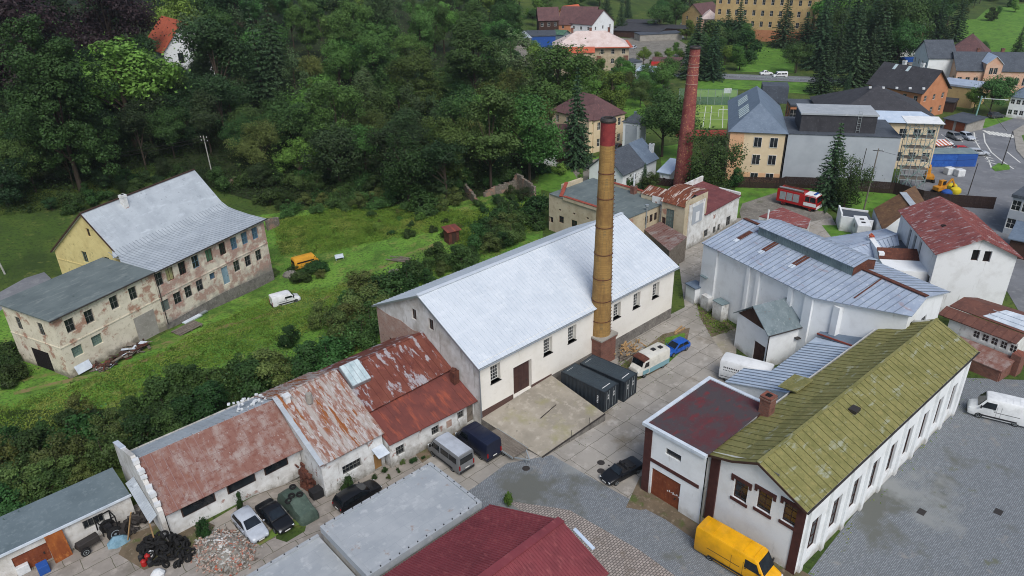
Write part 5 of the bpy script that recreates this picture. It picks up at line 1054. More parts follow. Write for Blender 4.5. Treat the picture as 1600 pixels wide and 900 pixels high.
for pl in ([(1537, 208), (1539, 222), (1549, 238), (1566, 252), (1584, 264)], [(1522, 207), (1524, 220), (1533, 235), (1545, 250), (1549, 262)], [(1585, 214), (1590, 228), (1600, 242), (1612, 255)], [(1573, 237), (1594, 254)]):
    for a, b in zip(pl[:-1], pl[1:]): mk.poly(stripe(at(*a), at(*b), .28))
for k in range(4): mk.poly(stripe(at(1518 + k * 1, 211 + k * 4), at(1526 + k * 1.5, 211 + k * 4.5), .3))
for k in range(4): mk.poly(stripe(at(1533 + k * 3, 239 + k * 4.5), at(1548 + k * 3, 243 + k * 4.5), .35))
for x, y, x2, y2 in ((1471, 210, 1487, 222), (1500, 217, 1504, 222), (1464, 219, 1474, 230)): mk.poly(stripe(at(x, y), at(x2, y2), .2))
for x, y, x2, y2 in ((1103, 166, 1098, 200), (1112, 166, 1109, 200), (1130, 166, 1129, 200), (1090, 176, 1150, 177), (1090, 186, 1150, 187)): mk.poly(stripe(at(x, y), at(x2, y2), .15, dz=.03))
tag(mk.build('road_markings', 'line_white'), kind='structure')

# ---------------------------------------------------------------- light and sky
w = bpy.data.worlds.new("World"); S.world = w; w.use_nodes = True
nt = w.node_tree; bg_ = nt.nodes["Background"]; sky = nt.nodes.new("ShaderNodeTexSky"); sky.sky_type = 'NISHITA'; sky.sun_disc = False
SUN_AZ, SUN_EL = R(164), R(50)          # compass-like azimuth from +y towards +x
sky.sun_elevation = SUN_EL; sky.sun_rotation = SUN_AZ; sky.air_density = 1.0; sky.dust_density = 2.0; sky.ozone_density = 1.0
hs = nt.nodes.new("ShaderNodeHueSaturation"); hs.inputs["Saturation"].default_value = .88; nt.links.new(sky.outputs[0], hs.inputs["Color"]); nt.links.new(hs.outputs[0], bg_.inputs[0]); bg_.inputs[1].default_value = .105
sd = bpy.data.lights.new("sun", 'SUN'); so_ = bpy.data.objects.new("sun", sd); COL.objects.link(so_); sd.energy = 1.95; sd.angle = R(30); sd.color = (1, .98, .95)
dirv = Vector((sin(SUN_AZ) * cos(SUN_EL), cos(SUN_AZ) * cos(SUN_EL), sin(SUN_EL)))
so_.rotation_euler = dirv.to_track_quat('Z', 'Y').to_euler(); so_.location = (0, 0, 200)
S.view_settings.view_transform = 'Standard'; S.view_settings.look = 'None'; S.view_settings.gamma = 1; S.view_settings.exposure = 0.33
S.cycles.max_bounces = 6; S.cycles.diffuse_bounces = 3; S.cycles.glossy_bounces = 2; S.cycles.transmission_bounces = 3; S.cycles.volume_bounces = 0
S.cycles.use_denoising = True; S.cycles.filter_width = 1.05
# ---------------------------------------------------------------- school and town behind
def house(name, label, pa, pb, ze, depth, rise, wm, rm, roof='gable', cols=3, floors=2, ww=1.0, wh=1.4, fm='white_frame', side_cols=2, group=None, cat='house', base=None, over=.4, chim=0, cm='red_brick', along=True, glass='dark_glass'):
    """house from the survey pixels of its front eave; ze = eave height above its ground"""
    g = 0.0
    for _ in range(6):
        a, b = at(*pa, ze + g), at(*pb, ze + g); g = terr((a.x + b.x) / 2, (a.y + b.y) / 2)
    ang = atan2(b.y - a.y, b.x - a.x); L = hypot(b.x - a.x, b.y - a.y)
    t = thing(name, label, cat, (a.x, a.y, g), ang, group); mb = MB(); fh = ze / floors
    def ws(Lw, n): return [(Lw * (i + .5) / n, fl * fh + fh * .32, ww, min(wh, fh * .55), 'cross' if wh > .9 else 'one', fm, glass) for fl in range(floors) for i in range(n)] if n else []
    D = depth
    gt_ = roof == 'gable'
    if gt_ and along:
        gab = lambda: [(0, ze), (D / 2, ze + rise - .1), (D, ze)]
        wall(t, mb, (0, 0), (L, 0), -1, ze, ws(L, cols)); wall(t, mb, (L, 0), (L, D), -1, gab(), ws(D, side_cols)); wall(t, mb, (L, D), (0, D), -1, ze); wall(t, mb, (0, D), (0, 0), -1, gab(), ws(D, side_cols))
    elif gt_:
        gab = lambda: [(0, ze), (L / 2, ze + rise - .1), (L, ze)]
        wall(t, mb, (0, 0), (L, 0), -1, gab(), ws(L, cols)); wall(t, mb, (L, 0), (L, D), -1, ze, ws(D, side_cols)); wall(t, mb, (L, D), (0, D), -1, gab()); wall(t, mb, (0, D), (0, 0), -1, ze, ws(D, side_cols))
    else:
        wall(t, mb, (0, 0), (L, 0), -1, ze, ws(L, cols)); wall(t, mb, (L, 0), (L, D), -1, ze, ws(D, side_cols)); wall(t, mb, (L, D), (0, D), -1, ze); wall(t, mb, (0, D), (0, 0), -1, ze, ws(D, side_cols))
    mb.build('wall', wm, t); r = MB(); o = over
    if roof == 'gable' and along: gable_roof(r, -o, L + o, -o, D + o, ze - .05, ze - .05, D / 2, ze + rise, .15)
    elif roof == 'gable':
        for x0 in (-o, L + o): r.slab([(x0, -o, ze - .05), (x0, D + o, ze - .05), (L / 2, D + o, ze + rise), (L / 2, -o, ze + rise)], .15)
    elif roof == 'hip': hip_roof(r, -o, L + o, -o, D + o, ze + .02, ze + rise)
    elif roof == 'pyr':
        for q in (((-o, -o), (L + o, -o)), ((L + o, -o), (L + o, D + o)), ((L + o, D + o), (-o, D + o)), ((-o, D + o), (-o, -o))): r.slab([(*q[0], ze), (*q[1], ze), (L / 2, D / 2, ze + rise)], .1)
    elif roof == 'flat': r.box(-o * .5, -o * .5, ze + .003, L + o * .5, D + o * .5, ze + rise)
    elif roof == 'mono': r.slab([(-o, -o, ze), (L + o, -o, ze), (L + o, D + o, ze + rise), (-o, D + o, ze + rise)], .15)
    r.build('roof', rm, t)
    for k in range(chim):
        zc = ze + rise; chimney(t, L * (k + 1) / (chim + 1), D / 2 + .3, zc - .6, zc + .9, .8, cm)
    return t, L, D, g
# school: left wing
sc, sL, sD, _ = house('school_wing', 'peach and sand school wing with slate blue hip roof beside the plank fence', (1142, 205), (1228, 208.6), 10, 27, 4.6, 'sand_render', 'slate_blue', 'hip', 0, 3, cat='school', over=.5, side_cols=0)
mb = MB(); mb.box(-.02, -.05, -.5, 2.6, -.003, 9.9); mb.box(2.6, -.05, -.5, sL, -.003, 1.9); mb.box(-.05, -.05, -.5, -.003, 12, 9.9); mb.build('peach_panel', 'peach_render', sc)
P0 = at(1142, 205, 10); sang = sc.rotation_euler.z
for i, (px, py, h) in enumerate(((1184, 222, 2.0), (1209, 223, 2.0), (1181, 249, 2.0), (1206, 250, 2.0), (1178, 275, 1.4), (1202, 276, 1.4))):
    s, z = survey_wall(P0, sang, px, py); a_, b_ = window_mesh(1.5, h, 'two', 'white_frame', 'dark_glass'); o = link('window', a_, sc, (s, -.1, z - h / 2)); link('pane', b_, o)
sm = MB()
for k in range(9): y = 4 + k * 1.5 + (3 if k > 4 else 0); sm.slab([(1.4, y, 11.68), (1.4, y + .8, 11.68), (3.2, y + .8, 13.15), (3.2, y, 13.15)], .04)
sm.build('roof_window', 'skylight_glass', sc)
MB().box(6.5, 24, 10.5, 12.0, 29, 14.2).build('dormer', 'slate', sc); MB().tube([(sL + .15, -.1, 9.8), (sL + .15, -.1, 0)], .07).build('downpipe', 'dark_metal', sc)
# grey extension
ea = Vector(sc.location) + Vector((cos(sang), sin(sang), 0)) * (sL + .45); ea.z = 0
eb = at(1408, 215, 10); eb.z = 0; xang = atan2(eb.y - ea.y, eb.x - ea.x); xL = hypot(eb.x - ea.x, eb.y - ea.y)
ext = thing('school_extension', 'windowless pale grey school extension with set back black upper storey behind the dark plank fence', 'school', (ea.x, ea.y, 0), xang)
zx = ze2 = 10.0
mb = MB(); wall(ext, mb, (0, 0), (xL, 0), -.5, [(0, zx), (xL, ze2)], [(xL - 4.5, .7, 1.2, .7, 'two', 'white_frame'), (xL - 8.5, .7, 1.2, .7, 'two', 'white_frame')]); wall(ext, mb, (xL, 0), (xL, 14), -.5, ze2); wall(ext, mb, (xL, 14), (0, 14), -.5, zx); mb.build('wall', 'grey_render', ext)
MB().slab([(-.1, -.12, zx + .05), (xL + .1, -.12, ze2 + .05), (xL + .1, 14, ze2 + .05), (-.1, 14, zx + .05)], .12).build('roof_terrace', 'slate', ext)
mb = MB(); mb.box(2.2, 2.0, zx, xL - 4.2, 10, zx + 3.3); mb.build('upper_storey', 'shingle_dark', ext); mb = MB(); mb.box(2.0, 1.8, zx + 3.303, xL - 4.0, 10.2, zx + 3.6); mb.build('upper_roof', 'bitumen_pale', ext)
lad = MB()
for k in range(9): lad.bar((12.3, 1.85, zx + .6 + k * .45), (12.9, 1.85, zx + .6 + k * .45), .05, .05)
lad.bar((12.3, 1.85, zx + .2), (12.3, 1.85, zx + 4.2), .06, .06); lad.bar((12.9, 1.85, zx + .2), (12.9, 1.85, zx + 4.2), .06, .06); lad.build('ladder', 'galv', ext)
# right wing
rw, rL, rD, _ = house('school_wing', 'sand coloured school wing with big dark slate hip roof behind the scaffold tower', (1295, 188), (1470, 193), 9.6, 22, 5.2, 'sand_render', 'shingle_dark', 'hip', 8, 2, 1.4, 2.0, cat='school', over=.7, side_cols=4)
mb = MB()
for q in (((-.75, -.75, 9.63), (rL + .75, -.75, 9.63), (rL - 3.6, 3.2, 11.35), (3.6, 3.2, 11.35)),): mb.slab([(x, y, z + .06) for x, y, z in q], .05)
mb.build('roof_skirt', 'zinc_blue', rw)
sk_ = MB()
for k in range(5): sk_.obox((9 + k * 2.6, 9.9, 14.5), (.5, .5, .35))
sk_.build('vent', 'plastic_white', rw)
lk, *_ = house('link_block', 'low link block with orange panel front between the two school roofs', (1236, 166), (1290, 167), 8.5, 6, .4, 'orange_render', 'slate', 'flat', 5, 2, 1.6, 2.2, cat='school')
# scaffold
sc0 = at(1400, 296, 0); sca = thing('scaffold_tower', 'tall steel scaffold tower with a white sheet roof on the school corner', 'scaffold', (sc0.x, sc0.y, 0), xang); sca.scale = (.78, 1, 1)
def poles():
    m = MB()
    for i in range(4):
        for j in range(2): m.tube([(i * 2.0, j * 2.6, 0), (i * 2.0, j * 2.6, 12.4)], .085, 6)
    return m
poles().build('standard', 'scaffold_steel', sca)
m = MB(); n_ = MB(); dk = MB()
for lv in range(1, 7):
    z = lv * 2.0
    for j in range(2): m.bar((0, j * 2.6, z), (6, j * 2.6, z), .07, .07); m.bar((0, j * 2.6, z + 1), (6, j * 2.6, z + 1), .05, .05)
    for i in range(4): m.bar((i * 2, 0, z), (i * 2, 2.6, z), .07, .07)
    for i in range(3):
        a, b = ((i * 2, 0, z - 2), (i * 2 + 2, 0, z)) if (i + lv) % 2 else ((i * 2 + 2, 0, z - 2), (i * 2, 0, z)); n_.bar(a, b, .06, .06); n_.bar((b[0], 2.6, a[2]), (a[0], 2.6, b[2]), .05, .05)
    n_.bar((0, 0, z - 2), (0, 2.6, z), .05, .05); n_.bar((6, 2.6, z - 2), (6, 0, z), .05, .05)
    if lv < 6: dk.box(.1, .3, z + .04, 5.9, 2.3, z + .1)
m.build('ledger', 'scaffold_steel', sca); n_.build('brace', 'scaffold_green', sca); dk.build('deck', 'grey_wood', sca)
MB().slab([(-1.2, -.8, 13.0), (7.0, -.8, 13.0), (7.0, 3.6, 13.3), (-1.2, 3.6, 13.3)], .1).build('roof_sheet', 'white_paint', sca)
# plank fence along the school yard
def fence(name, label, pts, h, m, step=2.5, group=None, z0=0):
    P = [at(*p) if len(p) == 2 else Vector(p) for p in pts]; c = P[0]
    t = thing(name, label, 'fence', (c.x, c.y, z0), 0, group); mb = MB(); po = MB()
    for a, b in zip(P[:-1], P[1:]):
        d = (b - a); L = d.length; d.normalize(); k = int(L / .16)
        for i in range(k):
            q = a + d * (i + .5) * L / k - c; mb.obox((q.x, q.y, h / 2 + .05), (L / k * .93, .03, h * random.uniform(.98, 1.01)), atan2(d.y, d.x))
        for i in range(int(L / step) + 1): q = a + d * min(L, i * step) - c; po.obox((q.x - d.y * .08, q.y + d.x * .08, h / 2), (.1, .1, h), atan2(d.y, d.x))
    mb.build('plank', m, t); po.build('post', m, t); return t
fence('plank_fence', 'long dark brown plank fence below the school and the grey extension', [(1150, 293), (1220, 295), (1225, 293), (1300, 296), (1395, 303), (1440, 316), (1478, 322), (1552, 327)], 2.2, 'fence_dark')
fence('plank_fence', 'dark picket fence by the conifers beside the red brick chimney', [(1015, 288), (1052, 292)], 1.5, 'fence_dark')

# houses nearer, centre
ct, cL, cD, _ = house('cottage', 'small white cottage with steep brown tile roof and dark timber gable end', (836, 237), (905, 239), 3.2, 7.5, 5.2, 'white_wall', 'tile_brown', 'gable', 3, 1, .9, 1.1, over=.5, side_cols=1)
MB().box(cL * .5, -.06, 1.0, cL + .02, -.003, 3.15).build('timber_wall', 'dark_wood', ct)
vl_, vL, vD, _ = house('villa', 'pale yellow two storey villa with mauve brown hip roof behind the dark spruce', (863, 172), (928, 188), 7.5, 10, 4.2, 'sand_render', 'tile_brown', 'hip', 4, 2, 1.0, 1.8, side_cols=3)
mb = MB(); mb.prism([(vL * .62, -1.2), (vL * .98, -1.2), (vL * .98, 0), (vL * .62, 0)], -.5, 7.6); mb.build('bay', 'sand_render', vl_); r = MB()
for x0 in (vL * .6, vL): r.slab([(x0, -1.5, 7.6), (x0, 3, 7.6), (vL * .8, 3, 10.2), (vL * .8, -1.5, 10.2)], .12)
r.build('bay_roof', 'tile_brown', vl_)
tw_, tL, tD, _ = house('tower', 'small square tower with grey panels, white corners and dark pyramid roof', (974, 190), (1000, 193.5), 7.6, 3.4, 1.9, 'white_wall', 'slate', 'pyr', 0, 1, cat='tower', over=.3, side_cols=0)
mb = MB(); mb.box(.6, -.04, .5, tL - .6, -.003, 7.0); mb.box(tL + .003, .5, .5, tL + .04, tD - .5, 7.0); mb.build('grey_panel', 'grey_render', tw_); MB().obox((tL / 2, tD / 2, 9.5), (.5, .5, .4)).build('finial', 'slate_blue', tw_)
k0, k1, k2 = at(973, 272.5, 3.4), at(1026, 247, 3.4), at(916, 264, 3.4); ka, kL, kW = rect3(k0, k1, k2)
kh = thing('dark_roofed_house', 'low white house with long dark slate gable roof below the small square tower', 'house', (k0.x, k0.y, 0), ka)
mb = MB(); wall(kh, mb, (0, 0), (kL, 0), -.5, 3.4, [(2, 1, 1, 1.2, 'cross'), (5, 1, 1, 1.2, 'cross'), (9, 1, 1, 1.2, 'cross')]); wall(kh, mb, (0, kW), (0, 0), -.5, [(0, 3.4), (kW / 2, 6.8), (kW, 3.4)], [(kW * .6, .9, 1.3, 1.1, 'cross'), (kW * .75, 1.2, .9, 1.0, 'cross'), (kW * .5, 4.2, .8, .9, 'cross')]); wall(kh, mb, (kL, 0), (kL, kW), -.5, [(0, 3.4), (kW / 2, 6.8), (kW, 3.4)]); wall(kh, mb, (kL, kW), (0, kW), -.5, 3.4); mb.build('wall', 'white_wall', kh)
mb = MB(); gable_roof(mb, -.5, kL + .3, -.5, kW + .5, 3.3, 3.3, kW / 2, 7.0, .15); mb.build('roof', 'slate', kh)
mb = MB(); mb.slab([(kL * .62, -.45, 3.36), (kL + .3, -.45, 3.36), (kL + .3, kW / 2, 7.06), (kL * .62, kW / 2, 7.06)], .04); tag(mb.build('sheet_roof', 'slate_blue', kh), 'blue grey metal part of the roof')
mb = MB()
for i in range(5): mb.slab([(kL * .66 + i * .9, 1.2, 4.72), (kL * .66 + i * .9 + .35, 1.2, 4.72), (kL * .66 + i * .9 + .35, 3.2, 6.32), (kL * .66 + i * .9, 3.2, 6.32)], .03)
mb.build('roof_window', 'skylight_glass', kh)
chimney(kh, kL * .98, 1.2, 2.5, 6.2, .8, 'plastic_white')
house('shed', 'small white lean to with pale blue sheet roof beside the red chimney', (1030, 268), (1046, 271), 2.6, 5, 1.4, 'white_wall', 'zinc_blue', 'mono', 1, 1, .7, .7, cat='shed', side_cols=0)

# big sandstone house
bs, bL, bD, _ = house('apartment_house', 'big weathered sandstone house with pale pink hip roof and orange eaves in the centre background', (866, 76), (983, 74), 9.2, 15, 4.6, 'sandstone', 'tile_pink', 'hip', 7, 3, 1.1, 1.6, over=.5, side_cols=3, chim=3)
mb = MB(); mb.bar((-.7, -.7, 9.35), (bL + .7, -.7, 9.35), .9, .2); mb.bar((bL + .75, -.7, 9.35), (bL + .75, bD + .6, 9.35), .9, .2); mb.build('eaves_band', 'tile_bright', bs)
mb = MB(); mb.box(bL * .2, -3.0, -1, bL * .52, 0, 8.2); mb.build('bay', 'sandstone', bs); mb = MB(); mb.slab([(bL * .18, -3.4, 8.2), (bL * .54, -3.4, 8.2), (bL * .54, -.3, 9.7), (bL * .18, -.3, 9.7)], .15); mb.build('bay_roof', 'tile_bright', bs)
for x in (.28, .42):
    for z in (2.2, 5.4): a_, b_ = window_mesh(1.1, 1.5, 'cross', 'white_frame', 'dark_glass'); o = link('window', a_, bs, (bL * x, -3.06, z)); link('pane', b_, o)
mb = MB()
for x in (.57, .93): MB().box(bL * x, -.04, 4.0, bL * x + 1.6, -.003, 6.6).build('brick_panel', 'red_brick', bs)
house('annex', 'small grey annex beside the big sandstone house', (982, 99), (1003, 97), 4.6, 6, .4, 'grey_render', 'slate', 'flat', 1, 2, .9, 1.2, cat='annex')
house('annex', 'lower grey block with pale blue sheet roof in front of the sandstone house', (995, 110), (1023, 112), 3.6, 5, .8, 'grey_render', 'zinc_blue', 'mono', 2, 1, .8, 1.0, cat='annex')
sd2, q_, *_ = house('shed', 'low shed with brown roof and one bright red roof corner by the big sandstone house', (1019, 103), (1063, 104), 2.4, 9, 2.4, 'sandstone', 'tile_brown', 'gable', 0, 1, cat='shed', side_cols=0)
mb = MB(); mb.slab([(-.45, -.45, 2.42), (4.5, -.45, 2.42), (4.5, 1.8, 3.6), (-.45, 1.8, 3.6)], .05); tag(mb.build('red_roof_corner', 'plastic_red', sd2), 'bright red roof corner')
# far centre
house('barn', 'dark timber barn on posts with grey brown roof far behind the forest', (842, 31), (873, 30), 7, 9, 5, 'dark_wood', 'tile_brown', 'gable', 3, 2, 1.2, 1.6, cat='barn', side_cols=1)
house('house', 'house with long brown roof and orange gable left of the dark conifers far behind', (873, 38), (928, 39), 5, 13, 7, 'orange_render', 'tile_brown', 'gable', 4, 2, 1.1, 1.4, side_cols=2)
house('house', 'far white walled house with dark brown gable roof facing the carports', (925, 39), (959, 33), 7, 12, 5.5, 'white_wall', 'tile_brown', 'gable', 3, 2, 1.1, 1.4, along=False, side_cols=3)
house('house', 'far house with bright orange tile roof peeking over the brown roofs', (893, 27), (915, 24), 6, 10, 5, 'pink_render', 'tile_bright', 'gable', 2, 1, 1.1, 1.4)
house('shed', 'pale concrete shed with light roof at the left of the blue shed', (790, 60), (830, 58), 3.6, 14, .8, 'concrete', 'zinc_old', 'mono', 0, 1, cat='shed', side_cols=0)
house('shed', 'blue walled shed with flat dark roof beside the pale concrete shed', (812, 57), (868, 56), 4.0, 16, .4, 'plastic_blue', 'slate', 'flat', 0, 1, cat='shed', side_cols=0)
house('greenhouse', 'small green glass house behind the pink hip roof', (863, 53), (880, 54), 3, 6, 1.5, 'sheet_teal', 'green_glass', 'gable', 0, 1, cat='greenhouse', side_cols=0)
for i, (pa, pb, lb) in enumerate((((957, 47), (1030, 50), 'front row of dark roofed carports behind the sandstone house'), ((960, 41), (1075, 45), 'middle row of dark roofed carports behind the sandstone house'), ((975, 35), (1024, 36), 'rear row of dark roofed carports with pale edge far behind'))):
    house('carport', lb, pa, pb, 3.0, 9, .5, 'dark_wood', 'shingle_dark', 'mono', 0, 1, cat='carport', side_cols=0, group='dark carports')
house('garage', 'low brown sheet garages behind the sandstone house near the small digger', (1000, 55), (1066, 52), 2.6, 8, .3, 'concrete', 'slate', 'flat', 0, 1, cat='garage', side_cols=0)
house('house', 'ochre house with pink brown gable roof at the top right of the carports', (1066, 22), (1098, 25), 6.5, 14, 5, 'ochre_render', 'tile_brown', 'gable', 2, 2, 1.1, 1.6, along=False)
house('house', 'peach house with pink sheet roof left of the big ochre school', (1096, 30), (1122, 30), 6, 12, 3.5, 'pink_render', 'tile_pink', 'hip', 2, 2, 1.1, 1.6)
os_, oL, oD, _ = house('big_school', 'big four storey ochre building with tall windows half hidden by conifers at the top', (1120, -6), (1274, -2), 17.5, 18, 5, 'ochre_render', 'slate', 'hip', 11, 4, 1.3, 2.2, cat='school', side_cols=5)
MB().box(-.05, -.06, -1, oL + .05, -.003, 4.6).build('plinth', 'orange_render', os_)
# right background
oh, ohL, ohD, _ = house('house', 'orange house with big dark shingle gable roof behind the school', (1358, 131), (1441, 146), 6.6, 11, 5.2, 'orange_render', 'shingle_dark', 'gable', 5, 2, 1.1, 1.4, over=.6, side_cols=3, chim=2, cm='plastic_white')
mb = MB()
for x, y in ((.62, 2.0), (.75, 2.0), (.45, 4.0), (.2, 4.0)): mb.slab([(ohL * x, y, 6.6 + y * .95 + .15), (ohL * x + .8, y, 6.6 + y * .95 + .15), (ohL * x + .8, y + 1.2, 6.6 + (y + 1.2) * .95 + .15), (ohL * x, y + 1.2, 6.6 + (y + 1.2) * .95 + .15)], .05)
mb.build('roof_window', 'skylight_glass', oh); MB().box(-.03, -.05, -1, ohL, -.003, 2.9).build('lower_storey', 'pink_render', oh)
house('hall', 'long ochre hall with flat grey roof between the orange house and the big tree', (1462, 131), (1524, 139), 5.2, 9, .5, 'ochre_render', 'zinc_mauve', 'flat', 0, 1, cat='hall', side_cols=0)
house('shelter', 'small dark open shelter beside the ochre hall', (1463, 158), (1492, 161), 2.5, 5, .3, 'dark_wood', 'shingle_dark', 'flat', 0, 1, cat='shelter', side_cols=0)
gr, gL, gD, _ = house('garage', 'double garage with rusty red doors and felt roof beside the parking lot', (1476, 184.5), (1511, 192), 2.5, 7, .5, 'concrete', 'slate', 'mono', 0, 1, cat='garage', side_cols=0)
for k in (0, 1): MB().box(.4 + k * gL / 2, -.06, .05, gL / 2 - .3 + k * gL / 2, -.003, 2.3).build('door', 'rust_door', gr)
house('house', 'house with red sheet roof in front of the dark trees at the upper right', (1410, 70), (1439, 71), 4.2, 9, 4, 'white_wall', 'red_sheet', 'gable', 3, 1, 1.0, 1.3, side_cols=2)
house('house', 'white rendered house with long dark slate roof left of the peach mansion', (1452, 91), (1494, 91), 8.5, 12, 4.5, 'white_wall', 'slate', 'gable', 0, 2, 1.0, 1.5, side_cols=4)
pm_, pL, pD, _ = house('mansion', 'long peach mansion with dark slate roof and central pediment at the right edge', (1496, 110), (1612, 112), 6.0, 13, 4.4, 'pink_render', 'slate', 'gable', 9, 1, 1.2, 2.2, side_cols=3, chim=2)
mb = MB(); wall(pm_, mb, (pL * .36, -1), (pL * .58, -1), -1, [(0, 8.2), (pL * .11, 10.2), (pL * .22, 8.2)], [(pL * .08, 5.2, 1.0, 1.8, 'two'), (pL * .14, 5.2, 1.0, 1.8, 'two'), (pL * .08, 1.5, 1.0, 1.8, 'two'), (pL * .14, 1.5, 1.0, 1.8, 'two')]); wall(pm_, mb, (pL * .58, -1), (pL * .58, 5), -1, 8.2); wall(pm_, mb, (pL * .36, 5), (pL * .36, -1), -1, 8.2); mb.build('pediment', 'pink_render', pm_); r = MB()
for x0 in (pL * .35, pL * .59): r.slab([(x0, -1.3, 8.15), (x0, 6, 8.15), (pL * .47, 6, 10.35), (pL * .47, -1.3, 10.35)], .12)
r.build('pediment_roof', 'zinc_blue', pm_)
house('house', 'house with steep mauve roof behind the peach mansion', (1478, 84), (1543, 88), 6, 12, 6, 'sandstone', 'tile_brown', 'hip', 4, 1, 1.0, 1.4)
house('shed', 'grey flat roofed shed with bright blue tarpaulin behind it below the red sheet roof', (1412, 99), (1447, 112), 2.6, 6, .3, 'concrete', 'concrete', 'flat', 0, 1, cat='shed', side_cols=0)
tp = at(1428, 93, 2); tag(MB().obox((0, 0, 1.4), (8.5, 4.5, 2.2)).obox((0, 0, 2.6), (8.0, 1.6, .6)).build('tarpaulin', 'tarp_blue', loc=(tp.x, tp.y, 0), rot=.1), 'bright blue tarpaulin covering a stack below the red sheet roof', 'tarpaulin')
house('house', 'white house with blue grey hip roof at the right edge beside the road', (1580, 151), (1625, 156), 5.2, 10, 3.2, 'white_wall', 'slate_blue', 'hip', 5, 2, .9, 1.2, side_cols=3)
nh, nL, nD, _ = house('modern_house', 'modern pale grey house with tall dark windows at the right edge', (1583, 308), (1650, 322), 6.2, 12, .5, 'grey_render', 'slate', 'flat', 4, 2, 1.3, 2.4, side_cols=4)
house('shed', 'low dark shed with blue grey roof below the modern house at the right edge', (1580, 372), (1640, 384), 3, 6, .8, 'dark_wood', 'slate_blue', 'mono', 0, 1, cat='shed', side_cols=0)
house('house', 'white house with dark roof among trees at the top right', (1408, 16), (1448, 20), 6.5, 11, 5, 'white_wall', 'tile_brown', 'gable', 4, 2, 1.0, 1.4)
# hillside villa, upper left
gp = tat(272, 132); va_ = R(-52)
hv = thing('hillside_villa', 'white gabled villa with orange tile roof peeping from the dark trees on the hillside', 'house', (gp.x, gp.y, gp.z - 1), va_)
hz = zat(gp.x, gp.y, 72) - gp.z + 1; hz = max(8, min(hz, 14))
mb = MB(); wall(hv, mb, (-9, -3), (9, -3), -2, hz, [(3, hz - 3.4, 1.2, 1.6, 'cross'), (14, hz - 3.4, 1.2, 1.6, 'cross')]); wall(hv, mb, (9, -3), (9, 9), -2, [(0, hz), (6, hz + 6.5), (12, hz)], [(4, hz - 3.5, 1.4, 2.6, 'two', 'brown_frame'), (8, hz - 3.5, 1.4, 2.6, 'two', 'brown_frame'), (4, hz - 7.5, 1.4, 2.2, 'two', 'brown_frame')]); wall(hv, mb, (9, 9), (-9, 9), -2, hz); wall(hv, mb, (-9, 9), (-9, -3), -2, [(0, hz), (6, hz + 6.5), (12, hz)]); mb.build('wall', 'white_wall', hv)
mb = MB(); gable_roof(mb, -9.4, 9.5, -3.6, 9.6, hz - .5, hz - .5, 3, hz + 6.8, .2); mb.build('roof', 'tile_orange', hv)
# ---------------------------------------------------------------- trees: shared meshes, every tree its own object
def quads_mesh(name, C, Nn, size, m, asp=1.0):
    """leaf cards: centres C, normals Nn, sizes"""
    C = np.asarray(C, dtype=np.float64); Nn = np.asarray(Nn, dtype=np.float64); k = len(C)
    Nn /= np.linalg.norm(Nn, axis=1, keepdims=True) + 1e-9
    r = rng.normal(size=(k, 3)); a = np.cross(Nn, r); a /= np.linalg.norm(a, axis=1, keepdims=True) + 1e-9; b = np.cross(Nn, a)
    s = np.asarray(size).reshape(-1, 1) * .5
    a = a * s; b = b * s * asp
    bend = Nn * s * .35
    V = np.empty((k, 4, 3)); V[:, 0] = C - a; V[:, 1] = C - b * .8 + bend; V[:, 2] = C + a; V[:, 3] = C + b * .8 - bend * .3
    me = bpy.data.meshes.new(name); me.vertices.add(k * 4); me.vertices.foreach_set("co", V.reshape(-1)); me.loops.add(k * 4); me.loops.foreach_set("vertex_index", np.arange(k * 4, dtype=np.int32))
    me.polygons.add(k); me.polygons.foreach_set("loop_start", np.arange(0, k * 4, 4, dtype=np.int32)); me.polygons.foreach_set("loop_total", np.full(k, 4, dtype=np.int32)); me.update(calc_edges=True)
    me.materials.append(MATS[m]); return me
def unit(k): v = rng.normal(size=(k, 3)); return v / np.linalg.norm(v, axis=1, keepdims=True)
def crown_clumps(h, r, base, nclump, shape='round'):
    out = []
    while len(out) < nclump:
        p = unit(1)[0] * (rng.uniform(.35, 1) ** .5)
        z = (p[2] + 1) / 2
        if shape == 'round': prof = 1.0
        elif shape == 'oval': prof = 1.0 - .25 * max(0, z - .5)
        elif shape == 'cone': prof = 1.15 - .85 * z
        elif shape == 'wide': prof = .8 + .35 * (1 - z)
        out.append((p[0] * r * prof, p[1] * r * prof, base + z * (h - base)))
    return np.array(out)
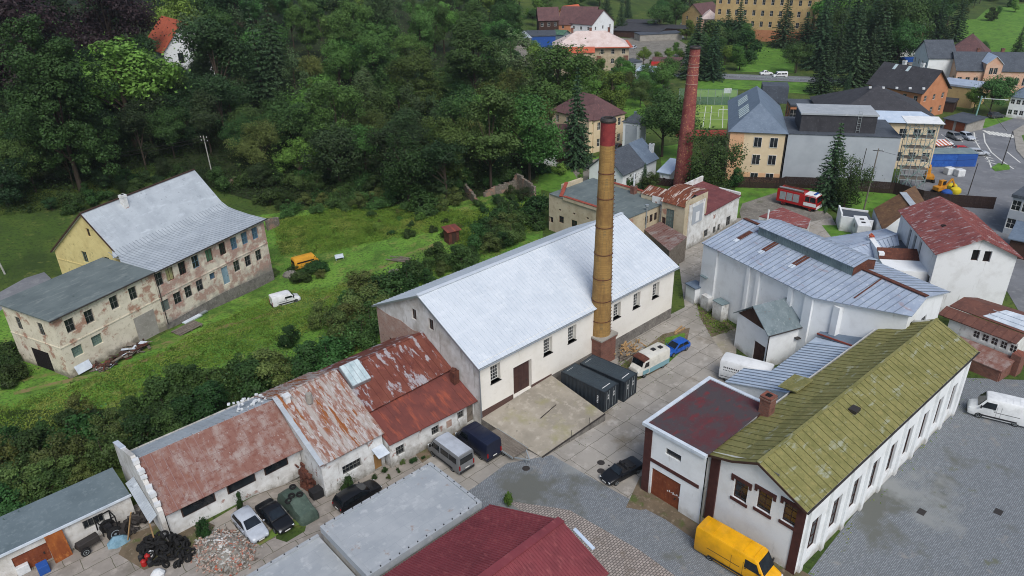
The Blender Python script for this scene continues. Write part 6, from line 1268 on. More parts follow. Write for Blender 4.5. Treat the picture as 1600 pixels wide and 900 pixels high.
def broad(name, h, r, base, nclump, nleaf, leaf, m, shape='round', cr=.27, flat=.8, trunk=.28, seed=0):
    nl = max(5, nclump // 7); lobes = crown_clumps(h * .93, r * .72, base + (h - base) * .1, nl, shape); cen = np.array([0, 0, (base + h) / 2]); Cs, Ns, Sz = [], [], []
    cl = [(0, 0, h * .9)]
    for lb in lobes:
        lr = r * rng.uniform(.26, .5)
        for _ in range(7):
            d_ = unit(1)[0]; cl.append(lb + d_ * np.array([1, 1, .8]) * lr * rng.uniform(.5, 1.1))
    cl = np.array(cl); cl[:, 2] = np.clip(cl[:, 2], base * .8, h)
    for c in cl:
        q = r * cr * rng.uniform(.5, 1.15); k = int(nleaf * (q / (r * cr)) ** 2 * rng.uniform(.7, 1.2)); d = unit(k); rad = rng.uniform(.6, 1.1, (k, 1)) * q
        P = c + d * rad * np.array([1, 1, flat]); out = (c - cen); out = out / (np.linalg.norm(out) + .01)
        N_ = d * .8 + out * .5 + np.array([0, 0, .35]) + unit(k) * .7
        Cs.append(P); Ns.append(N_); Sz.append(rng.uniform(.65, 1.3, k) * leaf)
    nt_ = int(nleaf * 4); tw = lobes[rng.integers(0, len(lobes), nt_)] + rng.normal(size=(nt_, 3)) * np.array([1, 1, .8]) * r * .36; tw[:, 2] = np.clip(tw[:, 2], base * .7, h * 1.04); Cs.append(tw); Ns.append(unit(nt_) + np.array([0, 0, .4])); Sz.append(rng.uniform(.6, 1.1, nt_) * leaf)
    crown = quads_mesh(name + '_crown', np.concatenate(Cs), np.concatenate(Ns), np.concatenate(Sz), m, .75)
    t = MB(); t.tube([(0, 0, -.6), (.05, 0, base * .5), (0, .08, base + (h - base) * .35), (0, 0, base + (h - base) * .75)], [trunk, trunk * .8, trunk * .55, trunk * .15], 7)
    order = rng.permutation(len(cl))[:9]
    for i in order:
        c = cl[i]; z0 = base * .7 + (c[2] - base) * .45
        if c[2] > z0: t.tube([(0, .04, max(.3, z0)), (c[0] * .5, c[1] * .5, (z0 + c[2]) / 2 + .2), (c[0], c[1], c[2])], [trunk * .4, trunk * .25, trunk * .08], 5)
    return crown, t.mesh(name + '_trunk', 'bark', True)
def fir(name, h, r, m, tiers=24, per=11, leaf=.5, base=.06, droop=.3, ragged=.25):
    Cs, Ns, Sz = [], [], []
    for i in range(tiers):
        f = i / (tiers - 1); z = h * (base + (1 - base) * f); rr = r * (1 - f) ** .85 + .12; n = max(4, int(per * (1 - f * .55)))
        for k in range(n):
            a = 2 * pi * (k + rng.uniform(-.3, .3)) / n + i * .7; L = rr * rng.uniform(1 - ragged, 1.08); cnt = max(3, int(L / (leaf * .34)))
            t = np.linspace(.12, 1, cnt); x = t * L
            zc = z - droop * L * t + .12 * L * t * t + rng.normal(size=cnt) * .06
            for sgn in (-1, 0, 1):
                off = sgn * leaf * .42 * (1.1 - t)
                P = np.stack([x * cos(a) - off * sin(a), x * sin(a) + off * cos(a), zc - abs(sgn) * .06], 1) + rng.normal(size=(cnt, 3)) * .05
                Cs.append(P); Ns.append(np.tile([cos(a) * .5, sin(a) * .5, .8], (cnt, 1)) + rng.normal(size=(cnt, 3)) * .45); Sz.append(rng.uniform(.7, 1.2, cnt) * leaf)
    crown = quads_mesh(name + '_crown', np.concatenate(Cs), np.concatenate(Ns), np.concatenate(Sz), m, .55)
    t = MB(); t.tube([(0, 0, -.6), (0, 0, h * .5), (0, 0, h * .98)], [h * .016, h * .009, .02], 7); return crown, t.mesh(name + '_trunk', 'bark', True)
PRO = {}
for i in range(4): PRO['broad%d' % i] = broad('broad%d' % i, 13 + i, 5.2 + .4 * i, 2.2, 74, 240, .37, ('leaf_broad', 'leaf_mid', 'leaf_broad', 'leaf_olive')[i], ('round', 'oval', 'wide', 'oval')[i])
for i in range(2): PRO['bright%d' % i] = broad('bright%d' % i, 10 + i, 4.2, 1.8, 60, 220, .34, 'leaf_bright', ('round', 'oval')[i])
PRO['birch'] = broad('birch', 15, 3.4, 3, 62, 110, .36, 'leaf_grey', 'oval', .25, 1.5, .18)
PRO['tall'] = broad('tall', 20, 5.2, 3.5, 100, 230, .40, 'leaf_broad', 'oval', .23)
PRO['tall2'] = broad('tall2', 19, 6.2, 3, 100, 240, .40, 'leaf_mid', 'round', .23)
PRO['willow'] = broad('willow', 12, 4.6, 1, 80, 120, .34, 'leaf_bush', 'round', .23, 1.5)
PRO['giant'] = broad('giant', 28, 10.5, 1.0, 230, 330, .42, 'leaf_broad', 'cone', .15, .8, .5); PRO['dark0'] = broad('dark0', 15, 5.6, 1.5, 80, 230, .37, 'leaf_dark', 'oval'); PRO['dark1'] = broad('dark1', 12, 5.4, 1.0, 74, 230, .36, 'leaf_dark', 'wide')
PRO['purple'] = broad('purple', 20, 7.5, 3, 80, 260, .42, 'leaf_purple', 'round', .25)
for i in range(3): PRO['bush%d' % i] = broad('bush%d' % i, 4.2 + .5 * i, 2.6, .1, 44, 190, .27, ('leaf_bush', 'leaf_broad', 'leaf_olive')[i], ('wide', 'round', 'wide')[i], .28, .8, .1)
PRO['scrub0'] = broad('scrub0', 2.2, 1.8, .0, 22, 120, .26, 'leaf_bush', 'wide', .32, .7, .06)
PRO['scrub1'] = broad('scrub1', 2.4, 1.7, .0, 22, 120, .25, 'leaf_bright', 'wide', .32, .8, .06)
PRO['fir0'] = fir('fir0', 17, 3.6, 'leaf_fir'); PRO['fir1'] = fir('fir1', 19, 4.4, 'leaf_fir', 26, 12, .55, .05, .38, .35); PRO['fir2'] = fir('fir2', 16, 4.2, 'leaf_fir', 18, 10, .6, .12, .1, .45)
PRO['thuja'] = broad('thuja', 4, .9, .0, 30, 90, .2, 'leaf_thuja', 'cone', .42, 1.3, .08)
PRO['larch'] = broad('larch', 12, 2.6, .6, 60, 110, .34, 'leaf_thuja', 'cone', .26, 1.3, .16)
NAMES = {'giant': 'broadleaf_tree', 'dark': 'broadleaf_tree', 'broad': 'broadleaf_tree', 'bright': 'broadleaf_tree', 'birch': 'birch_tree', 'tall': 'broadleaf_tree', 'willow': 'willow_tree', 'purple': 'copper_beech_tree', 'bush': 'shrub', 'scrub': 'shrub', 'fir': 'spruce_tree', 'thuja': 'conifer_shrub', 'larch': 'conifer_tree'}
def tree(kind, p, h, label, group=None, wide=1.0, cat=None):
    cr, tr = PRO[kind]; base = kind.rstrip('0123456789'); H = max(v.co.z for v in cr.vertices) if kind not in TH else TH[kind]; TH[kind] = H
    s = h / H
    o = thing(NAMES[base], label, cat or ('shrub' if base in ('bush', 'scrub', 'thuja') else 'tree'), tuple(p), random.uniform(0, 6.28), group); o.scale = (s * wide, s * wide, s)
    link('crown', cr, o); link('trunk', tr, o); return o
TH = {}
def T(kind, px, py, h, label, group=None, wide=1.0): return tree(kind, tat(px, py), h, label, group, wide)
def top(px, py_base, py_top):
    p = tat(px, py_base); return max(2, zat(p.x, p.y, py_top) - p.z)
# --- single trees, from the photograph: (kind, x, base y, top y, width factor, label)
for kind, px, pb, pt, wd, lb in (
    ('fir1', 900, 262, 104, .9, 'tall dark spruce between the cottage and the villa'),
    ('larch', 966, 215, 140, 1.2, 'yellow green pointed conifer left of the small square tower'),
    ('broad2', 1034, 245, 130, 1.3, 'dark round broadleaf tree between the square tower and the red chimney'),
    ('willow', 1105, 306, 194, 1.2, 'bushy willow like tree right of the red chimney foot'),
    ('fir0', 1292, 322, 192, 1.25, 'dark pointed spruce in front of the grey school wall'),
    ('willow', 1318, 328, 238, .95, 'dark rounded bushy tree beside the pointed spruce at the grey school wall'),
    ('bush0', 1148, 292, 262, 1.0, 'round shrub at the left end of the plank fence'),
    ('bright1', 886, 192, 92, 1.1, 'light green leafy tree right in front of the sandstone house bay'), ('broad1', 872, 196, 60, 1.4, 'tall upright tree in front of the sandstone house'), ('birch', 832, 192, 76, 1.3, 'grey green birch left of the sandstone house'),
    ('bright0', 955, 165, 110, 1.3, 'bright green bushy tree in front of the sandstone house steps'), ('bright1', 925, 160, 112, 1.1, 'bright green tree below the sandstone house bay'),
    ('broad3', 1000, 168, 120, 1.1, 'dark green tree right of the sandstone house annex'), ('broad1', 1030, 160, 135, 1.2, 'small rounded tree by the sports pitch fence'),
    ('fir1', 1086, 122, 24, 1.6, 'tall dark spruce right behind the top of the red chimney'), ('fir0', 1112, 125, 36, 1.3, 'slim dark spruce between the red chimney and the road'),
    ('fir1', 1150, 84, 0, 1.5, 'dark spruce left of the big ochre building front'), ('fir0', 1133, 82, 14, 1.5, 'smaller spruce at the left corner of the ochre building'), ('fir1', 1222, 74, -6, 1.5, 'dark spruce in front of the ochre building'), ('fir2', 1256, 72, 18, 1.7, 'blue green pine in front of the right end of the ochre building'),
    ('broad2', 1243, 114, 60, 1.25, 'wide dark round tree by the main road'), ('bright0', 1155, 110, 68, 1.1, 'pale green bushy tree left of the lawn'),
    ('fir0', 1283, 146, 58, 1.5, 'dark spruce right of the wide round tree'), ('fir1', 1330, 134, 22, 1.3, 'tall dark spruce behind the school roof'), ('fir0', 1353, 134, 44, 1.3, 'dark spruce left of the orange house roof'), ('fir2', 1390, 110, 30, 1.0, 'olive pine behind the orange house'), ('fir0', 1322, 148, 105, .9, 'small spruce at the edge of the school roof'),
    ('broad0', 1545, 180, 110, 1.15, 'big dark tree by the road bend at the right'), ('bright1', 1520, 176, 132, .9, 'lighter green tree in front of the ochre hall'), ('fir0', 1588, 86, 40, 1.2, 'lone dark conifer on the bright meadow at the right'), ('broad2', 1535, 85, 62, 1.2, 'round tree behind the peach mansion'),
    ('fir1', 1462, 62, -10, 1.2, 'very big dark spruce at the top right'), ('tall', 1400, 44, -20, 1.0, 'big leafy tree at the top right behind the red sheet roof'), ('bush1', 1480, 128, 100, 1.2, 'shrub between the white house and the peach mansion'), ('bush0', 1500, 128, 108, 1.2, 'low shrub in front of the peach mansion'),
    ('fir0', 970, 48, -5, 1.1, 'dark conifer behind the brown roofed houses'), ('broad0', 1030, 50, 2, 1.3, 'dark round tree behind the carports'), ('broad1', 1055, 46, -4, 1.2, 'tall dark tree at the top behind the carports'), ('bright0', 1072, 62, 28, 1.0, 'yellow green shrubby tree right of the carports'),
    ('bright1', 1005, 105, 70, .9, 'bright green tree at the yard behind the annex'), ('bright0', 1025, 108, 78, 1.0, 'light green tree beside the red roof corner shed'), ('bright1', 1046, 98, 72, 1.0, 'pale tree behind the brown shed'),
    ('bush2', 1015, 300, 268, .9, 'dark shrub right of the low white house'), ('fir0', 1006, 296, 254, 1.3, 'small dark spruce at the factory parapet'), ('bush0', 982, 292, 270, .9, 'pale shrub below the low white house'),
    ('thuja', 907, 287, 263, 1.0, 'small dark column conifer behind the factory roof'), ('scrub0', 850, 270, 255, 1.2, 'low dark shrub on the lawn left of the cottage'), ('scrub1', 873, 272, 255, 1.1, 'low pale shrub on the lawn below the cottage'),
    ('bush1', 1340, 362, 352, .8, 'small shrub inside the white walled pen'), ('bush0', 378, 800, 768, .35, 'young sapling growing at the storage shed wall'), ('scrub0', 322, 838, 818, .45, 'green weed tuft beside the rubble heap'), ('scrub1', 795, 792, 785, .3, 'small green weed between the two foreground roofs'), ('birch', 583, 906, 868, .7, 'little sapling in front of the pale felt roof'),
    ('scrub0', 545, 770, 748, .5, 'dark weed bush at the workshop corner'),
    ('purple', 40, 200, -90, 1.0, 'huge dark purple copper beech at the top left corner'), ('purple', 195, 150, -70, 1.0, 'huge dark purple copper beech beside the hillside villa'),
    ('giant', 128, 300, 14, 1.0, 'tall broadleaf tree with yellow green top at the upper left'), ('bright1', 212, 232, 45, 1.3, 'bright topped broadleaf tree below the hillside villa'),
    ('birch', 338, 170, 5, 1.0, 'weeping birch right of the hillside villa'), ('dark0', 355, 195, 22, 1.1, 'dark round crowned tree right of the hillside villa'), ('fir1', 440, 165, -20, 1.0, 'tall dark pine with bare trunk beside the hill road'), ('fir2', 415, 170, 10, 1.0, 'second dark pine beside the hill road')):
    T(kind, px, pb, top(px, pb, pt), lb, None, wd)
# --- the wood on the slope: many trees nothing tells apart
def inside(p, poly):
    c = False; j = len(poly) - 1
    for i in range(len(poly)):
        if (poly[i][1] > p[1]) != (poly[j][1] > p[1]) and p[0] < (poly[j][0] - poly[i][0]) * (p[1] - poly[i][1]) / (poly[j][1] - poly[i][1]) + poly[i][0]: c = not c
        j = i
    return c
def scatter(poly, dist, kinds, hr, label, group, wide=(.9, 1.2), cap=200, avoid=()):
    P = [tat(*p) for p in poly]; xs = [p.x for p in P]; ys = [p.y for p in P]; pts = []; pl = [(p.x, p.y) for p in P]; n = 0
    for _ in range(6000):
        q = (random.uniform(min(xs), max(xs)), random.uniform(min(ys), max(ys)))
        if not inside(q, pl): continue
        dd = dist * (1 + max(0, q[1] - 150) * .0022)
        if any((q[0] - a) ** 2 + (q[1] - b) ** 2 < dd * dd for a, b in pts): continue
        if any((q[0] - a) ** 2 + (q[1] - b) ** 2 < r * r for a, b, r in avoid): continue
        pts.append(q); k = random.choice(kinds); tree(k, (q[0], q[1], terr(*q)), random.uniform(*hr), label, group, random.uniform(*wide)); n += 1
        if n >= cap: break
    return n
av = [(gp.x, gp.y, 13)]
lo_ = tat(318, 282); av.append((lo_.x, lo_.y, 6))
rd = [tat(470, 118), tat(490, 140)]; av += [(p.x, p.y, 9) for p in rd]
n1 = scatter([(395, 292), (560, 308), (700, 322), (835, 262), (848, 215), (780, 150), (620, 120), (500, 150), (420, 210), (340, 250)], 8.0, ['broad0', 'broad1', 'broad2', 'broad3', 'dark0', 'broad1', 'dark1', 'willow', 'birch', 'bright1'], (9, 17), 'broadleaf tree packed in the dense wood above the meadow', 'trees of the wood above the meadow', (.95, 1.2), avoid=av, cap=125)
n2 = scatter([(500, 150), (620, 120), (790, 150), (800, 90), (790, 40), (700, 5), (430, 5), (300, 30), (290, 110), (400, 160)], 9.6, ['tall', 'tall2', 'broad1', 'tall2', 'tall', 'birch', 'dark0', 'bright1'], (17, 27), 'tall broadleaf tree in the far part of the wood', 'tall trees of the far wood', (.8, 1.0), avoid=av, cap=95)
n3 = scatter([(-60, 330), (60, 318), (240, 262), (330, 255), (380, 200), (290, 150), (150, 160), (-60, 180)], 6.2, ['dark0', 'dark1', 'dark0', 'broad2'], (10, 17), 'dark broadleaf tree on the shaded hillside at the upper left', 'dark trees of the left hillside', avoid=av, cap=80)
n4 = scatter([(-80, 170), (120, 120), (250, 60), (300, 5), (-100, 5)], 10, ['dark0', 'tall', 'fir1'], (15, 21), 'tall dark tree at the top left edge', 'tall dark trees at the top left', avoid=av, cap=50)
# distant belts
n5 = scatter([(760, 38), (860, 28), (960, 16), (1060, 14), (1180, 2), (1180, -8), (700, -10), (700, 10)], 10, ['broad0', 'bright0', 'tall2', 'broad1', 'bright1'], (10, 17), 'distant tree in the belt behind the houses at the top', 'distant trees at the top', cap=90)
n6 = scatter([(1275, 40), (1400, 45), (1380, 100), (1300, 100), (1280, 80)], 6.0, ['fir0', 'fir1', 'broad0', 'bright1', 'fir0'], (15, 24), 'tree of the dark mixed grove behind the school', 'trees of the grove behind the school', cap=60)
n7 = scatter([(1280, 8), (1480, 14), (1700, 8), (1700, -12), (1270, -10)], 9, ['fir1', 'broad0', 'tall', 'fir0'], (11, 18), 'distant dark tree along the top right edge', 'distant trees at the top right', cap=80)
n8 = scatter([(1490, 30), (1560, 12), (1640, 6), (1640, 16), (1560, 34)], 10, ['bright0', 'bush0', 'broad3'], (4, 7), 'small bushy tree on the bright slope at the top right', 'small trees on the bright slope', cap=16)
n9 = scatter([(778, 130), (858, 150), (862, 110), (800, 90), (776, 100)], 7.5, ['bright0', 'bright1', 'birch'], (7, 12), 'light green tree at the edge of the wood by the sandstone house', 'light green trees at the wood edge', cap=14)
n10 = scatter([(1085, 120), (1140, 116), (1142, 108), (1090, 106)], 5, ['bush0', 'bright0', 'bush1'], (3, 5), 'garden shrub beside the main road', 'shrubs by the main road', cap=14)
n11 = scatter([(900, 150), (1040, 165), (1045, 150), (900, 130)], 8, ['bright0', 'bright1', 'broad1'], (5, 8), 'leafy garden tree in front of the sandstone house', 'garden trees by the sandstone house', cap=14)
# hedge of shrubs between meadow and factory
hd = []
def hedge(poly, d, hr, kinds, cap, label, group, wide=(.95, 1.35)): return scatter(poly, d, kinds, hr, label, group, wide, cap)
m1 = hedge([(-60, 730), (0, 710), (110, 685), (190, 665), (300, 625), (420, 585), (500, 550), (560, 545), (540, 575), (400, 632), (250, 705), (190, 740), (0, 835), (-60, 860)], 2.35, (2.0, 5.2), ['bush0', 'bush1', 'bush2', 'bush0', 'dark1', 'bush1', 'bush2', 'bush0'], 80, 'dark leafy shrub of the thick hedge behind the red roofed sheds', 'shrubs of the hedge behind the sheds')
m2 = hedge([(520, 545), (575, 470), (600, 500), (580, 545)], 2.4, (3.5, 6), ['bush1', 'bush2'], 8, 'tall dark shrub at the left corner of the white hall', 'shrubs at the hall corner')
m3 = hedge([(600, 470), (690, 440), (800, 385), (840, 360), (845, 335), (790, 345), (720, 400), (640, 440)], 2.6, (2.2, 4.6), ['bush0', 'bush2', 'scrub0', 'bush1'], 34, 'scrubby bush along the rear edge of the white hall', 'bushes behind the white hall')
m4 = hedge([(400, 318), (560, 310), (720, 318), (690, 335), (560, 330), (430, 340)], 3.0, (1.8, 4.6), ['scrub0', 'bush1', 'bush2', 'bush0', 'willow'], 46, 'low scrub at the foot of the wood by the meadow', 'scrub at the foot of the wood')
m5 = hedge([(425, 430), (470, 420), (510, 420), (500, 440), (440, 445)], 1.8, (1.2, 2.2), ['scrub0', 'bush2'], 7, 'wild scrub growing around the abandoned yellow van', 'scrub around the yellow van')
m6 = hedge([(0, 575), (35, 545), (50, 585), (20, 600)], 2.6, (1.6, 2.8), ['bush0', 'scrub0'], 5, 'shrub at the front corner of the derelict house', 'shrubs at the derelict house corner')
m7 = hedge([(550, 770), (600, 738), (700, 695), (730, 672), (745, 672), (690, 705), (600, 755)], 1.0, (.3, .8), ['scrub0', 'bush2', 'bush0'], 22, 'weeds growing along the white workshop wall', 'weeds along the workshop wall', (.6, .9))
# hedge crowns that stand for brambles on the shaded slope
under_pts = []
def cover(name, poly, dens, hmin, hmax, leaf, m, step=1.0, up=.3):
    """ground cover nobody could count: one object of leaf cards"""
    P = [tat(*p) for p in poly]; pl = [(p.x, p.y) for p in P]; xs = [p[0] for p in pl]; ys = [p[1] for p in pl]; C, Nn, Sz = [], [], []
    tries = int(dens)
    for _ in range(tries):
        x, y = random.uniform(min(xs), max(xs)), random.uniform(min(ys), max(ys))
        if not inside((x, y), pl): continue
        nz = .5 + .5 * math.sin(x * .55 + 1.3 * math.sin(y * .4)) * math.sin(y * .6 + 1.1 * math.sin(x * .3)); hh = hmin + (hmax - hmin) * nz * random.uniform(.5, 1)
        z = terr(x, y)
        for k in range(5): C.append((x + random.gauss(0, .35), y + random.gauss(0, .35), z + hh * random.uniform(.25, 1))); Nn.append((random.gauss(0, .6), random.gauss(0, .6), up + random.random())); Sz.append(leaf * random.uniform(.6, 1.3))
    return tag(link(name, quads_mesh(name, C, Nn, Sz, m, .6)), 'tangled %s' % name.replace('_', ' '), 'vegetation', kind='stuff')
tag(cover('undergrowth', [(-60, 345), (60, 335), (100, 330), (250, 285), (330, 300), (430, 318), (560, 312), (700, 325), (840, 270), (850, 200), (760, 140), (500, 130), (330, 200), (250, 240), (-60, 260)], 34000, .5, 2.4, .42, 'undergrowth_leaf'), 'dark bramble undergrowth on the shaded slope under the wood')
tag(cover('tall_grass', [(425, 345), (560, 325), (720, 330), (840, 320), (830, 360), (720, 400), (700, 360), (600, 375), (520, 395), (440, 400)], 20000, .2, .95, .24, 'tall_grass', up=.1), 'tall yellow green weeds at the upper side of the meadow')
tag(cover('rough_grass', [(-20, 640), (110, 605), (250, 550), (430, 460), (560, 440), (690, 410), (600, 470), (480, 520), (330, 575), (180, 640), (0, 700)], 22000, .05, .6, .22, 'tall_grass', up=.1), 'rough tufts of grass along the lower side of the meadow')
tag(cover('weedy_edge', [(965, 570), (1036, 524), (1066, 516), (1066, 530), (1020, 560), (975, 590)], 260, .05, .35, .2, 'tall_grass', up=.1), 'weeds and grass around the parked old vehicles')
tag(cover('weedy_verge', [(1086, 470), (1125, 495), (1150, 516), (1112, 524), (1096, 500)], 350, .05, .5, .22, 'tall_grass', up=.1), 'weeds along the foot of the big white hall')
print('TREES', n1, n2, n3, n4, n5, n6, n7, n8, n9, n10, n11, m1, m2, m3, m4, m5, m6, m7)
scatter([(120, 665), (300, 605), (420, 565), (540, 480), (570, 500), (480, 560), (330, 620), (190, 680)], 5.5, ['bush0', 'bush2', 'bush1'], (3.0, 4.6), 'taller round shrub standing out of the hedge on the meadow side', 'taller shrubs of the hedge', cap=12)
scatter([(1095, 105), (1165, 100), (1165, 70), (1120, 62), (1095, 80)], 6, ['fir0', 'bright1', 'broad0', 'bush0'], (7, 14), 'garden tree left of the bright lawn by the main road', 'garden trees by the lawn', cap=14)
scatter([(1265, 112), (1420, 118), (1400, 60), (1285, 55)], 6.5, ['fir0', 'fir1', 'fir0', 'fir2', 'broad2'], (17, 27), 'dark conifer of the dense grove behind the school', 'conifers of the grove behind the school', cap=45)
scatter([(1420, 62), (1500, 66), (1510, 30), (1390, 20)], 9, ['fir1', 'tall', 'broad2'], (16, 24), 'big dark tree around the red sheet roof at the upper right', 'big dark trees at the upper right', cap=16)
scatter([(780, 60), (850, 45), (842, 30), (780, 35)], 9, ['bright0', 'broad1', 'broad0'], (8, 13), 'leafy tree left of the dark timber barn', 'trees left of the barn', cap=12)
scatter([(1050, 100), (1090, 102), (1090, 88), (1055, 88)], 6, ['bright1', 'bright0', 'broad3'], (5, 8), 'bright leafy tree between the brown shed and the red chimney', 'trees by the brown shed', cap=8)
scatter([(940, 40), (990, 38), (1080, 34), (1080, 20), (950, 22)], 10, ['broad0', 'fir1', 'broad2'], (11, 16), 'dark tree behind the carports far away', 'trees behind the carports', cap=16)
scatter([(330, 300), (430, 296), (560, 308), (700, 318), (800, 285), (700, 300), (560, 292), (430, 280)], 3.6, ['bush0', 'bush1', 'dark1', 'willow', 'bush0'], (3, 6.5), 'dense dark shrub filling the foot of the wood', 'shrubs filling the foot of the wood', cap=50)
scatter([(560, 335), (700, 330), (720, 360), (700, 372), (600, 370)], 3.2, ['scrub0', 'scrub1', 'bush2'], (.8, 1.8), 'low weedy bush on the upper meadow left of the outhouse', 'low bushes on the upper meadow', cap=16)
scatter([(60, 325), (250, 268), (320, 290), (330, 330), (250, 300), (100, 345)], 3.4, ['bush0', 'dark1', 'bush1'], (2, 4.5), 'dark shrub on the slope behind the derelict house', 'shrubs on the slope behind the derelict house', cap=40)
scatter([(745, 318), (800, 310), (835, 318), (830, 335), (760, 335)], 2.8, ['bush0', 'bush1', 'dark1'], (1.8, 3.6), 'bush growing in front of the ruined stone wall', 'bushes in front of the ruin', cap=14)
scatter([(905, 152), (985, 165), (1050, 160), (1050, 140), (1000, 126), (905, 128)], 6.5, ['bright0', 'broad1', 'bright1', 'broad3'], (7, 11), 'leafy tree in the gardens below the sandstone house', 'garden trees below the sandstone house', cap=18)
scatter([(1440, 112), (1500, 125), (1600, 128), (1600, 118), (1500, 112)], 5, ['bush0', 'bright0', 'broad2'], (3, 7), 'garden bush in front of the peach mansion at the right', 'garden bushes at the mansion', cap=14)
for kind, px, pb, pt, wd, lb in (('tall2', 700, 312, 168, .95, 'big rounded broadleaf tree at the front of the wood above the red outhouse'), ('tall', 768, 300, 128, 1.15, 'tall broadleaf tree at the wood edge above the ruined wall'), ('broad1', 828, 288, 140, 1.1, 'tall rounded tree at the right end of the wood beside the cottage'), ('willow', 640, 322, 200, 1.0, 'big olive green bushy tree at the front centre of the wood'), ('tall2', 535, 262, 108, .95, 'big green rounded tree in the left part of the wood'),
    ('tall2', 655, 205, 62, 1.0, 'very tall rounded tree in the middle of the wood'), ('tall', 745, 190, 22, 1.1, 'very tall slender tree at the right rear of the wood'), ('tall2', 590, 160, 20, 1.0, 'tall rounded crown at the rear of the wood'), ('birch', 800, 165, 40, 1.2, 'tall pale birch at the right rear corner of the wood')): T(kind, px, pb, top(px, pb, pt), lb, None, wd)
# ---------------------------------------------------------------- vehicles
for nm, c in (('silver', (176, 182, 190)), ('white', (224, 226, 226)), ('black', (20, 21, 24)), ('navy', (26, 32, 52)), ('yellow', (232, 168, 14)), ('grey', (118, 120, 122)), ('blue', (28, 84, 170)), ('red', (168, 30, 32)), ('darkgrey', (60, 64, 68)), ('teal', (120, 160, 168)), ('oldyellow', (206, 148, 36)), ('oldwhite', (208, 206, 196))):
    mat('paint_' + nm, c, [(tuple(int(v * .86) for v in c), 1.1, .45, .75), (tuple(min(255, int(v * .82 + 20)) for v in c), 4, .66, .78)], rough=.32 if nm not in ('oldyellow', 'oldwhite') else .7, spec=.5)
mat('car_glass', (18, 22, 26), [((30, 38, 44), 1.2, .4, .7)], rough=.06, spec=.7)
mat('lamp_clear', (206, 212, 214), rough=.15, spec=.6); mat('lamp_red', (140, 20, 22), rough=.25); mat('plastic_dark', (34, 34, 36), [((44, 44, 46), 3, .4, .7)], rough=.7); mat('plate', (214, 214, 208), rough=.5)
def ring(x, w, zb, zt, tw=.93, crown=.03, tuck=.06):
    """body cross section at x: half width w, from zb to zt"""
    h = zt - zb
    half = [(w * .86, zb), (w - .02, zb + .10), (w, zb + h * .45), (w * (.5 + tw / 2), zb + h * .85), (w * tw - .02, zt - .01), (w * .6, zt + crown * .7)]
    return [(x, -y, z) for y, z in half] + [(x, 0, zt + crown)] + [(x, y, z) for y, z in reversed(half)]
def wheel(parent, x, y, r, wd=.2, hub='galv'):
    s = 1 if y > 0 else -1
    o = MB(); o.loft([[(x + q * cos(2 * pi * k / 18), yy, r + q * sin(2 * pi * k / 18)) for k in range(18)] for q, yy in ((r * .62, y - s * wd), (r * .96, y - s * wd), (r, y - s * wd * .8), (r, y - s * .03), (r * .93, y), (r * .64, y))])
    w_ = o.build('wheel', 'rubber', parent, smooth=True)
    h = MB(); h.loft([[(x + q * cos(2 * pi * k / 14), yy, r + q * sin(2 * pi * k / 14)) for k in range(14)] for q, yy in ((r * .64, y - s * .03), (r * .62, y + s * .006), (r * .3, y - s * .012), (r * .1, y + s * .008))]); h.build('rim', hub, w_)
    a = MB(); a.loft([[(x + q * cos(pi * k / 12 - .12), yy, r + q * sin(pi * k / 12 - .12)) for k in range(14)] for q, yy in ((r * 1.02, y + s * .004), (r * 1.16, y + s * .012))], cap=False)
    return w_
def glass(B, pts, off=.02, name='window', m='car_glass'):
    P = [Vector(p) for p in pts]; n = (P[1] - P[0]).cross(P[2] - P[0]).normalized(); c = sum(P, Vector()) / len(P)
    if n.dot(c - Vector((c.x * .6, 0, .5))) < 0: n = -n
    Q = [tuple(p + n * off) for p in P]; mb = MB(); mb.poly(Q); R_ = [tuple(p - n * .02) for p in P]
    for i in range(len(Q)): j = (i + 1) % len(Q); mb.poly([Q[i], Q[j], R_[j], R_[i]])
    return mb.build(name, m, B)
